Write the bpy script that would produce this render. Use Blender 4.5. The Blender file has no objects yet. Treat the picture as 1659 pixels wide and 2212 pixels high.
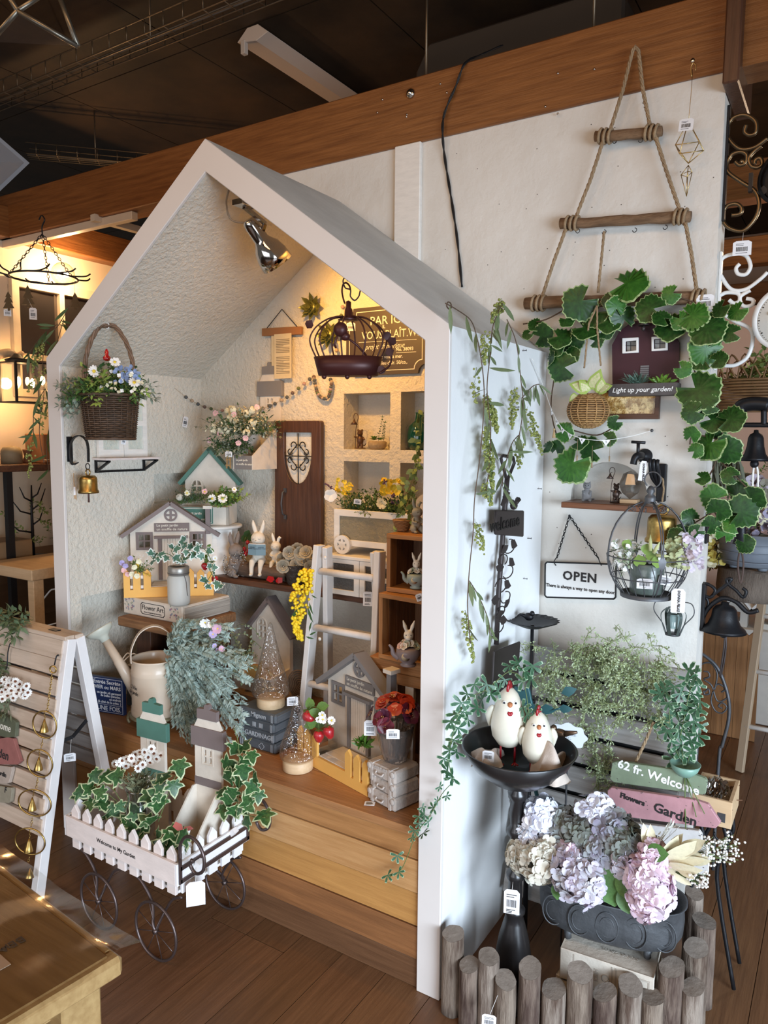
import bpy, bmesh, math, random
from math import sin, cos, pi, radians, sqrt, atan2
from mathutils import Vector, Matrix, Quaternion
from mathutils.geometry import tessellate_polygon
from mathutils import noise as mnoise
V = Vector
random.seed(7)
scene = bpy.context.scene
COL = scene.collection

# ------------------------------------------------------------------ camera
CX, CY, FPX = 829.5, 1106.0, 1601.08
YAW, PITCH, ROLL = -0.5600068, 0.1017499, -0.0078859
CAM = V((0.84278592, -1.63945678, 1.5))
FWD = V((sin(YAW)*cos(PITCH), cos(YAW)*cos(PITCH), -sin(PITCH)))
_r = V((cos(YAW), -sin(YAW), 0)); _d = FWD.cross(_r)
RGT = _r*cos(ROLL) + _d*sin(ROLL); DWN = -_r*sin(ROLL) + _d*cos(ROLL)
cam = bpy.data.objects.new('camera', bpy.data.cameras.new('camera'))
COL.objects.link(cam)
m3 = Matrix((RGT, -DWN, -FWD)).transposed()
cam.matrix_world = Matrix.Translation(CAM) @ m3.to_4x4()
cam.data.sensor_fit = 'VERTICAL'; cam.data.sensor_height = 36.0
cam.data.lens = FPX/2212*36.0
cam.data.clip_start = 0.02
scene.camera = cam

def at(px, py, **k):
    """world point seen at a pixel of the 1659x2212 photograph, on the plane x=, y= or z=."""
    v = RGT*((px-CX)/FPX) + DWN*((py-CY)/FPX) + FWD
    ax, val = list(k.items())[0]; i = 'xyz'.index(ax)
    return CAM + v*((val-CAM[i])/v[i])

# ------------------------------------------------------------------ world, lights, exposure
world = bpy.data.worlds.new('room_daylight'); scene.world = world; world.use_nodes = True
bg = world.node_tree.nodes['Background']; bg.inputs[0].default_value = (1.0, 0.93, 0.86, 1); bg.inputs[1].default_value = 0.12
scene.view_settings.view_transform = 'Standard'; scene.view_settings.look = 'None'
scene.view_settings.exposure = 0.0; scene.view_settings.gamma = 1.0
scene.view_settings.use_curve_mapping = False

def area(name, loc, target, sx, sy, power, col, spread=180):
    l = bpy.data.lights.new(name, 'AREA'); l.shape = 'RECTANGLE'; l.size = sx; l.size_y = sy; l.energy = power; l.color = col; l.spread = radians(spread)
    o = bpy.data.objects.new(name, l); COL.objects.link(o); o.location = loc
    o.rotation_euler = (V(target)-V(loc)).to_track_quat('-Z', 'Y').to_euler(); return o
def point(name, loc, power, col, r=0.03, spot=None, target=None, blend=.5):
    l = bpy.data.lights.new(name, 'SPOT' if spot else 'POINT'); l.energy = power; l.color = col; l.shadow_soft_size = r
    o = bpy.data.objects.new(name, l); COL.objects.link(o); o.location = loc
    if spot:
        l.spot_size = spot; l.spot_blend = blend
        o.rotation_euler = (V(target)-V(loc)).to_track_quat('-Z', 'Y').to_euler()
    return o
DAY = (0.70, 0.84, 1.0); WARM = (1.0, 0.60, 0.30)
area('window_light_right', (3.3, -1.95, 1.0), (0.1, 0.2, .05), 2.4, 1.3, 92, DAY, 95)
area('window_light_front', (-0.7, -4.2, 1.2), (-0.4, 0.3, 0.0), 3.6, 1.4, 19, (0.88, 0.92, 1.0), 85)
area('ceiling_lamp_front', (0.4, -1.9, 3.0), (0.2, 0.3, 1.4), 1.6, 0.5, 15, WARM)
area('ceiling_lamp_left', (-1.6, -1.9, 3.0), (-1.2, 0.2, 1.4), 1.2, 0.5, 11, WARM)

# ------------------------------------------------------------------ materials
MATS = {}
def mat(name, col, rough=.6, metal=0, var=0, vscale=8, stretch=(1,1,1), bump=0, bscale=60, col2=None, emit=0, trans=0, alpha=1, ior=1.45, coat=0, sub=0, detail=4, bstretch=None, spec=.5, sharp=None):
    if name in MATS: return MATS[name]
    m = bpy.data.materials.new(name); MATS[name] = m; m.use_nodes = True
    nt = m.node_tree; b = nt.nodes['Principled BSDF']; L = nt.links
    if len(col) == 3: col = (*col, 1)
    b.inputs['Base Color'].default_value = col; b.inputs['Roughness'].default_value = rough
    b.inputs['Metallic'].default_value = metal; b.inputs['IOR'].default_value = ior
    b.inputs['Specular IOR Level'].default_value = spec
    b.inputs['Coat Weight'].default_value = coat; b.inputs['Transmission Weight'].default_value = trans
    b.inputs['Alpha'].default_value = alpha
    if sub: b.inputs['Subsurface Weight'].default_value = sub; b.inputs['Subsurface Scale'].default_value = .01
    if emit: b.inputs['Emission Color'].default_value = col; b.inputs['Emission Strength'].default_value = emit
    tc = nt.nodes.new('ShaderNodeTexCoord')
    def nz(scale, st, det):
        mp = nt.nodes.new('ShaderNodeMapping'); mp.inputs['Scale'].default_value = st; L.new(tc.outputs['Object'], mp.inputs[0])
        n = nt.nodes.new('ShaderNodeTexNoise'); n.inputs['Scale'].default_value = scale; n.inputs['Detail'].default_value = det; n.inputs['Roughness'].default_value = .6
        L.new(mp.outputs[0], n.inputs['Vector']); return n
    if var or col2:
        n = nz(vscale, stretch, detail); r = nt.nodes.new('ShaderNodeValToRGB'); r.color_ramp.elements[0].position = (sharp or (.3,.7))[0]; r.color_ramp.elements[1].position = (sharp or (.3,.7))[1]
        if col2 is None: c1 = [max(0, c*(1-var)) for c in col[:3]]; c2 = [min(1, c*(1+var)) for c in col[:3]]
        else: c1 = col2[:3]; c2 = col[:3]
        r.color_ramp.elements[0].color = (*c1, 1); r.color_ramp.elements[1].color = (*c2, 1)
        L.new(n.outputs['Fac'], r.inputs[0]); L.new(r.outputs[0], b.inputs['Base Color'])
    if bump:
        n = nz(bscale, bstretch or stretch, 5); bp = nt.nodes.new('ShaderNodeBump'); bp.inputs['Strength'].default_value = bump; bp.inputs['Distance'].default_value = .01
        L.new(n.outputs['Fac'], bp.inputs['Height']); L.new(bp.outputs[0], b.inputs['Normal'])
    return m
def wood(name, col, col2, axis=0, rough=.45, scale=5, bump=.15, sharp=(.35,.65), st=14):
    s = [st, st, st]; s[axis] = .9
    return mat(name, col, rough, col2=col2, vscale=scale, stretch=tuple(s), bump=bump, bscale=scale*2, detail=6, sharp=sharp)

PL_W = mat('white_plaster', (.70,.665,.605), .7, var=.04, vscale=3, bump=.7, bscale=10)
PL_F = mat('facade_paint', (.70,.65,.61), .55, var=.02, vscale=4, bump=.06, bscale=14)
PL_S = mat('side_plaster', (.80,.80,.79), .6, var=.03, vscale=3, bump=.22, bscale=8)
PL_I = mat('stucco_inside', (.70,.64,.54), .85, var=.03, vscale=5, bump=1.0, bscale=60)
PL_R = mat('roof_plaster', (.60,.60,.57), .8, var=.10, vscale=5, bump=.2, bscale=16)
BEAM = wood('pine_beam', (.27,.105,.030), (.165,.058,.016), 0, .4)
BEAMY = wood('pine_beam_across', (.27,.105,.030), (.165,.058,.016), 1, .4)
CEIL = mat('dark_ceiling', (.060,.032,.013), .7, col2=(.010,.005,.002), vscale=2.2, stretch=(1,1,1), detail=7)
FLOORS = [wood('floor_board_%s' % 'abcd'[i], c, d, 1, .42, 4, .12) for i, (c, d) in enumerate([((.170,.080,.036),(.120,.055,.024)), ((.150,.070,.030),(.105,.048,.020)), ((.185,.090,.040),(.130,.060,.027)), ((.160,.074,.035),(.112,.050,.022))])]
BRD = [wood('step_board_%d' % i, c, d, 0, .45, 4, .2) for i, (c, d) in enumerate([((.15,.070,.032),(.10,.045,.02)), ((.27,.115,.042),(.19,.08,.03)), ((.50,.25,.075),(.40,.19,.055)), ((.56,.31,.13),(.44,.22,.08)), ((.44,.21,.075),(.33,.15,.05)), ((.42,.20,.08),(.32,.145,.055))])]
DKW = wood('dark_walnut', (.105,.045,.024), (.06,.026,.015), 2, .4)
DKX = wood('dark_walnut_long', (.12,.05,.025), (.07,.03,.017), 0, .4)
WHT = mat('whitewashed_wood', (.80,.76,.70), .6, var=.06, vscale=18, stretch=(1,1,4), bump=.1, bscale=40)
WHP = mat('pinkish_whitewash', (.74,.64,.59), .65, var=.08, vscale=16, stretch=(1,3,3), bump=.1, bscale=40)
CRM = mat('cream_board', (.72,.64,.54), .7, var=.08, vscale=20, bump=.12, bscale=50)
GRYP = mat('grey_paint', (.22,.205,.20), .6, var=.05); BRNP = mat('taupe_paint', (.20,.155,.145), .6, var=.05, vscale=20)
GRNP = mat('green_paint', (.085,.20,.155), .55, var=.06, vscale=20); ORG = mat('ochre_paint', (.78,.42,.10), .6, var=.05, vscale=10)
BLK = mat('black_iron', (.012,.012,.014), .45, .3, bump=.06, bscale=120); DKM = mat('dark_bronze_metal', (.055,.042,.040), .45, .6, bump=.04)
IRONG = mat('grey_iron', (.10,.10,.105), .5, .5, var=.2, vscale=40); CHR = mat('chrome', (.62,.58,.54), .09, 1)
BRS = mat('aged_brass', (.46,.30,.095), .34, 1, var=.3, vscale=40, bump=.1, bscale=50); GLD = mat('gold_wire', (.62,.45,.20), .35, 1)
WPA = mat('paper_tag', (.80,.79,.80), .7); INK = mat('black_ink', (.025,.022,.022), .7); WINK = mat('cream_ink', (.78,.74,.64), .7)
WPL = mat('white_enamel', (.82,.81,.78), .4); TWN = mat('jute_rope', (.36,.25,.145), .9, var=.2, vscale=60, bump=.6, bscale=180)
SMK = mat('smoked_glass', (.62,.56,.52), .06, trans=.9, ior=1.3); FRO = mat('frosted_glass', (.62,.62,.58), .45, trans=.35, ior=1.3)
PAL = wood('pale_birch', (.70,.50,.30), (.60,.41,.235), 0, .5, 4, .05); RES = mat('white_resin', (.76,.71,.61), .55, var=.05, vscale=20, bump=.15, bscale=50)
def thinglass(name, tint=(1,1,1), amt=.18, bump=0, bscale=90, gloss=.04, hi=.9):
    m = bpy.data.materials.new(name); MATS[name] = m; m.use_nodes = True; nt = m.node_tree; nt.nodes.clear(); N = nt.nodes.new; Lk = nt.links.new
    o = N('ShaderNodeOutputMaterial'); mx = N('ShaderNodeMixShader'); t = N('ShaderNodeBsdfTransparent'); g = N('ShaderNodeBsdfGlossy'); lw = N('ShaderNodeLayerWeight')
    t.inputs[0].default_value = (*tint, 1); g.inputs['Roughness'].default_value = gloss; lw.inputs[0].default_value = .25
    mr = N('ShaderNodeMapRange'); mr.inputs['To Min'].default_value = amt; mr.inputs['To Max'].default_value = hi
    Lk(lw.outputs['Facing'], mr.inputs[0]); Lk(mr.outputs[0], mx.inputs[0]); Lk(t.outputs[0], mx.inputs[1]); Lk(g.outputs[0], mx.inputs[2]); Lk(mx.outputs[0], o.inputs[0])
    if bump:
        tc = N('ShaderNodeTexCoord'); n = N('ShaderNodeTexVoronoi'); n.feature = 'DISTANCE_TO_EDGE'; n.inputs['Scale'].default_value = bscale; b = N('ShaderNodeBump'); b.inputs['Strength'].default_value = bump; b.inputs['Distance'].default_value = .004
        Lk(tc.outputs['Object'], n.inputs['Vector']); Lk(n.outputs['Distance'], b.inputs['Height']); Lk(b.outputs[0], g.inputs['Normal'])
    return m
GLS = thinglass('clear_glass', (.97,.98,.98), .06); GLSR = thinglass('crackle_glass', (.97,.97,.97), .05, .9, 190, .08, .75)
STEM = mat('green_stem', (.12,.17,.05), .6); BRSTEM = mat('brown_stem', (.10,.06,.035), .7)

# ------------------------------------------------------------------ mesh builder
def zrot(d, up=V((0,0,1))):
    return V(d).to_track_quat('Z', 'Y')
class MB:
    def __init__(s, M=None): s.v=[]; s.f=[]; s.m=[]; s.s=[]; s.M=M
    def add(s, vs, fs, m=0, sm=False, M=None):
        o=len(s.v)
        if M is not None: vs=[M@V(p) for p in vs]
        if s.M is not None: vs=[s.M@V(p) for p in vs]
        s.v.extend(tuple(p) for p in vs)
        for f in fs: s.f.append(tuple(i+o for i in f)); s.m.append(m); s.s.append(sm)
        return s
    def box(s, x0,x1,y0,y1,z0,z1, m=0, M=None):
        return s.add([(x0,y0,z0),(x1,y0,z0),(x1,y1,z0),(x0,y1,z0),(x0,y0,z1),(x1,y0,z1),(x1,y1,z1),(x0,y1,z1)],
                     [(3,2,1,0),(4,5,6,7),(0,1,5,4),(1,2,6,5),(2,3,7,6),(3,0,4,7)], m, False, M)
    def bar(s, a, b, w, t, m=0, up=(0,0,1)):
        """rectangular bar from a to b, width w across, thickness t along `up`-ish"""
        a=V(a); b=V(b); d=(b-a).normalized(); u=V(up); x=d.cross(u)
        if x.length<1e-4: x=d.cross(V((1,0,0)))
        x.normalize(); u=x.cross(d).normalized()
        vs=[a+x*(i*w/2)+u*(j*t/2) for i,j in ((-1,-1),(1,-1),(1,1),(-1,1))]+[b+x*(i*w/2)+u*(j*t/2) for i,j in ((-1,-1),(1,-1),(1,1),(-1,1))]
        return s.add(vs,[(3,2,1,0),(4,5,6,7),(0,1,5,4),(1,2,6,5),(2,3,7,6),(3,0,4,7)],m)
    def tube(s, pts, r, n=6, m=0, cap=True, closed=False, flat=None):
        pts=[V(p) for p in pts]; k=len(pts)
        if not hasattr(r,'__len__'): r=[r]*k
        ref=None; vs=[]; fs=[]
        for i,p in enumerate(pts):
            if closed: d=pts[(i+1)%k]-pts[i-1]
            else: d=(pts[min(i+1,k-1)]-pts[max(i-1,0)])
            if d.length<1e-9: d=V((0,0,1))
            d.normalize()
            if ref is None:
                ref=d.orthogonal().normalized()
                if flat is not None: ref=d.cross(V(flat)).normalized()
            else:
                ref=ref-d*ref.dot(d)
                if ref.length<1e-6: ref=d.orthogonal()
                ref.normalize()
            o=d.cross(ref)
            for j in range(n):
                a=2*pi*j/n; vs.append(p+(ref*cos(a)+o*sin(a))*r[i])
        R=k if closed else k-1
        for i in range(R):
            for j in range(n):
                a=i*n+j; b=i*n+(j+1)%n; c=((i+1)%k)*n; fs.append((a,b,c+(j+1)%n,c+j))
        if cap and not closed: fs.append(tuple(range(n-1,-1,-1))); fs.append(tuple((k-1)*n+j for j in range(n)))
        return s.add(vs,fs,m,True)
    def lathe(s, prof, n=20, m=0, M=None, cap=True, sm=True, c=(0,0,0), arc=None):
        vs=[]; fs=[]; k=len(prof)
        for r,z in prof:
            for j in range(n): a=2*pi*j/n; vs.append((c[0]+r*cos(a),c[1]+r*sin(a),c[2]+z))
        for i in range(k-1):
            for j in range(n): fs.append((i*n+j,i*n+(j+1)%n,(i+1)*n+(j+1)%n,(i+1)*n+j))
        if cap and prof[0][0]>1e-5: fs.append(tuple(range(n-1,-1,-1)))
        if cap and prof[-1][0]>1e-5: fs.append(tuple((k-1)*n+j for j in range(n)))
        return s.add(vs,fs,m,sm,M)
    def ball(s, c, r, m=0, n=10, k=6, M=None):
        if not hasattr(r,'__len__'): r=(r,r,r)
        vs=[]; fs=[]
        for i in range(k+1):
            t=pi*i/k
            for j in range(n): a=2*pi*j/n; vs.append((c[0]+r[0]*sin(t)*cos(a),c[1]+r[1]*sin(t)*sin(a),c[2]+r[2]*cos(t)))
        for i in range(k):
            for j in range(n): fs.append((i*n+j,(i+1)*n+j,(i+1)*n+(j+1)%n,i*n+(j+1)%n))
        return s.add(vs,fs,m,True,M)
    def ico(s, c, r, m=0):
        t=.8507; q=.5257; P=[(-q,t,0),(q,t,0),(-q,-t,0),(q,-t,0),(0,-q,t),(0,q,t),(0,-q,-t),(0,q,-t),(t,0,-q),(t,0,q),(-t,0,-q),(-t,0,q)]
        F=[(0,11,5),(0,5,1),(0,1,7),(0,7,10),(0,10,11),(1,5,9),(5,11,4),(11,10,2),(10,7,6),(7,1,8),(3,9,4),(3,4,2),(3,2,6),(3,6,8),(3,8,9),(4,9,5),(2,4,11),(6,2,10),(8,6,7),(9,8,1)]
        return s.add([(c[0]+x*r,c[1]+y*r,c[2]+z*r) for x,y,z in P],F,m,True)
    def plate(s, outer, y0, y1, holes=(), m=0, M=None, mside=None):
        """polygon (x,z) with holes, extruded from y0 (front) to y1"""
        loops=[[V((x,z,0)) for x,z in outer]]+[[V((x,z,0)) for x,z in h] for h in holes]
        tris=tessellate_polygon(loops); flat=[p for l in loops for p in l]; N=len(flat)
        vs=[(p.x,y0,p.y) for p in flat]+[(p.x,y1,p.y) for p in flat]
        fs=[]
        for t in tris:
            a,b,c=[flat[i] for i in t]
            if (b.x-a.x)*(c.y-a.y)-(b.y-a.y)*(c.x-a.x)<0: t=(t[0],t[2],t[1])
            fs.append(tuple(t)); fs.append(tuple(i+N for i in reversed(t)))
        s.add(vs,fs,m,False,M)
        o=0; sf=[]
        for l in loops:
            k=len(l)
            for i in range(k): a=o+i; b=o+(i+1)%k; sf.append((a,a+N,b+N,b))
            o+=k
        return s.add(vs,sf,m if mside is None else mside,False,M)
    def grid(s, fn, nu, nv, m=0, sm=True, two=False):
        vs=[fn(i/nu,j/nv) for j in range(nv+1) for i in range(nu+1)]
        fs=[(j*(nu+1)+i,j*(nu+1)+i+1,(j+1)*(nu+1)+i+1,(j+1)*(nu+1)+i) for j in range(nv) for i in range(nu)]
        return s.add(vs,fs,m,sm)
    def mesh(s, name, mats):
        me=bpy.data.meshes.new(name); me.from_pydata(s.v,[],s.f)
        if not isinstance(mats,(list,tuple)): mats=[mats]
        for mm in mats: me.materials.append(mm)
        me.polygons.foreach_set('material_index', s.m); me.polygons.foreach_set('use_smooth', s.s)
        me.update(); return me
    def build(s, name, mats, parent=None, bev=0, world=True, fix=True, **kw):
        """links the mesh as one object; vertices are world coordinates when world=True"""
        me=s.mesh(name, mats)
        if bev or fix:
            bm=bmesh.new(); bm.from_mesh(me)
            if fix: bmesh.ops.remove_doubles(bm, verts=bm.verts, dist=1e-6); bmesh.ops.recalc_face_normals(bm, faces=bm.faces)
            if bev:
                es=[e for e in bm.edges if len(e.link_faces)==2 and e.calc_face_angle(0)>.6]
                bmesh.ops.bevel(bm, geom=es, offset=bev, segments=1, affect='EDGES', clamp_overlap=True)
            bm.to_mesh(me); bm.free()
        return link(name, me, parent, world, **kw)
WM = {}
def link(name, me, parent=None, world=True, label=None, cat=None, group=None, kind=None, M=None):
    o=bpy.data.objects.new(name, me); COL.objects.link(o)
    Mo = M if M is not None else Matrix.Identity(4)
    if parent is not None:
        o.parent=parent
        if world: Mo = WM.get(parent.name, Matrix.Identity(4)).inverted() @ Mo
    if Mo != Matrix.Identity(4): o.matrix_basis = Mo
    if parent is None: WM[o.name]=Mo
    else: WM[o.name]=WM.get(parent.name, Matrix.Identity(4)) @ Mo
    tag(o,label,cat,group,kind); return o
def tag(o,label=None,cat=None,group=None,kind=None):
    if label: o['label']=label
    if cat: o['category']=cat
    if group: o['group']=group
    if kind: o['kind']=kind
    return o
def thing(name, label, cat, loc=(0,0,0), rz=0, group=None, M=None):
    o=bpy.data.objects.new(name,None); COL.objects.link(o)
    M = M if M is not None else Matrix.Translation(V(loc)) @ Matrix.Rotation(rz,4,'Z')
    o.matrix_basis=M; o.empty_display_size=.02; WM[o.name]=M
    return tag(o,label,cat,group)
def struct(o): o['kind']='structure'; return o
def L(parent): return WM[parent.name]      # local frame of a thing, for MB(L(t))
def centre(o, loc):
    """move a top-level mesh's origin to loc"""
    o.data.transform(Matrix.Translation(-V(loc))); o.location=V(loc); WM[o.name]=Matrix.Translation(V(loc)); return o
def frame(o, x, z):
    """local frame from world origin o, x-direction and z-direction"""
    x=V(x).normalized(); z=V(z); z=(z-x*z.dot(x)).normalized(); y=z.cross(x)
    return Matrix.Translation(V(o)) @ Matrix((x,y,z)).transposed().to_4x4()
def text(body, size, name, material, parent, M, align='CENTER', extrude=.0003, shear=0, bold=0, sx=1, local=True, sp=1):
    """lettering lying in the local XZ plane of M (facing -Y), converted to a mesh"""
    c=bpy.data.curves.new('t','FONT'); c.body=body; c.size=size; c.align_x=align; c.align_y='CENTER'; c.extrude=extrude; c.shear=shear; c.offset=bold; c.resolution_u=2; c.space_character=sp
    o=bpy.data.objects.new('t',c); COL.objects.link(o)
    me=bpy.data.meshes.new_from_object(o.evaluated_get(bpy.context.evaluated_depsgraph_get()))
    bpy.data.objects.remove(o); bpy.data.curves.remove(c)
    me.transform(Matrix.Scale(sx,4,V((1,0,0)))); me.transform(Matrix.Rotation(pi/2,4,'X')); me.name=name
    me.transform(M); me.materials.clear(); me.materials.append(material)
    return link(name, me, parent, world=not local)
def arc(c, r, a0, a1, n=12, ax='xz', r2=None):
    out=[]
    for i in range(n+1):
        t=i/n; a=radians(a0+(a1-a0)*t); R=r if r2 is None else r+(r2-r)*t
        d={'xz':V((cos(a),0,sin(a))),'xy':V((cos(a),sin(a),0)),'yz':V((0,cos(a),sin(a)))}[ax]
        out.append(V(c)+d*R)
    return out
def bez(pts, n=6):
    """Catmull-Rom through points"""
    pts=[V(p) for p in pts]; out=[]; k=len(pts)
    for i in range(k-1):
        p0=pts[max(i-1,0)];p1=pts[i];p2=pts[i+1];p3=pts[min(i+2,k-1)]
        for j in range(n):
            t=j/n; out.append(.5*((2*p1)+(p2-p0)*t+(2*p0-5*p1+4*p2-p3)*t*t+(3*p1-p0-3*p2+p3)*t**3))
    out.append(pts[-1]); return out
def pxs(pts, **k):
    return [at(x,y,**k) for x,y in pts]
def U(a,b): return random.uniform(a,b)
def rdir():
    while 1:
        v=V((U(-1,1),U(-1,1),U(-1,1)))
        if .05<v.length<1: return v.normalized()
# ================================================================== STRUCTURE
floor=tag(bpy.data.objects.new('floor',None),kind='structure'); COL.objects.link(floor); WM['floor']=Matrix.Identity(4)
MB().box(-6,5.5,-4.5,6.5,-.06,-.014).build('subfloor', FLOORS[1], floor)
PW=.147; x0=-.616
fm=[]
for k in range(4):
    fm.append(MB().box(.0010,PW-.0010,-2.0,2.0,-.014,0).mesh('floor_board',FLOORS[k]))
i0=int((-5.6-x0)/PW)
for i in range(i0, i0+74):
    off=random.choice((-1.3,-.4,.5,1.4)); y=-5.2+off*.8
    while y<5.6:
        o=link('floor_board', random.choice(fm), floor, M=Matrix.Translation((x0+i*PW, y+2, 0))); y+=4.003
HW=V((0,0,0)); EZ=1.77; RZ=2.364; XL=-1.620; XI=-1.545; XR=0.0; XRI=-.070; XM=-.815; IZ=1.738; IRZ=2.27; WY=.675; YF=0.0
# facade outline of the little house: a five-sided frame
cab=tag(bpy.data.objects.new('wall_house',None),kind='structure'); COL.objects.link(cab); WM['wall_house']=Matrix.Identity(4)
out=[(XL,0),(XL,EZ),(XM,RZ),(XR,EZ),(XR,0),(XRI,0),(XRI,IZ),(XM,IRZ),(XI,IZ),(XI,0)]
MB().plate(out,0,.012).build('house_front',PL_F,cab,bev=.002)
# side walls and roof slabs behind it
MB().plate([(XRI,0),(XR,0),(XR,EZ),(XRI,IZ)],.012,WY).build('house_side',[PL_S],cab)
MB().plate([(XRI+.001,0),(XRI,0),(XRI,IZ)],.012,WY).build('house_side_inside',PL_I,cab)
MB().plate([(XL,0),(XI-.0745,0),(XI-.0745,IZ),(XL,EZ)],.012,WY).build('house_side',PL_S,cab)
MB().plate([(XI-.0,IZ),(XM,IRZ),(XM,RZ),(XL,EZ)],.012,WY).build('house_roof',PL_I,cab)
MB().plate([(XM,IRZ),(XRI,IZ),(XR,EZ),(XM,RZ)],.012,WY).build('house_roof',PL_R,cab)
MB().plate([(XM,IRZ-.001),(XRI,IZ-.001),(XRI,IZ),(XM,IRZ)],.012,WY).build('roof_inside',PL_I,cab)
# left inner wall (x=XI) with two shallow recesses, built as a plate in the YZ plane
def yzplate(name, outer, x0, x1, holes, m, parent):
    M=Matrix(((0,1,0,0),(1,0,0,0),(0,0,1,0),(0,0,0,1)))
    return MB(M).plate(outer,x0,x1,holes).build(name,m,parent)
def yz(px,py,x=XI): p=at(px,py,x=x); return (p.y,p.z)
r1a=yz(332,1024); r1b=yz(434,1024); r2a=yz(175,1290); r2b=yz(420,1262)
a1,t1=r1a; a2,t2=r2a
def yb(y0,y1,z0,z1,xx=XI,name='house_side_inside'): MB().box(XI-.06,xx,y0,y1,z0,z1).build(name,PL_I,cab,fix=False)
yb(.012,a2,0,IZ); yb(a2,.60,0,.47); yb(a2,a1,t2,IZ); yb(a1,.60,t2,1.22); yb(a1,.66,t1,IZ); yb(.60,.66,0,1.22); yb(.66,WY,0,IZ)
MB().box(XI-.0745,XI-.0601,.012,WY,0,IZ).build('recess_back',PL_I,cab)
# main wall with the niches, behind the house and to the right of it
wm=tag(bpy.data.objects.new('wall_main',None),kind='structure'); COL.objects.link(wm); WM['wall_main']=Matrix.Identity(4)
XE=.489; BZ=2.507
def rect(a,b,c,d): return [(a,c),(b,c),(b,d),(a,d)]
N1=rect(-.791,-.585,1.450,1.659); N2=rect(-.540,-.335,1.451,1.660); N3=rect(-.791,-.586,1.20,1.405); N4=rect(-.540,-.335,1.20,1.405)
MB().plate([(XI-.075,0),(XRI,0),(XRI,IZ),(XM,IRZ),(XI-.075,IZ+.01)],WY,WY+.10,[N1,N2,N3,N4]).build('back_wall',PL_I,wm)
MB().box(-.85,-.28,WY+.10,WY+.12,1.15,1.70).build('niche_back',PL_I,wm)
# right part, with arched alcove and the glazed opening
zl=at(1300,1086,y=.685).z
gw=[at(1318,850,y=.685),at(1424,905,y=.685)]
cxa=at(1325,1000,y=.685).x; ra=(at(1400,1088,y=.685).x-at(1232,1088,y=.685).x)/2; cxa=(at(1400,1088,y=.685).x+at(1232,1088,y=.685).x)/2
topz=at(1320,998,y=.685).z
alc=[(cxa+ra*cos(t)*1.0, zl+(topz-zl)*sin(t)**.8) for t in [pi*i/14 for i in range(15)]]
alc=[(cxa+ra,zl)]+alc[1:-1]+[(cxa-ra,zl)]
MB().plate([(XR-.05,0),(XE,0),(XE,BZ),(-1.6,BZ),(-1.6,IZ),(XM,RZ-.02),(XR-.05,EZ-.02)],.685,.80,[alc]).build('plaster_wall',PL_W,wm)
MB().box(cxa-ra-.02,cxa+ra+.02,.745,.80,zl-.02,topz+.02).build('alcove_back',PL_W,wm)
# wall post (boxed strip)
pa=at(858,500,y=.68); pb=at(916,500,y=.68)
struct(MB().box(-.572,-.468,.667,.685,1.9,BZ).build('trim_1',WHT,bev=.003))
# beams
bm_=thing('beam',None,None); struct(bm_)
MB().box(-6,3.6,.672,.80,BZ,2.722).build('beam_main',BEAM,bm_,bev=.004)
for (px,py,s) in [(887,202,.011)]:
    c=at(px,py,y=.67); MB(Matrix.Translation(c)@Matrix.Rotation(pi/2,4,'X')).lathe([(s*1.5,0),(s*1.5,.004),(s,.008),(s*.6,.009),(s*.6,.014),(0,.014)],14).build('anchor_plate',CHR,bm_)
for (px,py) in [(826,215),(815,243),(879,247),(878,252),(951,181),(965,200),(1205,158),(1284,149),(1205,246),(1178,230)]:
    c=at(px,py,y=.671); MB().ball(c,(.004,.003,.004),n=6,k=4).build('screw_head',CHR,bm_)
e0=at(1570,60,y=.66);
MB().box(.489,.53,.62,.90,2.45,2.70).build('beam_hanger',DKW,bm_,bev=.004)
for y in (1.9,3.2,4.6): 
    b=MB().box(-3.0,5,y,y+.12,BZ,2.66).build('beam_back',BEAM,None,bev=.004); struct(b); b.name='trim_2'
b=MB().box(-3.02,-2.90,.45,6,BZ,2.66).build('trim_3',BEAMY,None,bev=.004); struct(b)
# ceiling: dark plywood sheets
ce=thing('ceiling',None,None); struct(ce)
for i in range(-7,7):
    for j in range(-5,8):
        MB().box(i*.91+.003,i*.91+.907,j*.91+.003,j*.91+.907,3.25,3.262).build('ceiling_sheet',CEIL,ce)
MB().box(-6.5,6,-4.6,7,3.262,3.3).build('ceiling_board',CEIL,ce)
# outer room walls: far left, far back
WALLC=mat('warm_far_wall',(.74,.62,.47),.8,var=.05,vscale=3,bump=.15,bscale=12)
struct(MB().box(-3.05,-3.0,.30,6.0,0,2.6).build('wall_left',WALLC))
struct(MB().box(-3.05,4.5,5.6,5.7,0,3.25).build('wall_back',mat('pink_far_wall',(.72,.55,.45),.8,var=.03)))
# step / bench: stacked boards and top planks
st=thing('trim_4',None,None); struct(st)
zs=[0,.084,.178,.274,.368,.455]
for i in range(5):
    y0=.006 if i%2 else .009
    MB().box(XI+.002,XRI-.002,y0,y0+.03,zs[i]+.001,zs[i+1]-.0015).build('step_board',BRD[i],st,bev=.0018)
yy=[.003,.14,.28,.42,.56,.668]
for i in range(5): MB().box(XI+.002,XRI-.002,yy[i]+.001,yy[i+1]-.001,.434,.457).build('bench_plank',BRD[5],st,bev=.0015)
BT=.457
# shelf along the back wall
SH=thing('wall_shelf','dark walnut plank shelf along the back of the little house','shelf',(-.8,.56,.93))
SZ=.945
MB().box(-1.30,XRI-.004,.46,.672,SZ-.022,SZ).build('plank',DKX,SH,bev=.002)
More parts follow.
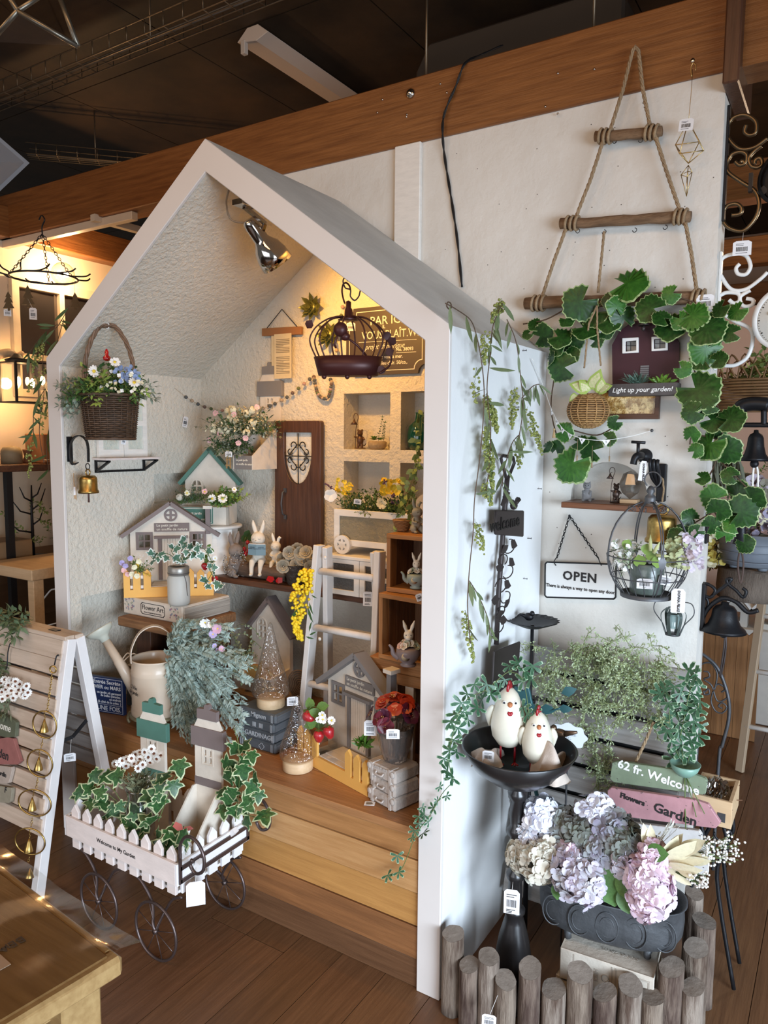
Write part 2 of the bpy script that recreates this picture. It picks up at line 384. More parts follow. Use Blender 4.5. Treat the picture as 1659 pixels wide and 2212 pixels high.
# ================================================================== PLANT, FLOWER AND FIGURE HELPERS
def lmat(P, d, n, s=1.0, sx=1.0):
    """leaf frame: +Y along d (stem to tip), +Z near n, scale s"""
    y=V(d).normalized(); z=V(n); z=z-y*z.dot(y)
    if z.length<1e-4: z=y.orthogonal()
    z.normalize(); x=y.cross(z)
    M=Matrix((x*s*sx,y*s,z*s)).transposed().to_4x4(); M.translation=V(P); return M
_leafmesh={}
def outline_leaf(name, pts, mats, inner=.80, c=(0,.42), cup=.12, vein=.05):
    """star-fan leaf: outline pts (x,y), green inside, margin ring of the second material"""
    if name in _leafmesh: return _leafmesh[name]
    n=len(pts); mb=MB(); C=V((c[0],c[1],0))
    def z(x,y,k): r=sqrt((x-c[0])**2+(y-c[1])**2); return -cup*r*r*2+ (vein if k%2==0 else -vein)*r
    vs=[(c[0],c[1],0)]
    for i,(x,y) in enumerate(pts): X=c[0]+(x-c[0])*inner; Y=c[1]+(y-c[1])*inner; vs.append((X,Y,z(X,Y,i)))
    for i,(x,y) in enumerate(pts): vs.append((x,y,z(x,y,i)))
    mb.add(vs,[(0,1+i,1+(i+1)%n) for i in range(n)],0,True)
    mb.add(vs,[(1+i,1+n+i,1+n+(i+1)%n,1+(i+1)%n) for i in range(n)],1,True)
    me=mb.mesh(name,mats); _leafmesh[name]=me; return me
IVYP=[(0,0),(.16,.04),(.30,-.06),(.40,.10),(.30,.22),(.52,.30),(.62,.48),(.40,.50),(.26,.56),(.20,.78),(0,1.05),(-.20,.78),(-.26,.56),(-.40,.50),(-.62,.48),(-.52,.30),(-.30,.22),(-.40,.10),(-.30,-.06),(-.16,.04)]
IV_G=mat('ivy_green',(.045,.13,.035),.38,col2=(.022,.07,.022),vscale=6,sharp=(.4,.6)); IV_M=mat('ivy_cream_margin',(.58,.60,.38),.45,col2=(.34,.42,.20),vscale=12)
IV_G2=mat('ivy_blue_green',(.05,.13,.085),.4,col2=(.11,.22,.15),vscale=9); IV_W=mat('ivy_white_margin',(.74,.77,.70),.45)
GE_G=mat('geranium_green',(.022,.085,.012),.42,col2=(.008,.036,.006),vscale=5,sharp=(.35,.65)); GE_M=mat('geranium_margin',(.50,.58,.30),.5,col2=(.09,.20,.04),vscale=14)
ivy_a=outline_leaf('leaf',IVYP,[IV_G,IV_M],.84,(0,.30)); 
_leafmesh['ivy_b']=None
def _mk(name,*a,**k):
    _leafmesh.pop(name,None); me=outline_leaf(name,*a,**k); me.name='leaf'; return me
ivy_b=_mk('ivy_b',IVYP,[IV_G2,IV_W],.78,(0,.30))
def gerP(k=15):
    out=[]
    for i in range(2*k+1):
        a=radians(-78+ (336)*i/(2*k)) ; r=.5*(1+ (.07 if i%2==0 else -.04) + .05*cos(5*a))
        out.append((r*cos(a-radians(90)+pi), .5+r*sin(a-radians(90)+pi)))
    out=[(x,y) for x,y in out]; out.append((0,.42)); return out
def gerq():
    out=[]
    for i in range(31):
        t=radians(-155+310*i/30)       # 0 = tip direction (+Y)
        r=.52*(1+(.06 if i%2==0 else -.035)+.06*cos(5*t))
        out.append((r*sin(t)*1.05,.42+r*cos(t)))
    out.append((0,.30)); return out
ger_l=_mk('ger',gerq(),[GE_G,GE_M],.93,(0,.40),cup=.18,vein=.075)
def four(): # rounded clover leaflet group of five, variegated
    out=[]
    for k in range(5):
        a=radians(-112+56*k)
        for (r,da) in ((.05,-28),(.36,-17),(.58,-9),(.60,7),(.38,17)):
            out.append((r*sin(a+radians(da)),.15+r*cos(a+radians(da))))
    return out
CL_G=mat('cluster_leaf_green',(.045,.13,.06),.45,col2=(.025,.08,.04),vscale=10); CL_M=mat('cluster_leaf_edge',(.28,.40,.26),.5)
clov=_mk('clov',four(),[CL_G,CL_M],.90,(0,.15),cup=.1,vein=.03)
def caladium():
    return [(0,0),(.18,-.08),(.34,.02),(.40,.25),(.34,.5),(.2,.75),(0,1.02),(-.2,.75),(-.34,.5),(-.40,.25),(-.34,.02),(-.18,-.08)]
cal_l=_mk('cal',caladium(),[mat('pink_cream_leaf',(.70,.62,.42),.5,col2=(.40,.50,.18),vscale=9),mat('lime_edge',(.33,.45,.10),.5)],.72,(0,.35))
def simple_leaf(name,w,m,cup=.1,n=4):
    mb=MB(); vs=[];
    for i in range(n+1):
        t=i/n; ww=w*sin(pi*min(1,t*.93+.04))**.8*.5 if 0<i<n else .004
        vs+=[(-ww,t,cup*ww*2-.12*t*t),(0,t,-.12*t*t),(ww,t,cup*ww*2-.12*t*t)]
    fs=[]
    for i in range(n): a=i*3; fs+=[(a,a+1,a+4,a+3),(a+1,a+2,a+5,a+4)]
    mb.add(vs,fs,0,True); return mb.mesh(name,m)
EUC=mat('eucalyptus_green',(.15,.18,.085),.55,col2=(.11,.15,.065),vscale=6); euc_l=simple_leaf('leaf',.16,EUC)
EUD=mat('eucalyptus_dark',(.065,.10,.032),.5); euc_d=simple_leaf('leaf',.15,EUD)
def leaf(me, par, P, d, n, s, sx=1, name='leaf'):
    return link(name, me, par, True, M=lmat(P,d,n,s,sx))
def mleaf(mb, P, d, n, L_, w, m=0, bend=.15):
    M=lmat(P,d,n,L_)
    return mb.add([(0,0,0),(w*.5,.4,bend*.3),(w*.32,.75,bend*.1),(0,1,-bend*.4),(-w*.32,.75,bend*.1),(-w*.5,.4,bend*.3)],[(0,1,5),(1,2,4,5),(2,3,4)],m,True,M)
def sprig(mb, P, d, ln, n=8, ll=.02, lw=.4, droop=.5, m=0, ms=1, r=.0006, up=(0,0,1), spread=.9, pair=True, stem=True, curl=0):
    P=V(P); d=V(d).normalized(); pts=[P.copy()]; st=ln/n
    side=d.cross(V(up)); side = side.normalized() if side.length>1e-3 else V((1,0,0))
    for i in range(n):
        d=(d+V((0,0,-droop/n))+rdir()*.12).normalized(); P=P+d*st; pts.append(P.copy())
        s2=(side*cos(i*1.3)+d.cross(side)*sin(i*1.3))
        for sg in ((1,-1) if pair else (1 if i%2 else -1,)):
            dd=(d*(1-spread*.5)+s2*sg*spread).normalized()
            mleaf(mb,P,dd,V(up)+rdir()*.5,ll*U(.75,1.15),lw,m)
    mleaf(mb,P,d,V(up)+rdir()*.3,ll,lw,m)
    if stem: mb.tube(pts[::2]+[pts[-1]] if n>4 else pts,r,3,ms,cap=False)
    return pts
def bush(mb, c, rad, n, ln, ll, lw, droop=.3, m=0, ms=1, upb=.5, nl=6, **k):
    """a round clump of sprigs springing from around c"""
    for _ in range(n):
        d=rdir(); d.z=abs(d.z)*.8+upb*U(0,1)-.1; d.normalize()
        b=V(c)+V((U(-1,1)*rad[0],U(-1,1)*rad[1],U(-.2,.2)*rad[2]))
        mm=m if not isinstance(m,(list,tuple)) else random.choice(m)
        sprig(mb,b,d,ln*U(.6,1.15),nl,ll,lw,droop,mm,ms,**k)
def daisy(mb, c, n, R, mp=0, mc=1, k=12, cr=.3, cup=.15):
    n=V(n).normalized(); x=n.orthogonal().normalized(); y=n.cross(x)
    for i in range(k):
        a=2*pi*i/k+U(-.08,.08); d=x*cos(a)+y*sin(a)
        M=lmat(V(c)+d*R*cr*.6,d+n*cup,n,R*(1-cr*.5)*U(.9,1.08))
        w=2.1*pi/k
        mb.add([(0,0,0),(w*.42,.5,.05),(w*.3,.92,0),(-w*.3,.92,0),(-w*.42,.5,.05)],[(0,1,4),(1,2,3,4)],mp,False,M)
    q=n.to_track_quat('Z','Y').to_matrix().to_4x4(); q.translation=V(c)
    mb.ball((0,0,0),(R*cr,R*cr,R*cr*.45),mc,8,4,q)
def floret(mb, c, n, R, m=0, k=4, cup=.25):
    n=V(n).normalized(); x=n.orthogonal().normalized(); y=n.cross(x); a0=U(0,6)
    for i in range(k):
        a=a0+2*pi*i/k; d=x*cos(a)+y*sin(a)
        M=lmat(V(c),d+n*cup,n,R)
        mb.add([(0,0,0),(.38,.35,.06),(.50,.75,.10),(.2,1.0,.02),(-.2,1.0,.02),(-.50,.75,.10),(-.38,.35,.06)],[(0,1,6),(1,2,5,6),(2,3,4,5)],m,True,M)
def rose(mb, c, n, R, m=0, layers=4):
    n=V(n).normalized(); x=n.orthogonal().normalized(); y=n.cross(x)
    for l in range(layers):
        k=4+l; rr=R*(.25+.75*l/(layers-1)); tilt=1.6-1.25*l/(layers-1)
        for i in range(k):
            a=2*pi*i/k+l*.5; d=x*cos(a)+y*sin(a)
            M=lmat(V(c)+d*rr*.25,d+n*tilt,d*-1+n*.3,rr*.95)
            w=1.5
            mb.add([(0,0,0),(w*.3,.3,.05),(w*.38,.75,.12),(w*.15,1,.02),(-w*.15,1,.02),(-w*.38,.75,.12),(-w*.3,.3,.05)],[(0,1,6),(1,2,5,6),(2,3,4,5)],m,True,M)
def blob(name, shapes, vox, mats, sm=2):
    """one continuous surface: balls ('b',c,r[,M]) and tapered tubes ('t',pts,rs) fused by voxel remesh"""
    mb=MB()
    for s in shapes:
        if s[0]=='b': mb.ball(s[1],s[2],0,12,8,s[3] if len(s)>3 else None)
        else: 
            mb.tube(s[1],s[2],8); mb.ball(s[1][0],s[2][0] if hasattr(s[2],'__len__') else s[2],0,8,6); mb.ball(s[1][-1],s[2][-1] if hasattr(s[2],'__len__') else s[2],0,8,6)
    me=mb.mesh(name,mats); o=bpy.data.objects.new('tmp',me); COL.objects.link(o)
    r=o.modifiers.new('r','REMESH'); r.mode='VOXEL'; r.voxel_size=vox; r.use_smooth_shade=True
    s_=o.modifiers.new('s','SMOOTH'); s_.iterations=sm; s_.factor=.5
    me2=bpy.data.meshes.new_from_object(o.evaluated_get(bpy.context.evaluated_depsgraph_get()))
    bpy.data.objects.remove(o); me2.name=name; me2.materials.clear()
    for m in (mats if isinstance(mats,(list,tuple)) else [mats]): me2.materials.append(m)
    me2.polygons.foreach_set('use_smooth',[True]*len(me2.polygons)); return me2
def price_tag(c, w, h, label, n=(.79,-.6,.1), up=(0,0,1), string=None, name='price_tag', roll=0, group=None, lines=3, bar=True):
    """small paper tag hanging at c (top centre); n = direction it faces"""
    n=V(n).normalized(); x=V(up).cross(n).normalized(); z=n.cross(x)
    if roll: q=Quaternion(n,radians(roll)); x=q@x; z=q@z
    M=frame(c,x,z); t=thing(name,label,'tag',M=M,group=group)
    MB().plate([(-w/2,-h),(w/2,-h),(w/2,-h*.12),(w*.32,0),(-w*.32,0),(-w/2,-h*.12)],0,.0006).build('card',WPA,t,world=False,fix=False)
    mb=MB()
    if bar:
        x0=-w*.32
        while x0<w*.3: ww=w*U(.012,.035); mb.box(x0,x0+ww,-.0004,0,-h*.72,-h*.42); x0+=ww+w*U(.012,.03)
    for i in range(lines): z0=-h*(.2+.09*i) if i<2 else -h*(.82+.06*(i-2)); mb.box(-w*.34,w*U(0,.34),-.0004,0,z0-h*.03,z0)
    mb.build('print',INK,t,world=False,fix=False)
    if string: MB().tube([V(c)+V((0,0,-.004)),string],.0006,4).build('string',WPL,t)
    return t
FACE32=radians(32)
def toward(p):
    d=CAM-V(p); d.z=0; return d.normalized()
# ------------------------------------------------------------------ little house planters
def quadtext(t, lines, x, z, size, m, y=-.0005, dz=1.55, align='CENTER', sx=1, **k):
    for i,l in enumerate(lines): text(l,size,'lettering',m,t,Matrix.Translation((x,y,z-i*size*dz)),align,sx=sx,**k)
def house_garden(name,label,M,w,trim,cat='planter'):
    t=thing(name,label,cat,M=M); B=lambda: MB(Matrix.Scale(w,4))
    g=[(-.47,.0),(.47,0),(.47,.70),(0,1.03),(-.47,.70)]
    wl=rect(-.37,-.245,.53,.68); wr=rect(.245,.37,.53,.68)
    B().plate(g,.34,.37,[wl,wr]).build('front_panel',CRM,t,world=False)
    for sx in (-1,1):
        B().box(min(sx*.47,sx*.44),max(sx*.47,sx*.44),.37,.45,0,.66).build('side_panel',CRM,t,world=False)
        a=B(); a.bar((0,.33,1.055),(sx*.56,.33,.665),.045,.14,up=(0,1,0)); 
        a.M=Matrix.Scale(w,4); a.build('roof_trim',trim,t,world=False)
        cx=sx*.3075; f=B()
        f.plate(rect(cx-.095,cx+.095,.50,.71),.325,.34,[rect(cx-.065,cx-.008,.615,.68),rect(cx+.008,cx+.065,.615,.68),rect(cx-.065,cx-.008,.53,.60),rect(cx+.008,cx+.065,.53,.60)])
        f.build('window_frame',trim,t,world=False)
    d=B(); c=[(.075*cos(2*pi*i/20),.91+.075*sin(2*pi*i/20)) for i in range(20)]
    hs=[]
    for q in range(4):
        a0=q*90+12; hs.append([(.055*cos(radians(a0+i*13)),.91+.055*sin(radians(a0+i*13))) for i in range(6)]+[(.016*cos(radians(a0+33)),.91+.016*sin(radians(a0+33)))])
    d.plate(c,.322,.34,hs); d.build('round_window',trim,t,world=False)
    B().box(-.19,.21,.32,.34,.715,.815).build('name_board',trim,t,world=False)
    for i,s in enumerate(('Le petit jardin','un souffle de nature')):
        text(s,.044*w,'lettering',WINK,t,Matrix.Translation((-.165*w,.3185*w,(.789-.046*i)*w)),'LEFT',bold=.0001)
    f=B(); f.box(-.15,-.11,.31,.34,.14,.645); f.box(.115,.155,.31,.34,.14,.645); f.box(-.19,.19,.29,.34,.635,.665); f.build('door_frame',trim,t,world=False)
    for i in range(7): B().box(-.108+i*.0316,-.108+i*.0316+.029,.325,.34,.14,.635).build('door_plank',CRM,t,world=False)
    for i in range(4): B().box(-.2,.2,.03+i*.07,.098+i*.07,.10,.125-.004*(i==0)).build('porch_plank',CRM,t,world=False)
    b=B(); pk=[(-.5,0),(.5,0)]; 
    top=[(.5,.26),(.465,.305),(.43,.26),(.43,.09),(.395,.09),(.395,.27),(.355,.315),(.315,.27),(.315,.09),(.28,.09),(.28,.28),(.24,.325),(.20,.28),(.20,.115),(-.20,.115),(-.20,.28),(-.24,.325),(-.28,.28),(-.28,.09),(-.315,.09),(-.315,.28),(-.355,.325),(-.395,.28),(-.395,.09),(-.43,.09),(-.43,.28),(-.465,.325),(-.5,.28)]
    b.plate(pk+top,0,.025).build('picket_front',ORG,t,world=False)
    r=B(); 
    for s in (-1,1): 
        for z in (.10,.215): r.box(min(s*.21,s*.49),max(s*.21,s*.49),.026,.04,z,z+.035)
    r.build('picket_rail',WHT,t,world=False)
    B().box(-.5,.5,.025,.45,0,.03).build('base',CRM,t,world=False)
    k=B(); k.box(.40,.455,.30,.37,.68,.985); k.build('chimney',trim,t,world=False); B().box(.375,.48,.28,.39,.985,1.02).build('chimney_cap',CRM,t,world=False)
    for s in (-1,1): B().box(min(s*.25,s*.42),max(s*.25,s*.42),.06,.28,.03,.20).build('glass_box',GLS,t,world=False)
    return t
def tower_planter(name,label,M,w,trim,ext=0,front=None,words=None,fh=.42):
    t=thing(name,label,'planter',M=M); B=lambda: MB(Matrix.Scale(w,4)); y0=1.25
    def sl(z): return y0
    hs=[rect(x,x+.07,z,z+.14) for x in (-.115,.045) for z in (1.86,2.04) ]
    B().plate([(-.40,-ext),(.40,-ext),(.40,2.25),(-.40,2.25)],y0,y0+.09,hs).build('back_panel',CRM,t,world=False)
    B().plate([(-.17,1.8),(.17,1.8),(.17,2.26),(-.17,2.26)],y0-.012,y0,[rect(-.15,.15,1.82,2.24)]).build('window_frame',CRM,t,world=False)
    B().plate([(-.42,2.7),(.42,2.7),(.28,2.95),(-.28,2.95)],y0,y0+.09).build('shoulder',CRM,t,world=False)
    B().box(-.5,.5,y0-.03,y0+.10,2.25,2.72).build('roof_band',trim,t,bev=.0008,world=False)
    B().plate([(-.30,2.93),(.30,2.93),(.30,3.17),(.08,3.19),(.08,3.26),(.04,3.31),(-.04,3.31),(-.08,3.26),(-.08,3.19),(-.30,3.17)],y0-.02,y0+.09).build('roof_crest',trim,t,world=False)
    B().box(-.41,.41,y0-.012,y0,1.27,1.47).build('lower_band',trim,t,world=False)
    for s in (-1,1):
        a=.40*s; b=.36*s; m=Matrix(((0,1,0,0),(1,0,0,0),(0,0,1,0),(0,0,0,1)))
        MB(Matrix.Scale(w,4)@m).plate([(0,-ext),(y0,-ext),(y0,1.27),(y0-.12,1.27),(0,fh)],min(a,b),max(a,b)).build('side_panel',CRM,t,world=False)
    B().box(-.36,.36,0,.04,-ext,fh).build('front_board',front or CRM,t,world=False)
    B().box(-.36,.36,.04,y0,-ext,-ext+.05).build('bottom',CRM,t,world=False)
    if words:
        for i,s in enumerate(words): text(s,.085*w,'lettering',WINK,t,Matrix.Translation((-.28*w,-.004*w,(.28-.12*i)*w)),'LEFT',bold=.0002)
    return t
def gable_planter(name,label,M,w,he,hp,trim,boxh=.42,sign=None,dep=.5,win=(-.27,.62)):
    """gabled back panel with an arched window and a low box in front"""
    t=thing(name,label,'planter',M=M); B=lambda: MB(Matrix.Scale(w,4)); y0=dep
    cx,cz=win; hs=[rect(x,x+.075,z,z+.085) for x in (cx-.09,cx+.015) for z in (cz-.14,cz-.02)]
    for s in (-1,1): hs.append([(cx+s*.015,cz+.10),(cx+s*.09,cz+.10),(cx+s*.075,cz+.15),(cx+s*.05,cz+.18),(cx+s*.015,cz+.19)])
    g=[(-.5,0),(.5,0),(.5,he),(0,hp),(-.5,he)]
    B().plate(g,y0,y0+.08,hs).build('back_panel',CRM,t,world=False)
    ar=[(cx+.135,cz-.17)]+[(cx+.135*cos(a),cz+.10+.135*sin(a)) for a in [pi*i/10 for i in range(11)]]+[(cx-.135,cz-.17)]
    ai=[(cx+.115,cz-.155)]+[(cx+.115*cos(a),cz+.10+.115*sin(a)) for a in [pi*i/10 for i in range(11)]]+[(cx-.115,cz-.155)]
    B().plate(ar,y0-.012,y0,[ai]).build('window_frame',CRM,t,world=False)
    for s in (-1,1):
        B().bar((s*-.02,y0+.03,hp+.035),(s*.60,y0+.03,he-.06),.07,.22,up=(0,1,0)).build('roof_trim',trim,t,world=False)
    m=Matrix(((0,1,0,0),(1,0,0,0),(0,0,1,0),(0,0,0,1)))
    for s in (-.5,.45): MB(Matrix.Scale(w,4)@m).plate([(0,0),(y0,0),(y0,boxh+.08),(0,boxh)],s,s+.05).build('side_panel',CRM,t,world=False)
    B().box(-.5,.5,0,.04,0,boxh).build('front_board',CRM,t,world=False); B().box(-.45,.45,.04,y0,0,.05).build('bottom',CRM,t,world=False)
    if sign:
        B().box(-.44,.20,-.02,0,.03,boxh-.01).build('name_board',trim,t,world=False)
        mm=MB(Matrix.Scale(w,4)); mm.plate(rect(-.425,.185,.045,boxh-.025),-.024,-.02,[rect(-.415,.175,.055,boxh-.035)]); mm.build('name_board_line',WINK,t,world=False)
        for i,s in enumerate(('Le petit jardin','un souffle de nature')): text(s,.062*w,'lettering',WINK,t,Matrix.Translation((-.36*w,-.026*w,(boxh-.12-.11*i)*w)),'LEFT',bold=.0003,shear=.1)
    return t
def bunny(name,label,M,s,m,pose='sit',cat='figurine',ears=1,group=None,floppy=False):
    """sitting rabbit figure, about 2.2*s tall to the ear tips"""
    t=thing(name,label,cat,M=M,group=group)
    sh=[('b',(0,0,.55),(.33,.30,.42)),('b',(0,-.02,.95),(.22,.20,.22)),('b',(0,-.08,1.27),(.36,.32,.33)),('b',(0,-.32,1.19),(.15,.12,.10))]
    for q in (-1,1):
        sh.append(('t',[(q*.10,0,1.46),(q*.19,.02,1.74),(q*.25,.0,1.97),(q*.27,-.02,2.16)] if not(floppy and q>0) else [(q*.10,0,1.46),(q*.16,.02,1.75),(q*.24,-.02,1.88),(q*.36,-.06,1.84)],[.09,.12,.10,.035]))
        if pose=='sit':
            sh.append(('t',[(q*.20,0,.22),(q*.22,-.34,.18),(q*.22,-.46,-.05),(q*.22,-.48,-.36)],[.17,.16,.12,.10])); sh.append(('b',(q*.22,-.55,-.42),(.10,.16,.08)))
        else:
            sh.append(('b',(q*.24,-.05,.25),(.19,.30,.25))); sh.append(('b',(q*.24,-.32,.07),(.11,.2,.08)))
        sh.append(('t',[(q*.26,-.04,.86),(q*.36,-.18,.68),(q*.22,-.38,.66)],[.10,.085,.07]))
    me=blob('body',[tuple([a[0],a[1],a[2]]) for a in sh],.035,m,3)
    me.transform(Matrix.Scale(s,4)); link('body',me,t,world=False)
    e=MB(Matrix.Scale(s,4))
    for q in (-1,1): e.tube([V((q*(.16+.055*cos(a)),-.378-.01*abs(cos(a)),1.31-.028*sin(a))) for a in [pi*i/5 for i in range(6)]],.010,4)
    e.tube([(-.03,-.445,1.235),(0,-.45,1.215),(.03,-.445,1.235)],.012,4); e.tube([(-.06,-.41,1.15),(0,-.42,1.17),(.06,-.41,1.15)],.007,4)
    e.build('face',mat('face_line',(.16,.11,.08),.7),t,world=False); return t
# ================================================================== INSIDE THE LITTLE HOUSE
def FC(p, deg=32): return Matrix.Translation(V(p)) @ Matrix.Rotation(radians(deg),4,'Z')
# --- clip spotlight
a=at(541,482,y=.11); b=at(600,570,y=.20); ax=(b-a).normalized()
lamp=thing('clip_spotlight','chrome clip-on spotlight under the sloping ceiling of the little house','lamp',loc=a)
q=frame(a,ax.orthogonal(),ax); ln=(b-a).length
MB(q).lathe([(.0,-.012),(.018,-.012),(.022,-.004),(.024,.01),(.024,.055),(.030,.066),(.042,.082),(.050,.11),(.052,ln),(.050,ln),(.048,.11),(.036,.082),(.02,.07)],28,cap=False).build('shade',CHR,lamp)
MB(q).ball((0,0,.09),(.024,.024,.03),0,12,8).build('bulb',mat('bulb_glow',(1,.72,.32),emit=14),lamp)
cl=V((-.70,.04,2.175)); j=a+ax*.03+V((.035,.0,.02))
MB().bar(cl+V((0,0,-.012)),j,.014,.010).bar(j,a+ax*.05,.012,.01).box(cl.x-.02,cl.x+.02,cl.y-.03,cl.y+.03,cl.z-.012,cl.z+.004).build('clip_arm',CHR,lamp,bev=.001)
MB().tube(bez([a,at(500,475,y=.1),at(489,440,y=.07),at(494,412,y=.03)],6),.003,6).build('cable',mat('lamp_cable',(.25,.18,.12),.5),lamp)
point('spotlight_bulb', b+ax*.004, 20, (1.0,.50,.10), .022, radians(150), b+ax+V((.25,.25,.05)), .6)
# --- hanging basket
bc=V((-1.347,.056,1.484)); BSK=mat('dark_wicker',(.085,.050,.030),.55,var=.35,vscale=60)
bk=thing('hanging_basket','tall dark brown wicker basket with an arched handle, hung near the left gable edge','basket',loc=bc)
mb=MB(); H=.15; r0,r1=.080,.095
for k in range(24): a=2*pi*k/24; mb.tube([bc+V((cos(a)*r0,sin(a)*r0,0)),bc+V((cos(a)*r1,sin(a)*r1,H))],.0022,4)
mb.build('stake',BSK,bk,kind='stuff'); mb=MB()
for i in range(22):
    z=H*(i+.5)/22; rr=r0+(r1-r0)*z/H
    mb.tube([bc+V((cos(a)*(rr+.003*cos(12*a+pi*i)),sin(a)*(rr+.003*cos(12*a+pi*i)),z)) for a in [2*pi*k/72 for k in range(72)]],.0030,4,closed=True)
for z,rr in ((0,r0),(H,r1+.002)): mb.tube([bc+V((cos(a)*rr,sin(a)*rr,z)) for a in [2*pi*k/40 for k in range(40)]],.005,6,closed=True)
mb.build('weave',BSK,bk,kind='stuff'); MB().lathe([(0,.004),(r0-.004,.004),(r1-.004,H-.01)],24,c=bc).build('lining',BSK,bk)
hk=at(232,704,y=.056); xr=V((.85,.53,0)).normalized()
hp=[bc+V((0,0,H))-xr*.088,bc+V((0,0,H+.10))-xr*.083,bc+V((0,0,H+.17))-xr*.066,hk+V((0,0,-.006))-xr*.03,hk,hk+V((0,0,-.006))+xr*.03,bc+V((0,0,H+.17))+xr*.066,bc+V((0,0,H+.10))+xr*.083,bc+V((0,0,H))+xr*.088]
pts=bez(hp,8); mb=MB()
for s in range(3):
    tw=[]
    for i,p in enumerate(pts):
        d=(pts[min(i+1,len(pts)-1)]-pts[max(i-1,0)]).normalized(); o=d.cross(V((-.53,.85,0))); u=V((-.53,.85,0)); a=i*.55+s*2.09
        tw.append(p+(o*cos(a)+u*sin(a))*.0042)
    mb.tube(tw,.0045,6)
mb.build('handle',mat('twisted_cane',(.17,.10,.06),.5,var=.3,vscale=50),bk)
fl=thing('basket_flowers','daisies, blue blooms and grey eucalyptus filling the dark hanging basket','flowers',loc=bc+V((0,0,H)))
F1=mat('leaf_mid_green',(.11,.20,.05),.55); F2=mat('leaf_grey_green',(.26,.30,.22),.6); F3=mat('leaf_dark_green',(.045,.10,.03),.5); F4=mat('leaf_lime',(.30,.40,.08),.55)
PW_=mat('petal_white',(.85,.83,.78),.6); PY=mat('petal_yellow',(.85,.62,.05),.55); PB=mat('petal_blue',(.24,.33,.54),.55); PK=mat('petal_pink',(.80,.48,.48),.6); PCR=mat('petal_cream',(.78,.72,.50),.6)
mb=MB(); c0=bc+V((0,0,H))
bush(mb,c0,(.06,.06,.02),170,.10,.022,.5,.45,[0,2,3],1,.4); 
mb.build('foliage',[F1,STEM,F3,F4],fl,kind='stuff',fix=False)
mb=MB()
for _ in range(24): sprig(mb,c0-xr*.05+rdir()*.02,-xr+V((0,0,U(-.25,.6)))+rdir()*.3,.11,7,.02,.6,.3,0,1)
for _ in range(6): sprig(mb,c0+xr*.05,xr+V((0,0,U(.1,.6)))+rdir()*.2,.11,6,.025,.35,.3,0,1)
mb.build('grey_sprigs',[F2,STEM],fl,kind='stuff',fix=False,label='grey eucalyptus sprigs')
tc=toward(c0)
for (px,py,R) in [(203,802,.021),(248,782,.018),(290,826,.02),(223,838,.012),(262,823,.009)]:
    m=MB(); daisy(m,at(px,py,y=-.01),tc+V((0,0,.3))+rdir()*.2,R,0,1,13 if R>.019 else 8); m.build('daisy',[PW_,PY],fl,fix=False)
mb=MB()
for _ in range(46): floret(mb,at(U(248,300),U(792,826),y=U(-.02,.03)),tc+rdir()*.7,.008,0,5)
mb.build('blue_blossom',PB,fl,kind='stuff',fix=False,label='small blue blossoms')
mb=MB()
for _ in range(24): floret(mb,at(U(215,310),U(800,850),y=U(-.03,.02)),tc+rdir()*.8,.007,random.choice((0,1)),4)
mb.build('small_blossom',[PW_,PCR],fl,kind='stuff',fix=False)
p=at(231,780,y=.02); rb=thing('red_glass_bird','tiny red glass ornament standing among the basket flowers','ornament',loc=p)
REDG=mat('red_glass',(.42,.008,.012),.15,coat=1); MB().lathe([(.004,0),(.012,.004),(.013,.012),(.006,.02),(.007,.03),(.003,.04),(0,.042)],12,c=p).build('body',REDG,rb)
hkm=thing('ceiling_hook','white metal screw hook on the sloping ceiling above the hanging basket','hook',loc=hk)
MB(frame(hk+V((-.006,.0,.018)),(.85,.4,.3),(.5,0,-.8))).lathe([(.017,0),(.017,.003),(.006,.006),(0,.006)],14).build('plate',WPL,hkm)
MB().tube(arc(hk+V((0,0,.0)),.009,-150,130,12,'xz'),.0022,6).build('hook',WPL,hkm)
price_tag(at(197,847,y=-.03),.020,.015,'small white price tag on the rim of the dark hanging basket',toward(c0))
# --- strap hook with bell on left wall
h0=V((-1.543,.03,1.44)); hook=thing('strap_hook','black flat iron strap hook with an arched arm on the left inner wall','hook',loc=h0)
pz=lambda px,py: at(px,py,y=.029)
P_=[pz(166,1000),pz(158,1003),pz(153,992),pz(152,965),pz(158,948),pz(171,941),pz(184,948),pz(190,965),pz(191,998)]
MB().tube(bez(P_,5),.002,4).build('strap_edge',BLK,hook)
mb=MB(); bp=bez(P_,5)
for i in range(len(bp)-1): mb.bar(bp[i],bp[i+1],.003,.018,up=(-.5,.85,0))
mb.build('strap',BLK,hook); MB().box(-1.545,-1.541,.018,.040,1.40,1.49).build('wall_plate',BLK,hook)
def cowbell(name,label,c,s,m=BRS):
    t=thing(name,label,'bell',loc=c)
    MB().lathe([(0,-.002),(.020,-.002),(.026,-.008),(.027,-.014),(.0275,-.045),(.031,-.050),(.031,-.056),(.028,-.056),(.026,-.016),(0,-.012)],24,c=c,M=Matrix.Translation(V(c))@Matrix.Scale(s,4)@Matrix.Translation(-V(c))).build('body',m,t)
    MB().tube(arc(V(c)+V((0,0,.008*s)),.010*s,0,360,14)[:-1],.0022*s,6,closed=True).build('loop',m,t)
    MB().tube([V(c)+V((0,0,-.03*s)),V(c)+V((0,0,-.085*s))],.003*s,6).build('clapper',mat('clapper_wood',(.10,.05,.04),.6),t); return t
cb=pz(190,1026); bell=cowbell('brass_bell','aged brass cylinder bell hanging from the black strap hook on the left wall',cb,1.15)
MB().tube(arc(cb+V((0,0,.030)),.011,0,360,14)[:-1],.0018,6,closed=True).build('ring',BLK,bell)
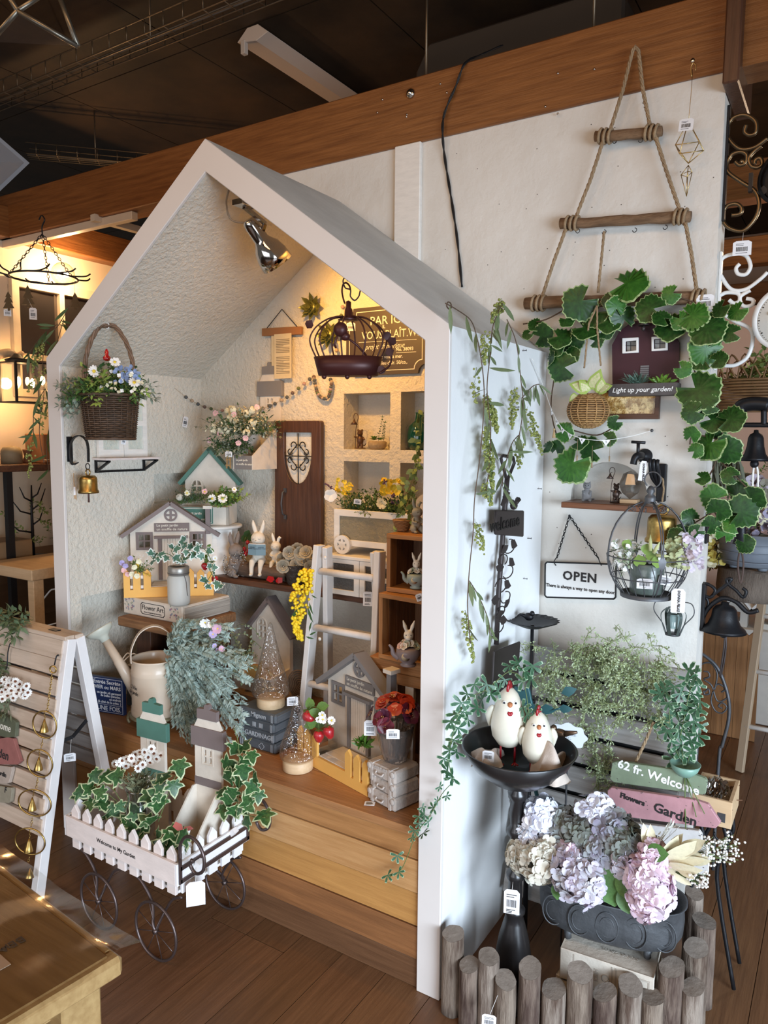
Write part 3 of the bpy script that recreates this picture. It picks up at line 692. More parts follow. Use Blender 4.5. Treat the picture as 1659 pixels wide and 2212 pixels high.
tg=at(157,1022,y=.04); t=thing('wooden_tag','long narrow wooden swallowtail tag hanging beside the brass bell','tag',M=FC(tg,40))
MB().plate([(-.006,0),(.004,0),(.005,-.04),(.010,-.06),(.011,-.098),(.005,-.092),(.0,-.098),(-.003,-.05)],0,.001).build('strip',mat('kraft_card',(.45,.29,.16),.7),t,world=False)
MB().box(0,.008,-.0005,0,-.08,-.05).build('sticker',WPA,t,world=False)
# --- little window and bracket shelf on left wall
sh=thing('bracket_shelf','narrow whitewashed shelf on a black triangular iron bracket, left inner wall','shelf',loc=(XI,.25,1.40))
zt=1.412; xp=-1.545+.085
MB().box(XI+.001,xp,.12,.375,zt-.008,zt).build('board',WHP,sh,bev=.001)
for y in (.135,.357):
    m=MB(); m.bar((XI+.005,y,zt-.008),(XI+.005,y,zt-.056),.008,.008); m.bar((XI+.005,y,zt-.052),(xp-.004,y,zt-.012),.008,.008); m.bar((XI+.004,y,zt-.012),(xp,y,zt-.012),.008,.006); m.build('bracket',BLK,sh)
MB().bar((XI+.005,.135,zt-.052),(XI+.005,.357,zt-.052),.008,.008).build('bracket_rail',BLK,sh)
wn=thing('small_window','small white double casement window panel with frosted lace panes behind the basket','window ornament',loc=(XI+.02,.25,zt))
ML=Matrix(((0,-1,0,XI+.018),(1,0,0,0),(0,0,1,zt+.0005),(0,0,0,1)))
for (a,b) in ((.140,.252),(.254,.366)):
    mb=MB(ML); mb.plate(rect(a,b,0,.262),0,.014,[rect(a+.02,b-.02,.03,.12),rect(a+.02,b-.02,.14,.235)]); mb.build('casement',WHT,wn)
    for z0,z1 in ((.03,.12),(.14,.235)): MB(ML).box(a+.02,b-.02,.006,.009,z0,z1).build('pane',mat('lace_glass',(.56,.60,.53),.35,col2=(.68,.68,.58),vscale=60,bump=.5,bscale=120),wn)
price_tag(at(269,946,y=.17),.016,.024,'paper price tag hanging on the small white window panel',(.9,-.4,0),roll=-14)
# --- felt ball garland
gl=thing('felt_ball_garland','garland of small dark and cream felt balls strung across the back wall','garland',loc=(-1.3,.6,1.65))
FB=[mat('felt_grey',(.10,.105,.105),.95),mat('felt_green',(.13,.15,.07),.95),mat('felt_tan',(.42,.31,.21),.95),mat('felt_brown',(.15,.10,.085),.95),mat('felt_pink',(.42,.27,.25),.95)]
G1=[(377,838),(402,858),(415,866),(428,873),(442,879),(456,883),(480,887),(510,890),(540,886),(568,882),(583,877),(594,872),(608,865),(620,858),(632,849),(645,839),(657,829),(669,819),(678,814)]
G2=[(678,816),(680,828),(683,840),(686,849),(691,856),(697,860),(704,861),(710,856),(713,846),(715,836),(716,825)]
G3=[(714,820),(722,770),(727,757),(730,720),(733,700),(737,682),(740,663)]
mb=MB(); allp=[]
for G,dy in ((G1,.655),(G2,.655),(G3,.655)):
    w=[at(x,y,y=min(dy,.655)) if x>430 else at(x,y,x=XI+.012) for x,y in G]; allp+=w
    mb.tube(w,.0006,3)
mb.build('string',TWN,gl); i=0
def fball(p,r=.0085):
    global i; i+=1
    o=MB().ico(p,r).build('felt_ball',FB[[0,0,2,0,3,1,4,0,3,2][i%10]],gl,fix=False); return o
for x,y in G1[1:]: fball(at(x,y,y=.655) if x>430 else at(x,y,x=XI+.012))
g2=bez([at(x,y,y=.655) for x,y in G2],2)
for p in g2: fball(p,.0078)
for x,y in G3: fball(at(x,y,y=.655))
for o in list(gl.children):
    if o.name.startswith('felt_ball'): pass
price_tag(at(402,900,x=XI+.01),.026,.045,'kraft and white price tag pinned below the felt ball garland',(1,-.1,0),roll=-12)
# --- tower planter on back wall with cream and pink flowers
tp=tower_planter('tower_planter','taupe trimmed tower planter box mounted high in the back left corner',Matrix.Translation(at(545,1015,y=.500)+V((-.048,0,0))),.128,GRYP,front=GRYP,words=('Le petit jardin','un souffle de nature'))
fp=at(525,935,y=.54); f=thing('tower_planter_flowers','bushy bunch of cream and pink flowers in the corner tower planter','flowers',loc=fp)
mb=MB(); bush(mb,fp,(.07,.03,.04),190,.105,.015,.5,.2,[0,2,3],1,.45); mb.build('foliage',[F2,STEM,F3,PCR],f,kind='stuff',fix=False); mb=MB(); bush(mb,fp+V((-.03,-.03,-.055)),(.06,.02,.02),80,.07,.014,.5,.9,[0,2],1,.1); mb.build('lower_foliage',[F2,STEM,F3],f,kind='stuff',fix=False)
for _ in range(14):
    c=fp+V((U(-.12,.09),U(-.07,-.02),U(0,.10))); m=MB()
    for k in range(26): d=rdir(); d=(d+toward(fp)*.4).normalized(); floret(m,c+d*.013,d,.006,0,4)
    m.build('cream_bloom',PCR,f,fix=False)
for (px,py) in [(475,936),(515,957),(531,946),(452,951),(465,892),(555,880),(505,895)]:
    m=MB(); daisy(m,at(px,py,y=.475),toward(fp)+rdir()*.4,.012,0,1,5,.22,.3); m.build('pink_flower',[PK,PCR],f,fix=False)
t=price_tag(at(494,975,y=.47),.026,.022,'white barcode tag on the corner of the tower planter',toward(fp))
ea=thing('mini_easel','tiny wooden easel hanging at the left edge of the tower planter','easel',loc=at(494,1010,y=.50)); e=at(494,1012,y=.50)
m=MB(); 
for s in (-1,1): m.bar(e+V((s*.010,0,0)),e+V((s*.007,0,.05)),.004,.004)
m.bar(e+V((-.012,-.003,.012)),e+V((.012,-.003,.012)),.004,.006); m.bar(e+V((-.01,-.003,.035)),e+V((.01,-.003,.035)),.004,.004); m.build('frame',mat('honey_wood',(.45,.26,.10),.5),ea)
# --- dark toy door
dr=thing('decorative_door','tall narrow dark brown wooden door ornament with an iron scroll window','door ornament',loc=(-.99,.65,SZ))
zd=SZ+.001; ov=[(-.988+.062*cos(a),1.40+.115*sin(a)) if sin(a)<0 else (-.988+.062*(1 if cos(a)>0 else -1)*1.0,1.40+.125) for a in [2*pi*i/28 for i in range(28)]]
ov=[(-.988+.068,1.512)]+[(-.988+.068*cos(-a),1.435+.125*sin(-a)) for a in [pi*i/16 for i in range(17)]]+[(-.988-.068,1.512)]
MB().plate([(-1.108,zd),(-.878,zd),(-.876,1.552),(-.882,1.557),(-1.096,1.557),(-1.102,1.552)],.640,.664,[ov]).build('leaf',DKW,dr,bev=.0015)
mb=MB(); cc=V((-.988,.645,1.42)); mb.tube([cc+V((0,0,.09)),cc+V((0,0,-.11))],.0022,5); mb.tube([cc+V((-.068,0,.0)),cc+V((.068,0,0))],.0022,5)
for s in (-1,1):
    for u in (-1,1):
        mb.tube(arc(cc+V((s*.022,0,u*.042)),.013,-30*u if s>0 else 180+30*u,(-30*u+260*u) if s>0 else (180+30*u-260*u),12),.0022,5)
        mb.tube(arc(cc+V((s*.040,0,u*.016)),.011,90*u,90*u-260*s*u,12),.0022,5)
        mb.tube([cc+V((s*.004,0,u*.045)),cc+V((s*.045,0,u*.004))],.0022,5)
mb.tube([V((x,.645,z)) for x,z in ov[1:-1]],.0025,5); mb.build('iron_scroll',BLK,dr)
MB().plate([(x,z) for x,z in ov],.655,.657).build('pane',mat('white_glass',(.70,.67,.60),.4,bump=.3,bscale=60),dr)
hz=at(613,1088,y=.63); MB().tube([hz+V((.003,.01,.055)),hz+V((-.002,-.006,.045)),hz+V((-.005,-.01,0)),hz+V((-.002,-.006,-.04)),hz+V((.003,.01,-.05))],.0035,6).box(hz.x-.003,hz.x+.009,hz.y+.002,hz.y+.009,hz.z+.045,hz.z+.062).box(hz.x-.003,hz.x+.009,hz.y+.002,hz.y+.009,hz.z-.062,hz.z-.045).build('handle',IRONG,dr)
# --- hanging book page
pgp=at(610,715,y=.66); pg=thing('hanging_book_page','old printed pages hanging from a wooden magnetic rail and cord on the back wall','wall hanging',loc=pgp)
a=at(568,718,y=.66); b=at(652,714,y=.66); MB().bar(a,b,.014,.030,up=(0,0,1)).build('rail',mat('rail_wood',(.30,.13,.045),.5),pg,bev=.001)
top=at(609,668,y=.668); MB().tube([a+V((.018,-.0,.012)),top,b+V((-.018,0,.012))],.0018,5).build('cord',BLK,pg)
OLD=mat('old_paper',(.66,.54,.34),.8,var=.06,vscale=30); MB(FC(pgp,2)).plate(rect(-.055,.036,-.155,-.005),0,.001).build('back_page',OLD,pg)
M=FC(pgp+V((.006,-.009,0)),2); MB(M).plate(rect(-.040,.045,-.185,-.012),0,.001).build('front_page',OLD,pg)
mb=MB(M)
for k in range(22):
    if k in (9,10): continue
    z=-.035-.0062*k; mb.box(-.030,.036-(k%5==4)*.03,-.0006,0,z,z+.0022)
mb.build('print',mat('faded_print',(.16,.12,.08),.8),pg)
# --- succulents on wall
SUC=mat('golden_green_succulent',(.21,.20,.06),.35,.35,col2=(.12,.13,.04),vscale=30)
for (px,py,lab) in ((676,664,'gold green artichoke-like succulent ornament, upper of two on the back wall'),(712,724,'gold green succulent ornament, lower one behind the maroon birdcage')):
    c=at(px,py,y=.655); t=thing('succulent_ornament',lab,'wall ornament',loc=c)
    MB().lathe([(.03,.0),(.02,-.018),(0,-.018)],12,M=Matrix.Translation(c)@Matrix.Rotation(pi/2,4,'X')@Matrix.Scale(-1,4,V((0,0,1)))).build('base',SUC,t)
    for l in range(4):
        for k in range(8-l):
            a=2*pi*k/(8-l)+l*.4; d=V((cos(a),-.25-l*.38,sin(a))).normalized()
            m=MB(); M=lmat(c+V((0,-.004*l,0)),d,V((0,-1,0))+d*-.3,.058-.010*l)
            m.add([(0,0,0),(.20,.35,.05),(.16,.7,.08),(0,1,.16),(-.16,.7,.08),(-.20,.35,.05),(0,.5,-.03)],[(0,1,6),(1,2,6),(2,3,6),(3,4,6),(4,5,6),(5,0,6)],0,True,M); m.build('petal',SUC,t,fix=False)
# --- maroon half birdcage planter
MAR=mat('maroon_metal',(.060,.016,.014),.42,.25); cy=.10
cg=at(752,805,y=cy); hk2=at(747,606,y=cy)
cage=thing('birdcage_planter','maroon metal birdcage planter with an oval tray hanging under the right roof slope','birdcage',loc=cg)
rx,ry=.098,.055; Mc=FC(at(752,812,y=cy),28); tray=.052
mb=MB(Mc); n=32; vs=[];fs=[]
for (s,z) in ((.86,0),(1,tray),(.96,tray),(.82,.004),(0,.004)):
    for j in range(n): a=2*pi*j/n; vs.append((rx*s*cos(a),ry*s*sin(a),z))
for i in range(4):
    for j in range(n): fs.append((i*n+j,i*n+(j+1)%n,(i+1)*n+(j+1)%n,(i+1)*n+j))
fs.append(tuple(range(n-1,-1,-1))); mb.add(vs,fs,0,True); mb.build('tray',MAR,cage)
mb=MB(Mc)
for x in (-.065,0,.062): mb.ball((x,-.02,-.004),.007,n=8,k=6)
mb.build('foot',MAR,cage); mb=MB(Mc); zt_=tray+.122
for k in range(10):
    a=2*pi*k/10+.2; K=lambda f,z: V((rx*f*cos(a),ry*f*sin(a),z))
    MB(Mc).tube(bez([K(.93,tray-.002),K(1.08,tray+.03),K(1.10,tray+.055),K(.90,tray+.085),K(.50,tray+.108),K(.10,zt_-.012)],5),.0024,6).build('wire',MAR,cage)
mb.lathe([(.03,zt_-.02),(.015,zt_-.012),(.012,zt_+.008),(.008,zt_+.014),(.008,zt_+.03),(0,zt_+.034)],14); mb.build('cap',MAR,cage)
tp_=Mc@V((0,0,zt_+.03)); MB().tube(bez([tp_,at(745,655,y=cy),at(739,632,y=cy),at(741,615,y=cy),at(748,611,y=cy),at(755,618,y=cy),at(757,627,y=cy)],6),.0026,6).build('hook',MAR,cage)
m=MB(Mc); m.ball((-.012,-.075,.118),(.020,.016,.020),0,10,8); m.ball((.0,-.07,.10),(.014,.012,.012),0,8,6); m.tube([(.0,-.07,.10),(.03,-.05,.08),(.055,-.04,.052)],.003,5)
m.tube([(-.02,-.075,.104),(-.03,-.07,.08),(-.026,-.065,.07)],.003,5); m.build('bird',MAR,cage)
for (x,z,dx,dz) in ((.115,.085,.03,.03),(.12,.10,-.05,.045),(.105,.06,.05,.02),(-.115,.13,.02,.03),(.108,.02,-.06,-.02)):
    MB(Mc).add([(0,0,0),(.4,.3,.06),(.42,.65,.08),(0,1,0),(-.42,.65,.08),(-.4,.3,.06)],[(0,1,5),(1,2,4,5),(2,3,4)],0,True,lmat((x,-.01,z),(dx,-.01,dz),(0.1,-1,0),.028)).build('metal_leaf',MAR,cage,fix=False)
MB(Mc).tube(bez([(.09,-.02,.005),(.118,-.01,.03),(.122,-.01,.075),(.11,-.01,.10)],5),.003,5).build('leaf_scroll',MAR,cage)
s_=thing('s_hook','grey steel S-shaped hook under the right roof slope holding the birdcage','hook',loc=hk2)
MB().tube(bez([at(752,607,y=cy),at(745,600,y=cy),at(741,608,y=cy-.01),at(746,622,y=cy),at(757,626,y=cy),at(757,640,y=cy),at(766,649,y=cy),at(775,640,y=cy),at(778,628,y=cy)],5),.0022,6).build('hook',IRONG,s_)
price_tag(at(758,697,y=.50),.030,.028,'cream price tag hanging beside the dark French sign',(.5,-.85,0))
# --- PAR ICI sign
sg=thing('french_sign','dark brown notched sign with cream French lettering on the back wall','sign',loc=(-.60,.66,1.84))
sx0,sx1,sz0,sz1=-.772,-.432,1.722,1.966; nn=.032
def notch(a,b,c,d,n):
    out=[]
    for cx,cz,a0 in ((b,c,180),(b,d,270),(a,d,0),(a,c,90)):
        pts=[(cx+n*cos(radians(a0-90*i/5)),cz+n*sin(radians(a0-90*i/5))) for i in range(6)]; out+=pts
    return out
SGN=mat('sign_brown',(.060,.042,.034),.5)
MB().plate(notch(sx0,sx1,sz0,sz1,nn),.662,.669).build('board',SGN,sg)
MB().plate(notch(sx0+.014,sx1-.014,sz0+.014,sz1-.014,nn),.6612,.662,[notch(sx0+.0165,sx1-.0165,sz0+.0165,sz1-.0165,nn)]).build('border_line',WINK,sg)
def st_(s,px,py,size,par,y,m=WINK,al='CENTER',**k): p=at(px,py,y=y); return text(s,size,'lettering',m,par,Matrix.Translation(p),al,local=False,**k)
st_('PAR ICI,S',842,691,.043,sg,.661,bold=.0002); st_('IL',829,706,.016,sg,.661,bold=.0004); st_('VOUS PLAÎT.W.',842,722,.040,sg,.661,bold=.0002,sx=.88)
st_('projet chimérique',830,748,.027,sg,.661,shear=.5,sx=.85); st_('No. 38093',874,754,.017,sg,.661,bold=.0004); st_("D'ici, on voit la mer.",834,771,.018,sg,.661,bold=.0003,sx=.95); st_('et ciel bleu clair. 50/co,.',838,784,.018,sg,.661,bold=.0003,sx=.95)
m=MB(); 
for (a,b) in (((775,740),(900,733)),((856,762),(899,760))): m.bar(at(*a,y=.6612),at(*b,y=.6612),.001,.0016)
m.build('rule_line',WINK,sg)
# --- niche items
def lamp_figure(name,label,c,s,m,arm=1):
    t=thing(name,label,'figurine',loc=c); c=V(c)
    sh=[('b',(0,0,.30),(.13,.12,.18)),('b',(0,-.02,.55),(.11,.11,.11)),('b',(-.07,0,.66),(.045,.03,.05)),('b',(.07,0,.66),(.045,.03,.05)),('b',(0,-.13,.53),(.05,.05,.04)),('t',[(-.06,-.02,.15),(-.07,-.05,.04)],[.06,.055]),('t',[(.06,-.02,.15),(.07,-.05,.04)],[.06,.055]),('t',[(-.1,0,.4),(-.2,-.06,.42)],[.04,.03]),('t',[(.1,0,.4),(.17,-.05,.33)],[.04,.03]),('t',[(.0,.1,.15),(.14,.16,.1),(.2,.1,.2)],[.03,.025,.02])]
    me=blob('body',sh,.022,m,2); me.transform(Matrix.Translation(c)@Matrix.Rotation(radians(25),4,'Z')@Matrix.Scale(s,4)); link('body',me,t)
    MB().lathe([(.20*s,0),(.22*s,.02*s),(.18*s,.035*s),(0,.04*s)],16,c=c).build('base',m,t)
    p=[c+V((-.17,-.06,.02))*s,c+V((-.16,-.06,.6))*s,c+V((-.10,-.06,.95))*s,c+V((-.05,-.06,1.12))*s,c+V((-.10,-.06,1.25))*s,c+V((-.2,-.06,1.25))*s,c+V((-.25,-.06,1.14))*s,c+V((-.22,-.06,1.05))*s]
    MB().tube(bez(p,5),.014*s,5).build('lamp_post',m,t); MB().lathe([(.14*s,.86*s),(.05*s,.97*s),(.02*s,1.06*s),(0,1.07*s)],10,c=c+V((-.22,-.06,-.0))*s).build('lamp_shade',m,t); return t
BRZ=mat('bronze_resin',(.11,.055,.03),.4,.4)
lamp_figure('bear_lamp_figurine','bronze bear figurine holding a tall lamp post in the upper left wall niche',at(778,969,y=.71),.105,BRZ)
c=at(815,968,y=.715); c.z=1.451; pt=thing('niche_succulent','green succulents in a rough stone pot inside the upper left niche','potted plant',loc=c)
MB().lathe([(.026,0),(.036,.012),(.036,.026),(.031,.031),(0,.029)],16,c=c).build('pot',mat('stone_pot',(.38,.28,.17),.8,var=.2,vscale=60,bump=.5,bscale=120),pt)
m=MB()
for cc,R,k in ((c+V((-.008,-.01,.034)),.03,3),(c+V((.018,-.01,.035)),.018,3)):
    for l in range(k):
        for i_ in range(9): a=2*pi*i_/9+l*.5; d=V((cos(a),sin(a),.3+l*.8)); mleaf(m,cc,d,V((0,0,1)),R*(1-.2*l),.45,0)
for k in range(3): sprig(m,c+V((.004+.012*k,.0,.03)),(U(-.1,.3),0,1),.09-.02*k,10,.010,.5,0,1,1)
m.build('leaves',[mat('succulent_green',(.20,.30,.06),.4),mat('succulent_dark',(.05,.11,.04),.5)],pt,kind='stuff',fix=False)
c=at(906,971,y=.73); c.z=1.452; bt=thing('green_glass_bottle','dark green ribbed glass bottle in the upper right wall niche','bottle',loc=c)
MB().lathe([(.03,0),(.042,.012),(.046,.05),(.040,.085),(.018,.105),(.014,.13),(.017,.135),(.013,.135)],24,c=c,cap=False).build('body',mat('green_glass',(.01,.10,.07),.08,trans=.5,coat=.6),bt)
iv=thing('hanging_ivy','trailing light green ivy hanging down beside the inner edge of the right pillar','plant',loc=at(905,900,y=.55))
GR_L=mat('light_ivy',(.28,.34,.10),.5,col2=(.14,.22,.06),vscale=20)
mb=MB()
for pts in ([(905,885),(898,930),(900,975),(895,1020),(880,1060),(862,1095),(850,1140)],[(912,900),(905,990),(890,1050),(872,1080),(868,1110)],[(908,950),(898,1040),(890,1090),(880,1130)],[(900,1000),(880,1040),(862,1070)]):
    w=bez([at(x,y,y=.45-.0004*(y-885)) for x,y in pts],5); mb.tube(w,.0009,4,1)
    for i_,p in enumerate(w): mleaf(mb,p,rdir()+V((0,0,-.4)),V((.7,-.7,.2))+rdir()*.5,U(.018,.03),.62,0)
mb.build('foliage',[GR_L,STEM],iv,kind='stuff',fix=False)
# ================================================================== LOWER INTERIOR
def bx(t,name,m,a,b,c,d,e,f,bev=.0015,**k): return MB(L(t)).box(a,b,c,d,e,f).build(name,m,t,bev=bev,**k)
STW=wood('rough_stool_wood',(.33,.17,.075),(.19,.09,.04),0,.7,6,.4)
s=thing('wooden_stool','rough sawn brown wooden stool in the left corner carrying the flower book','stool',loc=(-1.29,.28,BT))
MB().box(-1.45,-1.13,.14,.44,.785,.82).build('seat',STW,s,bev=.004)
for x in (-1.40,-1.20): MB().box(x-.02,x+.06,.20,.42,BT+.001,.785).build('leg',DKW,s,bev=.002)
bk=thing('flower_book_box','thick cream book box with FLOWER ART spine printed with sprigs, on the wooden stool'.replace('FLOWER ART','Flower Art'),'book',loc=(-1.31,.3,.8205))
BKC=mat('book_cream',(.62,.54,.45),.7,var=.08,vscale=30); PGE=mat('page_block',(.50,.45,.38),.8,col2=(.24,.21,.18),vscale=4,stretch=(1,1,60))
MB().box(-1.475,-1.155,.188,.43,.8205,.886).build('cover',BKC,bk,bev=.004)
MB().box(-1.160,-1.150,.197,.425,.828,.878).build('page_block',PGE,bk)
fr=MB(); a,b=at(300,1312,y=.187),at(358,1342,y=.187); 
zc=.854; fr.plate(notch(-1.375,-1.245,zc-.022,zc+.022,.006),.1868,.188,[notch(-1.373,-1.247,zc-.020,zc+.020,.006)]); fr.build('title_frame',INK,bk)
text('Flower Art',.026,'lettering',INK,bk,Matrix.Translation((-1.31,.1872,zc+.004)),local=False); text('flower arrangement and decoration',.0065,'lettering',INK,bk,Matrix.Translation((-1.31,.1872,zc-.013)),local=False)
m=MB()
for x0 in (-1.46,-1.435,-1.22,-1.19):
    for _ in range(11): mleaf(m,(x0+U(0,.022),.1868,U(.828,.880)),V((U(-1,1),-.02,U(.2,1))),V((0,-1,0)),.010,.5,random.choice((0,1,2)))
m.build('sprig_print',[mat('print_blue',(.20,.25,.33),.8),mat('print_plum',(.30,.14,.20),.8),mat('print_green',(.25,.30,.22),.8)],bk,kind='stuff',fix=False)
h1=house_garden('house_planter','large cream house planter with taupe roof and ochre fence on the flower book',FC((-1.318,.275,.887),42),.33,BRNP)
# jar with ivy
def lift(p,z): p=V(p); p.z=z; return p
jc=at(387,1306,z=.887); jar=thing('mason_jar','frosted glass mason jar with metal lid ring and wire handle on the flower book','jar',loc=jc)
MB().lathe([(.030,0),(.038,.006),(.040,.02),(.040,.098),(.036,.108),(.034,.112)],28,c=jc).build('body',FRO,jar)
MB().lathe([(.036,.110),(.038,.112),(.038,.138),(.035,.142),(.030,.142),(.030,.135)],28,c=jc,cap=False).build('lid_ring',mat('tarnished_ring',(.30,.28,.25),.4,.6),jar)
mb=MB(); mb.tube(bez([jc+V((.036,-.01,.12)),jc+V((.044,-.005,.09)),jc+V((.043,-.0,.05)),jc+V((.036,.01,.03))],6),.0012,5); mb.tube([jc+V((.038*cos(a),.038*sin(a),.118)) for a in [2*pi*k/24 for k in range(24)]],.0012,5,closed=True); mb.build('wire_handle',IRONG,jar)
iv=thing('jar_ivy','variegated white edged ivy spilling out of the frosted jar','plant',loc=jc+V((0,0,.142)))
for pts in ([(385,1215),(370,1200),(350,1195),(335,1210),(325,1200)],[(390,1215),(398,1190),(405,1180),(395,1170)],[(395,1215),(420,1195),(440,1205),(455,1235),(475,1270)],[(392,1215),(425,1185),(445,1190),(460,1230),(440,1265)],[(390,1215),(370,1190),(385,1180)]):
    w=[at(x,y,y=.17) for x,y in pts]; w=bez(w,4); MB().tube(w,.0012,4).build('stem',STEM,iv)
    for i,p in enumerate(w[2::2]): leaf(ivy_b,iv,p+rdir()*.008,rdir()+V((.3,-.3,-.2)),toward(p)+rdir()*.5,U(.026,.04))
fl=thing('ivy_side_blossoms','tiny lavender and yellow blossoms with a gypsophila tuft behind the ochre picket fence','flowers',loc=at(290,1240,y=.2))
mb=MB(); c=at(300,1235,y=.22); bush(mb,c,(.02,.02,.01),24,.055,.010,.5,.2,[0,3],1,.6)
for (px,py,k) in ((263,1216,0),(271,1222,0),(281,1206,0),(268,1232,2),(276,1240,2),(290,1225,3),(300,1213,3),(285,1240,3),(296,1244,3)):
    floret(mb,at(px,py,y=.17),toward(c)+rdir()*.4,.011,[4,3,5,6][k],5)
for _ in range(40): mb.ico(at(U(296,325),U(1196,1222),y=.2),.0022,7)
mb.build('blossoms',[F1,STEM,F3,PY,mat('petal_lavender',(.42,.36,.62),.6),PK,PCR,PW_],fl,kind='stuff',fix=False)
STR=mat('strawberry_red',(.42,.010,.018),.25,coat=.7,bump=.3,bscale=180)
def strawberry(name,label,pts,leaves,y,s=1,cat='strawberry plant'):
    c0=at(*leaves[0][:2],y=y); t=thing(name,label,cat,loc=c0)
    LV=mat('strawberry_leaf',(.13,.25,.05),.5,col2=(.08,.16,.03),vscale=10)
    for (px,py,r) in pts:
        c=at(px,py,y=y-.02); MB().lathe([(0,-.021*s),(.008*s,-.016*s),(.0135*s,-.004*s),(.0145*s,.004*s),(.010*s,.011*s),(0,.013*s)],12,M=Matrix.Translation(c)@Matrix.Rotation(radians(r),4,'Y')).build('strawberry',STR,t)
        m=MB()
        for k in range(6): a=k*pi/3; mleaf(m,c+V((0,0,.012*s)),(cos(a),sin(a),.1),(0,0,1),.011*s,.6)
        m.tube(bez([c+V((0,0,.012*s)),c.lerp(c0,.5)+V((0,0,.02)),c0],4),.0008,4); m.build('calyx',LV,t,fix=False)
    lm=simple_leaf('leaf',.7,LV)
    for (px,py) in leaves:
        p=at(px,py,y=y); leaf(lm,t,p,rdir()+V((0,-.4,.6)),toward(p)+V((0,0,.6))+rdir()*.4,.035*s)
    m=MB()
    for k in range(4):
        c=at(leaves[0][0]+U(5,35),leaves[0][1]+U(-5,30),y=y-.03); daisy(m,c,toward(c)+rdir()*.4,.011*s,0,1,5,.25)
    m.build('blossom',[PW_,PY],t,kind='stuff',fix=False); return t
strawberry('strawberry_sprig','strawberry sprig with two dark red berries at the right of the ochre picket fence',[(442,1222,-10),(464,1250,10)],[(448,1203),(455,1196),(440,1208),(462,1208),(450,1190),(436,1200)],.24,.85)
# green roofed planter on white stand
wp=at(470,1133,y=.50); ws=thing('white_plant_stand','white octagonal plant stand carrying the green-roofed planter','stand',loc=(-1.325,.53,SZ))
MB().lathe([(.098,.181),(.103,.185),(.103,.192),(.098,.195),(0,.195)],32,c=(-1.325,.535,SZ)).build('top',WHT,ws); MB().lathe([(.085,0.001),(.085,.18)],8,c=(-1.325,.535,SZ),sm=False).build('body',WHT,ws)
gp=gable_planter('gable_planter','cream planter with a green gable roof and green name board, in the back left corner',FC((-1.340,.475,1.141),28),.212,.80,1.40,GRNP,sign=True,boxh=.34)
def fl_box(name,label,spots,y,mats,cat='flowers',n=26,ln=.05,ll=.012,lw=.5,droop=.3,ms=None,flowers=()):
    c0=at(*spots[0],y=y); t=thing(name,label,cat,loc=c0); mb=MB()
    for s_ in spots: bush(mb,at(*s_,y=y),(.02,.015,.01),n,ln,ll,lw,droop,list(range(1,len(mats))),0,.5)
    mb.build('foliage',[STEM]+mats[1:] if False else [STEM,*mats[1:]],t,kind='stuff',fix=False)
    for (px,py,R,k,mm) in flowers:
        m=MB(); p=at(px,py,y=y-.045); daisy(m,p,toward(p)+V((0,0,.3))+rdir()*.3,R,0,1,k); m.build('flower',[mm,PY],t,fix=False)
    return t
F5=mat('leaf_blue_green',(.11,.19,.14),.55)
fl_box('green_box_left_plant','feathery blue-green plant with a pale puff in the left end of the green-signed planter',[(410,1086),(425,1082),(396,1086)],.46,[STEM,F5,F3,F1],ln=.055,ll=.012,lw=.25,droop=0,flowers=((442,1062,.012,5,PK),(404,1065,.012,6,PCR)))
c=at(388,1074,y=.41); p=thing('pale_puff_flower','round pale dried puff flower at the left end of the green-roofed planter','flower',loc=c)
m=MB(); m.ico(c,.012,0)
for _ in range(60): d=rdir(); floret(m,c+d*.012,d,.005,0,4)
m.build('head',mat('puff_cream',(.62,.58,.48),.8),p,fix=False)
fl_box('green_box_right_plant','lime green leafy plant with two white daisies in the right end of the green-signed planter',[(484,1092),(496,1084),(474,1086)],.46,[STEM,F4,F1],ln=.055,ll=.018,lw=.55,droop=0,flowers=((458,1077,.018,11,PW_),(481,1077,.020,12,PW_),(506,1057,.010,6,PW_)))
# figures on shelf
GRB=mat('grey_stone_resin',(.23,.19,.165),.7,var=.15,vscale=30,bump=.3,bscale=60)
gb=at(507,1246,z=SZ); bunny('grey_bunny_figurine','grey stone bunny in a silvery knitted collar, far left of the dark shelf',FC(lift(gb,SZ+.002),85),.082,GRB,'crouch')
m=MB(); 
for _ in range(130): a=U(0,6.28); h=U(.01,.10); r=.034+.010*sin(h*30); m.ico(gb+V((r*cos(a),r*sin(a),h)),.0030)
y_=thing('silver_beads','glittering silver beads wrapped round the grey bunny','bead garland',loc=gb); m.build('beads',mat('silver_glitter',(.6,.6,.6),.2,.9),y_,kind='stuff',fix=False)
LOGM=mat('dark_log_bark',(.13,.085,.06),.8,var=.35,vscale=10,stretch=(1,6,6),bump=.6,bscale=30,bstretch=(1,6,6))
lg=thing('bark_log','dark bark log on the shelf on which the two white bunnies sit','log',loc=(-1.07,.52,SZ))
l0=at(506,1245,y=.515); l1=at(622,1258,y=.515); l0.z=l1.z=SZ+.031
MB().tube([l0.lerp(l1,i/8)+V((0,U(-.003,.003),U(-.001,.001))) for i in range(9)],[.030+U(-.002,.002) for _ in range(9)],16).build('log',LOGM,lg)
b1=at(559,1216,y=.515); b1.z=SZ+.056; rb=bunny('reading_bunny_figurine','larger white bunny figurine sitting on the log reading an open blue book',FC(b1,24),.080,RES)
M=FC(b1+V((.023,-.040,.042)),24)
bb=thing('blue_open_book','small open pale blue book held by the larger white bunny','book',M=M)
BLB=mat('pale_blue_cover',(.19,.31,.38),.6)
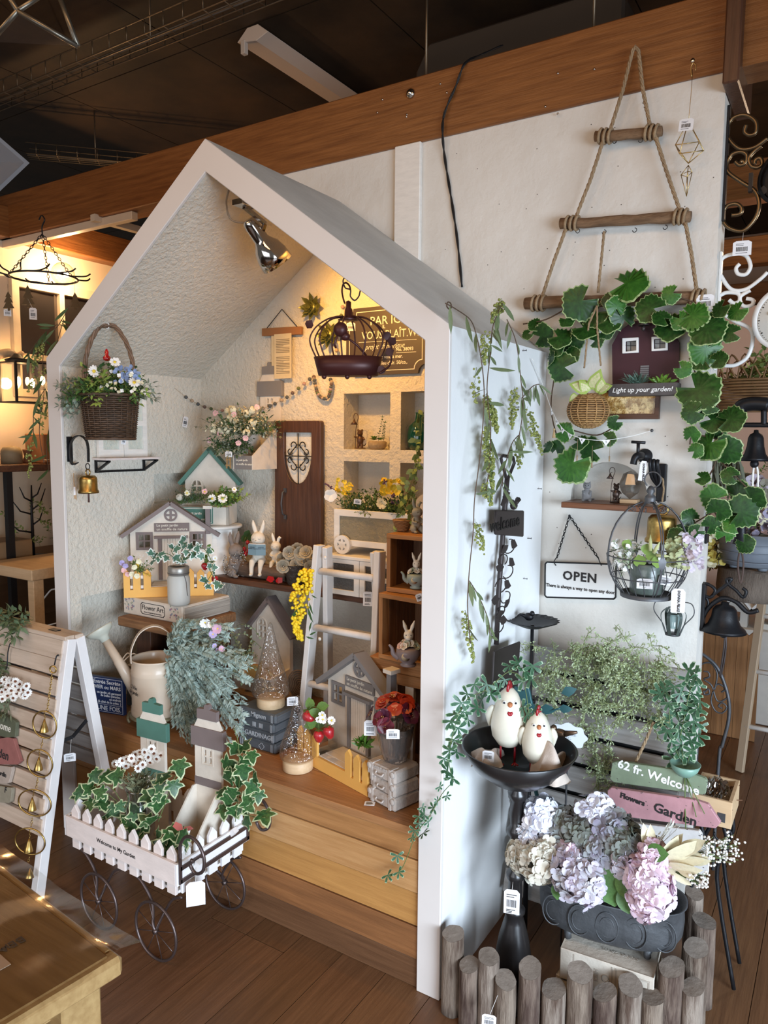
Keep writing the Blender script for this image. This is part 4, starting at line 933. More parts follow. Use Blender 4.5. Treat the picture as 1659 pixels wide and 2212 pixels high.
for s_ in (-1,1):
    MB(M@Matrix.Rotation(radians(14*s_),4,'Z')).box(min(0,s_*.036),max(0,s_*.036),0,.003,0,.042).build('cover',BLB,bb,bev=.0006)
    MB(M@Matrix.Rotation(radians(14*s_),4,'Z')).box(min(0,s_*.034),max(0,s_*.034),.003,.008,.002,.044).build('page_block',WPA,bb)
    text('GARDEN\nBUNNY TALE',.0058,'lettering',INK,bb,M@Matrix.Rotation(radians(14*s_),4,'Z')@Matrix.Translation((s_*.018,-.0004,.028)),local=False)
b2=at(597,1222,y=.53); b2.z=SZ+.058; bunny('small_bunny_figurine','smaller white bunny with one folded ear sitting right of the reading bunny',FC(b2,22),.058,RES,floppy=True)
rd=thing('red_leaf_sprig','dark red berries and green leaves between the grey and the white bunny','plant',loc=at(525,1190,y=.56))
lm=simple_leaf('leaf',.8,F3)
for (x,y) in ((530,1160),(536,1168),(522,1170),(545,1172),(498,1225),(492,1232),(515,1228)): p=at(x,y,y=.55); leaf(lm,rd,p,rdir()+V((0,0,.5)),toward(p)+rdir()*.4,.035)
for (x,y) in ((535,1172),(528,1186),(537,1190),(530,1196)): MB().ball(at(x,y,y=.53),(.009,.008,.010),n=10,k=6).build('berry',STR,rd)
MB().tube(bez([at(525,1228,y=.55),at(522,1200,y=.55),at(530,1160,y=.55)],4),.0015,4).build('stem',STEM,rd)
bf=at(594,1262,y=.465); bf.z=SZ+.012; B_=thing('red_butterfly','glossy dark red butterfly ornament on the shelf edge below the small bunny','ornament',loc=bf)
for s_ in (-1,1):
    m=MB(); m.add([(0,0,0),(.5,.25,0),(.75,.8,.1),(.3,1,.15),(-.1,.5,.08)],[(0,1,4),(1,2,3,4)],0,False,lmat(bf,(s_*.8,.3,.6),(0,-1,.5),.036,s_)); m.build('wing',REDG,B_,fix=False)
MB().ball(bf,(.004,.012,.004),n=8,k=6).tube([bf,lift(bf,SZ+.001)],.002,5).build('body',BLK,B_)
# silver roses
rv=at(640,1272,y=.505); rv.z=SZ+.001; vs_=thing('dark_glass_vase','cut dark glass vase holding pale grey roses on the shelf','vase',loc=rv)
MB().lathe([(.030,0),(.036,.01),(.040,.07),(.042,.075),(.036,.075),(.032,.01)],24,c=rv,cap=False).build('body',mat('dark_cut_glass',(.10,.08,.07),.12,trans=.5,bump=.8,bscale=60),vs_)
rs=thing('grey_rose_bunch','pale grey-beige glittering artificial roses in the dark glass vase','flowers',loc=rv+V((0,0,.07)))
RSM=mat('grey_beige_petal',(.42,.37,.28),.5,col2=(.34,.30,.22),vscale=14)
for (x,y) in ((612,1207),(625,1195),(643,1188),(662,1195),(676,1205),(630,1212),(640,1222),(655,1208),(671,1226),(612,1224),(650,1196),(668,1212)):
    p=at(x,y,y=.47+U(-.02,.03)); m=MB(); rose(m,p-toward(p)*.008,toward(p)+V((U(-.4,.4),0,U(.0,.5))),.023); m.ico(p,.003,1); m.build('rose',[RSM,mat('silver_glitter',(0,0,0))],rs,fix=False)
m=MB(); 
for k in range(10): m.tube([rv+V((0,0,.02)),rv+V((U(-.03,.03),U(-.03,.03),.085))],.0012,4)
m.build('stems',BRSTEM,rs,kind='stuff')
# white cabinet and wagon
cb=thing('white_cabinet','small white cabinet with textured glass panes on the shelf behind the ladder','cabinet',loc=(-.57,.55,SZ))
x0,x1,y0,z0,z1=-.700,-.430,.448,SZ+.001,1.085; TXG=mat('dark_hammered_glass',(.16,.155,.15),.15,trans=.3,bump=.9,bscale=110)
MB().box(x0-.004,x1+.004,y0-.004,.66,z1-.012,z1).build('top',WHT,cb,bev=.002)
MB().box(x0,x1,y0+.012,.655,z0,z1-.012).build('body',WHT,cb,bev=.001)
xm=(x0+x1)/2
for a,b in ((x0,xm-.001),(xm+.001,x1)):
    MB().plate(rect(a,b,z0,z1-.013),y0,y0+.012,[rect(a+.022,b-.022,z0+.018,z0+.060),rect(a+.022,b-.022,z0+.076,z1-.028)]).build('door',WHT,cb,bev=.001)
    for c,d in ((z0+.018,z0+.060),(z0+.076,z1-.028)): MB().box(a+.022,b-.022,y0+.007,y0+.0115,c,d).build('pane',TXG,cb)
wg=thing('glass_wagon','white wooden flower wagon with hammered glass sides standing on the white cabinet','wagon',loc=(-.56,.55,1.085))
x0,x1,y0,z0,z1=-.700,-.395,.485,1.115,1.243; HGL=mat('hammered_glass',(.56,.50,.36),.18,trans=.55,ior=1.2,bump=1,bscale=70)
for yy_ in (y0,.635):
    MB().plate(rect(x0,x1,z0,z1),yy_,yy_+.014,[rect(x0+.024,x1-.024,z0+.022,z1-.024)]).build('side_frame',WHT,wg,bev=.0015)
    MB().box(x0+.024,x1-.024,yy_+.005,yy_+.009,z0+.022,z1-.024).build('pane',HGL,wg)
for a in (x0,x1-.012): MB().box(a,a+.012,y0+.014,.635,z0,z1).build('end_board',WHT,wg,bev=.001)
MB().box(x0+.012,x1-.012,y0+.014,.635,z0,z0+.012).build('bottom',WHT,wg)
for x in (x0+.045,x1-.05):
    for yy_ in (y0-.014,.651):
        Mw=Matrix.Translation((x,yy_+.010,1.085+.0345)); hs=[[(.020*cos(radians(60*k+d)),.020*sin(radians(60*k+d))) for d in (-20,0,20)]+[(.011*cos(radians(60*k)),.011*sin(radians(60*k)))] for k in range(6)]
        MB(Mw).plate([(.0335*cos(2*pi*i/28),.0335*sin(2*pi*i/28)) for i in range(28)],-.010,0,hs).build('wheel',WHT,wg)
yf=thing('yellow_wagon_flowers','yellow blossoms with purple spikes and dark leaves filling the glass wagon','flowers',loc=(-.55,.55,1.22))
mb=MB()
for x in (-.66,-.60,-.53,-.47,-.42): bush(mb,(x,.55,1.225),(.02,.03,.01),26,.085,.016,.42,.1,[0,2],1,.9)
mb.build('foliage',[F1,STEM,F3],yf,kind='stuff',fix=False); mb=MB()
for (a,b) in ((725,760),(822,868)):
    for _ in range(26): p=at(U(a,b),U(1035,1070),y=.53); floret(mb,p,toward(p)+rdir(),.0085,0,5)
for _ in range(8): p=at(U(825,860),U(1050,1066),y=.5); floret(mb,p,toward(p)+rdir()*.5,.013,0,5)
for (pa_,pb_) in (((704,1043),(722,1060)),((826,1058),(832,1038)),((845,1072),(861,1064)),((842,1082),(862,1088))):
    for k in range(16): mb.ico(at(pa_[0]+(pb_[0]-pa_[0])*k/15+U(-3,3),pa_[1]+(pb_[1]-pa_[1])*k/15+U(-3,3),y=.52),.0038,1)
mb.build('yellow_blossom',[PY,mat('purple_bud',(.10,.045,.09),.6)],yf,kind='stuff',fix=False)
p=at(824,1088,y=.49); m=MB(); 
for l in range(3): daisy(m,p-toward(p)*.004*l,toward(p)+V((0,0,.2)),.020-.003*l,0,0,10,.15,.2+.3*l)
m.build('cream_dahlia',PCR,yf,fix=False)
p=at(714,1070,y=.49); m=MB(); floret(m,p,toward(p),.024,0,5); m.build('white_bloom',PW_,yf,fix=False)
price_tag(at(773,1078,y=.475),.026,.018,'white barcode sticker tag on the rim of the glass flower wagon',toward(p),roll=-6)
# ladder
LD=mat('ladder_white',(.74,.70,.66),.55,var=.05,vscale=16,stretch=(4,4,1),bump=.1); ld=thing('white_stepladder','small whitewashed wooden stepladder standing in front of the white cabinet','ladder',loc=(-.51,.28,BT))
fl_,fb_=.365,.325
def yat(z): return fb_+(fl_-fb_)*(z-BT)/(1.13-BT)
TLp=lift(at(690,1182,y=fl_),1.13); TRp=lift(at(821,1195,y=fl_),1.13); BLp=lift(at(652,1470,y=fb_),BT+.001); BRp=lift(at(806,1460,y=fb_),BT+.001)
for a,b in ((BLp,TLp),(BRp,TRp)): MB().bar(a,b,.022,.042,up=(0,1,0)).build('front_rail',LD,ld,bev=.002)
for s_,(a,b) in enumerate(((BLp,TLp),(BRp,TRp))):
    MB().bar(V((a.x+(.026 if s_==0 else -.026),.445,BT+.001)),V((b.x+(.026 if s_==0 else -.026),fl_+.01,1.125)),.020,.035,up=(0,1,0)).build('rear_rail',LD,ld,bev=.002)
for z in (at(730,1492,y=.33).z,at(745,1367,y=.34).z,at(750,1240,y=.35).z):
    f=(z-BT)/(1.135-BT); a=BLp.lerp(TLp,f); b=BRp.lerp(TRp,f); MB().tube([a,b],.0115,14).build('rung',LD,ld)
    if 1: y2=.445+(fl_+.01-.445)*f; MB().tube([V((a.x+.03,y2,z-.012)),V((b.x-.03,y2,z-.012))],.008,10).build('rear_rung',LD,ld)
for p in ((at(703,1205,y=.335)),(at(691,1380,y=.325))): MB(Matrix.Translation(p)@Matrix.Rotation(pi/2,4,'X')).lathe([(.006,0),(.006,.002),(.003,.004),(0,.004)],12).build('screw_cap',WHT,ld)
price_tag(at(795,1278,y=.435),.034,.050,'printed white price card hanging in front of the white cabinet doors',(.4,-.9,0),lines=4)
# mimosa
mp=at(655,1240,y=.23); mi=thing('mimosa_spray','hanging spray of bright yellow mimosa balls on the left rail of the stepladder','flowers',loc=mp)
sp=bez([at(x,y,y=.23) for x,y in ((664,1236),(660,1262),(648,1290),(650,1320),(640,1350),(652,1380))],8); MB().tube(sp,.0015,5).build('stem',STEM,mi)
MIM=mat('mimosa_yellow',(.86,.60,.02),.6); cnt=0
for k in range(250):
    f=random.random(); p=sp[int(f*(len(sp)-1))]; w=.010+.022*sin(pi*min(1,f*1.1+.12))
    q=p+V((U(-1,1)*w*1.1,U(-.6,.3)*w,U(-1,1)*.008)); MB().ico(q,U(.0055,.0075)).build('mimosa_ball',MIM,mi,fix=False)
m=MB(); 
for (x,y,dx,dy) in ((668,1300,6,22),(665,1310,8,28),(672,1285,10,6),(668,1372,12,-6),(660,1375,14,4),(655,1310,-22,20),(668,1365,4,-18)):
    a=at(x,y,y=.22);b=at(x+dx,y+dy,y=.22); mleaf(m,a,b-a,(0,-1,0),(b-a).length*1.3,.2)
m.build('leaf_blades',F3,mi,kind='stuff',fix=False)
# crates
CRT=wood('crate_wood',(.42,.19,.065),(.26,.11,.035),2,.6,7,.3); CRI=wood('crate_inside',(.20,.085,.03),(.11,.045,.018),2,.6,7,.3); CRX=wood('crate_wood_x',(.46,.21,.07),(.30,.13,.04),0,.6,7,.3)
def crate(label,c,w,d,h,rz,slats=7):
    M=FC(c,rz); t=thing('wooden_crate',label,'crate',M=M); e=.014
    B=lambda: MB(M)
    B().box(-w/2,w/2,0,d,0,e).build('bottom',CRX,t,bev=.001); B().box(-w/2,w/2,0,d,h-e,h).build('top',CRX,t,bev=.001)
    n=max(2,int(d/.035))
    for s_ in (-1,1):
        x=-w/2 if s_<0 else w/2-e
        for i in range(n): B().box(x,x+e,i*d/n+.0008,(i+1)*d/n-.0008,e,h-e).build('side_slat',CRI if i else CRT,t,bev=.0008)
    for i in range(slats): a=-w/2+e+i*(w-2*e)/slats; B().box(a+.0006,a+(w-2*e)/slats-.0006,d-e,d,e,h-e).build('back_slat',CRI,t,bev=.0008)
    return t
crate('upper wooden crate with dark slatted inside at the right end, level with the white cabinet',(-.215,.285,1.022),.275,.16,.180,1)
crate('middle wooden crate set slightly askew, holding the mauve teapot bunny',(-.226,.245,.815),.275,.19,.205,-5)
t=thing('wooden_crate','lowest wooden crate of the stack, open and mostly hidden behind the small house planter','crate',loc=(-.22,.24,BT))
MB().box(-.40,-.085,.262,.44,.775,.813).build('top_board',CRX,t,bev=.002); MB().box(-.40,-.085,.262,.28,.74,.774).build('rail',CRX,t,bev=.001)
for x in (-.40,-.27,-.115): MB().box(x,x+.03,.265,.28,BT+.001,.74).build('front_post',WHT if x==-.27 else CRT,t,bev=.001)
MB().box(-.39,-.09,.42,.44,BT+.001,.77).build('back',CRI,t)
def teapot_bunny(label,c,s,m,oval=True):
    t=thing('teapot_bunny',label,'figurine',loc=c); c=V(c)
    MB().lathe([(.30*s,0),(.42*s,.02*s),(.42*s,.10*s),(.30*s,.16*s),(.52*s,.36*s),(.66*s,.68*s),(.62*s,.95*s),(.5*s,1.0*s),(.0,1.0*s)],28,c=c).build('pot',m,t)
    MB(Matrix.Translation(c)@Matrix.Rotation(radians(32),4,'Z')).tube(bez([(-.50*s,0,.42*s),(-.78*s,0,.62*s),(-.86*s,0,.92*s),(-1.02*s,0,1.12*s)],5),[.17*s*(1-.045*i) for i in range(16)],10).build('spout',m,t)
    fm=MB()
    for k in range(34): a=U(0,6.28); r=U(.05,.5)*s; p=c+V((r*cos(a),r*sin(a),(1.08+.3*(1-r/s/.55)*U(.6,1))*s)); rose(fm,p,V((cos(a),sin(a),.8))+toward(c)*.3,.18*s,random.choice((0,0,1,2)),3)
    fm.build('porcelain_flowers',[RES,mat('porcelain_pink',(.58,.38,.33),.5),mat('porcelain_green',(.33,.38,.28),.5)],t,kind='stuff',fix=False)
    sh=[('b',(0,0,1.62),(.27,.26,.30)),('b',(0,-.20,1.52),(.16,.14,.13))]+[('t',[(q*.12,0,1.85),(q*.20,.02,2.10),(q*.30,0,2.42)],[.08,.115,.03]) for q in (-1,1)]
    me=blob('bunny_head',sh,.035,RES,3); me.transform(Matrix.Translation(c)@Matrix.Rotation(radians(28),4,'Z')@Matrix.Scale(s,4)); link('bunny_head',me,t)
    M=Matrix.Translation(c)@Matrix.Rotation(radians(28),4,'Z'); MB(M).ball((.12*s,-.20*s,1.68*s),.035*s,n=8,k=6).build('eye',BLK,t); MB(M).ball((-.12*s,-.20*s,1.68*s),.035*s,n=8,k=6).build('eye',BLK,t)
    MB(M).lathe([(.22*s,0),(.20*s,.02*s),(0,.03*s)],16,M=Matrix.Translation((-.12*s,-.60*s,.62*s))@Matrix.Rotation(pi/2,4,'X')@Matrix.Scale(-1,4,V((0,0,1)))).build('oval_label',mat('label_cream_gold',(.62,.52,.34),.5),t); return t
p=lift(at(882,1437,z=.831),.830); teapot_bunny('mauve grey teapot with a white bunny and flowers in the middle crate',p,.056,mat('mauve_glaze',(.25,.20,.20),.35))
p=lift(at(899,1270,z=1.038),1.037); teapot_bunny('pale blue-green pot with a small bunny and flowers in the upper crate',p,.046,mat('celadon_glaze',(.30,.36,.33),.35))
tb=lift(at(897,1150,z=1.203),1.203); bunny('basket_bunny_figurine','grey-green bunny figurine beside a little basket on top of the crates',FC(tb+V((.004,0,0)),60),.050,mat('sage_resin',(.29,.28,.22),.7),'crouch',floppy=True)
tb=lift(at(869,1147,z=1.203),1.203); t=thing('small_wicker_basket','tiny brown wicker basket on top of the crates','basket',loc=tb); m=MB()
for i in range(8):
    for q in (0,): m.tube([tb+V(((.018+.0016*i+.0015*cos(9*a+pi*i))*cos(a),(.018+.0016*i+.0015*cos(9*a+pi*i))*sin(a),.003+i*.0045)) for a in [2*pi*k/40 for k in range(40)]],.0026,4,closed=True)
m.lathe([(0,.002),(.017,.002),(.028,.036)],16,c=tb); m.build('weave',mat('brown_wicker',(.30,.15,.06),.6),t,kind='stuff')
hb=at(905,1095,y=.45); t=thing('arched_cream_ornament','cream arched ornament with a tiny house lantern behind the crate top','ornament',loc=lift(hb,1.20)); 
m=MB(); m.plate([(-.345,1.204),(-.245,1.204)]+[(-.295+.05*cos(a),1.27+.05*sin(a)) for a in [pi*i/10 for i in range(11)]],.44,.455); m.build('arch',CRM,t)
m=MB(); m.plate([(-.275,1.31),(-.225,1.31),(-.225,1.35),(-.25,1.375),(-.275,1.35)],.44,.47,[rect(-.265,-.253,1.32,1.34),rect(-.248,-.236,1.32,1.34)]); m.build('lantern_house',WHT,t)
price_tag(at(903,1283,y=.235),.020,.022,'small cream price tag hanging at the edge of the middle crate',(.5,-.85,0),roll=20)
# front house planter and neighbours
h2=house_garden('house_planter','cream house planter with grey roof and ochre fence at the front right of the bench',FC((-.452,.128,BT+.001),-15.6),.345,GRYP)
strawberry('strawberry_sprig','strawberry sprig with three bright berries at the left front of the grey-roofed house planter',[(665,1547,-70),(689,1588,0),(710,1580,-25)],[(683,1528),(690,1540),(678,1550),(672,1536),(685,1560),(695,1545),(676,1568),(668,1545)],.17,1.25)
sc=thing('fence_succulent','green spiky succulent behind the ochre pickets at the right','plant',loc=at(783,1600,y=.16)); m=MB()
for _ in range(46): p=at(783+U(-8,10),1605+U(-4,6),y=.16); mleaf(m,p,rdir()+V((0,-.2,.6)),rdir(),.035,.28)
m.build('leaves',mat('succulent_fresh',(.10,.22,.03),.4),sc,kind='stuff',fix=False)
def cone(label,c,r,h,rb):
    t=thing('glass_cone_tree',label,'glass ornament',loc=c); c=V(c)
    MB().lathe([(rb-.001,0),(rb,.001),(rb,.030),(rb-.002,.032),(0,.032)],36,c=c).build('wooden_base',PAL,t)
    z=.033; MB().lathe([(rb*.9,z),(r*.97,z+.008),(r,z+.018),(r*.93,z+.045),(r*.52,z+h*.55),(r*.20,z+h*.88),(r*.11,z+h*.97),(0,z+h)],40,c=c,cap=False).build('glass_cone',GLSR,t)
    m=MB(); k=0
    for (cc,R,tl) in ((V((-.008,0,.09)),.036,(.3,.9,.1)),(V((.004,0,.06)),.03,(0,.3,1)),(V((0,0,.11)),.022,(.5,.8,.5)),(V((.006,.0,.055)),.026,(.8,.3,.6))):
        q=V(tl).normalized(); x=q.orthogonal().normalized(); y=q.cross(x); m.tube([c+cc+(x*cos(a)+y*sin(a))*R*(1+.1*sin(3*a)) for a in [2*pi*i/28 for i in range(28)]],.0006,4,closed=True)
    m.build('fairy_light_wire',mat('copper_wire',(.75,.55,.30),.25,1),t,kind='stuff'); return t
CB=V((-.765,.215,.592))
cone('taller crackle glass cone tree with wooden base, on top of the grey books',CB,.063,.255,.047)
cone('shorter crackle glass cone tree with wooden base, on the bench front',V((-.572,.118,BT+.001)),.058,.205,.048)
SLT=mat('slate_resin',(.085,.095,.105),.5,var=.15,vscale=20,bump=.2); SLP=mat('slate_pages',(.15,.16,.17),.6,col2=(.09,.10,.11),vscale=5,stretch=(1,1,50))
SLK=mat('slate_raised',(.42,.43,.44),.5)
bs=thing('grey_book_stack','stack of four slate grey resin books with raised spine lettering under the taller glass cone','book stack',loc=(-.775,.215,BT))
zz=BT+.001
for i,(wd,of,txt) in enumerate(((.165,0,'ornament'),(.155,.004,'GARDINAGE'),(.160,-.002,'III  III'),(.165,.002,'Mignon'))):
    xa,xb=-.858+of,-.858+of+wd; ya,yb=.153,.285; h=.0335
    bo=MB(); bo.box(xa,xb,ya,yb,zz,zz+h); b=bo.build('book',SLT,bs,bev=.006)
    MB().box(xb-.001,xb+.001,ya+.008,yb-.005,zz+.005,zz+h-.005).build('page_block',SLP,b)
    if txt=='ornament':
        m=MB(); c=V((xa+.105,ya-.001,zz+h/2))
        for q in range(4): 
            d=V((cos(q*pi/2),0,sin(q*pi/2))); m.tube(arc(c+d*.006,.005,q*90-90,q*90+90,8),.0010,4)
        m.build('raised_ornament',SLK,b)
    else: text(txt,.022,'lettering',SLK,b,Matrix.Translation((xa+.09,ya-.0005,zz+h/2+.001)),local=False,extrude=.0008,bold=.0003)
    m=MB()
    for dx in (.012,.020,.145,.150): 
        if xa+dx<xb-.004: m.box(xa+dx,xa+dx+.0015,ya-.001,ya+.001,zz+.004,zz+h-.004)
    m.build('raised_bands',SLK,b,kind='stuff'); zz+=h+.0002
price_tag(at(632,1505,y=.17),.036,.030,'white price tag leaning between the two glass cones',toward(CB))
# suitcases
STN=mat('stone_suitcase',(.50,.43,.375),.75,var=.15,vscale=25,bump=.4,bscale=60); STL=mat('stone_relief',(.52,.46,.41),.7)
M=FC((-.169,.043,BT+.001),-15.5); sk=thing('suitcase_stack','stack of three pale stone-coloured suitcase ornaments under the ribbed glass vase','suitcase ornament',M=M)
zz=0
for i,(w_,d_,ox,r_) in enumerate(((.118,.10,0,0),(.112,.095,-.002,-3),(.116,.10,0,2))):
    Mi=M@Matrix.Translation((ox,0,zz))@Matrix.Rotation(radians(r_),4,'Z')
    b=MB(Mi).box(-w_,0,0,d_,0,.039).build('suitcase',STN,sk,bev=.006)
    m=MB(Mi); m.tube(bez([(-w_*.62,-.002,.022),(-w_*.60,-.008,.016),(-w_*.40,-.008,.016),(-w_*.38,-.002,.022)],4),.0025,6); m.build('handle',STL,b)
    for xx in (-w_*.85,-w_*.22): MB(Mi).box(xx,xx+.010,-.0018,d_*.3,-.0+.001,.0405).build('strap',STL,b,bev=.0005)
    for xx in (-w_+.012,-.012): MB(Mi).lathe([(.010,0),(.008,.002),(0,.003)],12,M=Matrix.Translation((xx,-.0005,.028))@Matrix.Rotation(pi/2,4,'X')).build('corner_cap',STL,b)
    if i==2: text('GARDENIST',.011,'lettering',STL,b,Mi@Matrix.Translation((-.06,-.001,.032)),local=False,extrude=.0008,bold=.0003)
    zz+=.0392
vc=M@V((-.056,.052,.1185)); va=thing('ribbed_glass_vase','ribbed smoky glass vase on the suitcase stack','vase',loc=vc)
n=48; prof=[(.024,0),(.032,.006),(.044,.04),(.050,.08),(.053,.105),(.050,.105),(.046,.08),(.038,.04),(.026,.010)]
vs=[];fs=[]
for r,z in prof:
    for j in range(n): a=2*pi*j/n; rr=r*(1+(.035 if (j%4)<2 else -.02)); vs.append(vc+V((rr*cos(a),rr*sin(a),z)))
for i in range(len(prof)-1):
    for j in range(n): fs.append((i*n+j,i*n+(j+1)%n,(i+1)*n+(j+1)%n,(i+1)*n+j))
MB().add(vs,fs,0,True).add([vc+V((.024*cos(2*pi*j/n),.024*sin(2*pi*j/n),0)) for j in range(n)],[tuple(range(n))]).build('body',SMK,va)
rf=thing('beaded_flower_bunch','dark red and plum translucent flowers with gold beads in the ribbed glass vase','flowers',loc=vc+V((0,0,.1)))
RM=[mat('amber_red_petal',(.50,.05,.02),.25,trans=.3,coat=.5),mat('plum_petal',(.15,.02,.035),.25,trans=.2,coat=.5),mat('dark_plum_petal',(.07,.015,.035),.3,coat=.4),mat('gold_bead',(.7,.45,.15),.25,1)]
for k in range(34):
    th=U(0,6.28); ph=U(.0,1.35); d=V((cos(th)*sin(ph),sin(th)*sin(ph),cos(ph))); p=vc+V((0,0,.115))+V((d.x*.072,d.y*.072,d.z*.068))
    m=MB(); mm=0 if d.z>.72 else (1 if U(0,1)<.55 else 2); floret(m,p,d+rdir()*.3,U(.020,.028),mm,5,.3); 
    for q in range(4): m.ico(p+d*.006+rdir()*.006,.0016,3)
    m.build('flower',RM,rf,fix=False)
m=MB()
for k in range(16): m.tube([vc+V((U(-.015,.015),U(-.015,.015),.015)),vc+V((U(-.04,.04),U(-.04,.04),.13))],.0012,4)
m.build('stems',BRSTEM,rf,kind='stuff')
price_tag(at(849,1575,y=.02),.036,.028,'white barcode tag on the front of the ribbed glass vase',toward(vc))
price_tag(at(800,1556,y=.09),.036,.046,'kraft coloured price card behind the ribbed glass vase',toward(vc),lines=4)
price_tag(lift(at(800,1733,z=BT),BT+.003),.030,.022,'white price tag lying flat on the bench edge left of the suitcases',(0,-.05,1),up=(-.4,.9,0))
# book/coil + brown gable house
t=thing('rustic_block','rough brown block under the brown-roofed gable planter','block',loc=(-1.04,.52,BT)); MB().box(-1.20,-.90,.40,.62,BT+.001,.523).build('block',mat('rough_brown',(.24,.16,.10),.8,var=.3,vscale=14,bump=.4),t,bev=.006)
gh=gable_planter('gable_planter','tall cream planter with a taupe gable roof below the dark shelf',FC((-1.055,.43,.5235),-6),.215,1.02,1.58,BRNP,win=(-.22,.98),boxh=.30)
kt=thing('wooden_cat_cutout','ochre wooden cat cutout leaning on the taupe-roofed planter','figurine',loc=at(541,1405,y=.41))
c=lift(at(541,1415,y=.40),.58); c.y=.415
MB(FC(c,20)).plate([(-.028,0),(.028,0),(.030,.035),(.034,.075),(.020,.055),(-.010,.055),(-.022,.078),(-.028,.045)],0,.012).build('body',mat('ochre_wood',(.42,.23,.06),.6),kt)
cl=thing('coiled_rope_mat','dark round coiled rope mat leaning behind the taller glass cone','mat',loc=at(648,1478,y=.36)); cc=at(648,1480,y=.36)
for k in range(7): MB().tube([cc+V((.008*(k+.6)*cos(a),0,.008*(k+.6)*sin(a))) for a in [2*pi*i/30 for i in range(30)]],.0034,5,closed=True).build('coil',mat('coil_brown',(.12,.07,.04),.8),cl)
# watering can
WC=mat('cream_enamel',(.62,.50,.38),.42,var=.05,vscale=6,coat=.15); wz=.513
wc=V((-1.205,.105,wz)); wa=thing('watering_can','cream enamel long-spouted watering can on a small iron stand at the bench left','watering can',loc=wc)
MB().lathe([(.082,0),(.086,.004),(.086,.02),(.084,.026),(.0855,.03),(.083,.034),(.083,.145),(.085,.150),(.083,.155),(.0845,.160),(.082,.165),(.081,.195),(.084,.200),(.081,.202),(.078,.195),(.078,.02),(0,.018)],40,c=wc).build('body',WC,wa)
yw=.02
s0=wc+V((-.07,-.02,.06)); s1=at(228,1383,y=.03); MB().tube([s0,s0.lerp(s1,.5),s0.lerp(s1,.62),s0.lerp(s1,.63),s1],[.027,.019,.018,.0165,.0145],18).build('spout',WC,wa)
dq=(s1-s0).normalized(); MB(frame(s1,dq.orthogonal(),dq)).lathe([(.016,-.002),(.018,.012),(.030,.022),(.046,.034),(.050,.045),(.049,.048),(0,.050)],30).build('rose_head',mat('rose_enamel',(.60,.60,.50),.4),wa)
hp=bez([wc+V((-.045,-.070,.19)),wc+V((-.045,-.066,.24)),wc+V((-.03,-.04,.295)),wc+V((0,.0,.315)),wc+V((.03,.035,.29)),wc+V((.045,.06,.24)),wc+V((.05,.066,.2))],5)
m=MB()
for i in range(len(hp)-1): m.bar(hp[i],hp[i+1],.026,.003,up=(V((hp[i].x,hp[i].y,hp[i].z))-wc-V((0,0,.15))))
m.build('handle',WC,wa)
MB().tube(bez([wc+V((-.08,-.01,.195)),wc+V((-.10,-.02,.20)),s0.lerp(s1,.55)],5),.0025,5).tube(bez([wc+V((-.06,-.05,.195)),wc+V((-.11,-.03,.205)),s0.lerp(s1,.57)],5),.0025,5).build('brace_wire',WC,wa)
nd=V((-.25,-.97,0)).normalized(); Mx=frame(wc+nd*.0838+V((0,0,.10)),V((.97,-.25,0)),(0,0,1))
text('12 Fée\nde jardin',.019,'lettering',INK,wa,Mx,local=False,shear=.25)
is_=thing('iron_stand','small pale green-gold cast iron stand with curled legs under the watering can','stand',loc=(wc.x,wc.y,BT))
IST=mat('verdigris_gold',(.30,.27,.17),.5,.4,var=.3,vscale=30); MB().lathe([(.088,0),(.092,.003),(.092,.008),(.08,.010)],30,c=(wc.x,wc.y,wz-.0105),cap=False).build('ring',IST,is_)
for a in (200,320,80):
    d=V((cos(radians(a)),sin(radians(a)),0)); MB().tube(bez([wc+d*.086+V((0,0,-.006)),wc+d*.105+V((0,0,-.012)),wc+d*.115+V((0,0,-.035)),lift(wc+d*.108,BT+.006)],5),[.006]*10+[.005]*6,8).build('leg',IST,is_)
# silver foliage
sf=thing('silver_foliage','mass of trailing silvery blue-green foliage spilling from the watering can over the bench','plant',loc=wc+V((.05,0,.2)))
SF=[mat('silver_leaf',(.44,.53,.47),.6,col2=(.32,.41,.36),vscale=20),mat('silver_leaf_dark',(.22,.30,.26),.6),mat('silver_stem',(.20,.24,.17),.7)]
mb=MB(); src=wc+V((.04,-.01,.19)); tg=[]
for k in range(125):
    tx,ty=U(375,535),U(1345,1640)
    if ty>1560 and tx<400: tx+=60
    if ty<1400: tx=U(400,500)
    if ty>1600: tx=U(380,470)
    e=at(tx,ty,y=U(.02,.20)); 
    if e.z<BT+.01: e.z=BT+U(.01,.03); 
    mid=src.lerp(e,.5)+V((0,0,U(.03,.08))); w=bez([src+rdir()*.03,mid,e],6); mb.tube(w[4:],.0008,3,2)
    for i,p in enumerate(w[4:]):
        d=(w[min(i+5,len(w)-1)]-w[i+3]).normalized(); x=rdir().cross(d).normalized()
        for q in range(6):
            for s_ in (-1,1): mleaf(mb,p+d*.004*q,d*.7+x*s_,V((.7,-.7,.4))+rdir()*.5,U(.013,.021),.19,random.choice((0,0,1)))
mb.build('foliage',SF,sf,kind='stuff',fix=False)
pf=thing('lilac_starflowers','few pink-lilac star flowers rising above the silvery foliage','flowers',loc=at(460,1380,y=.08))
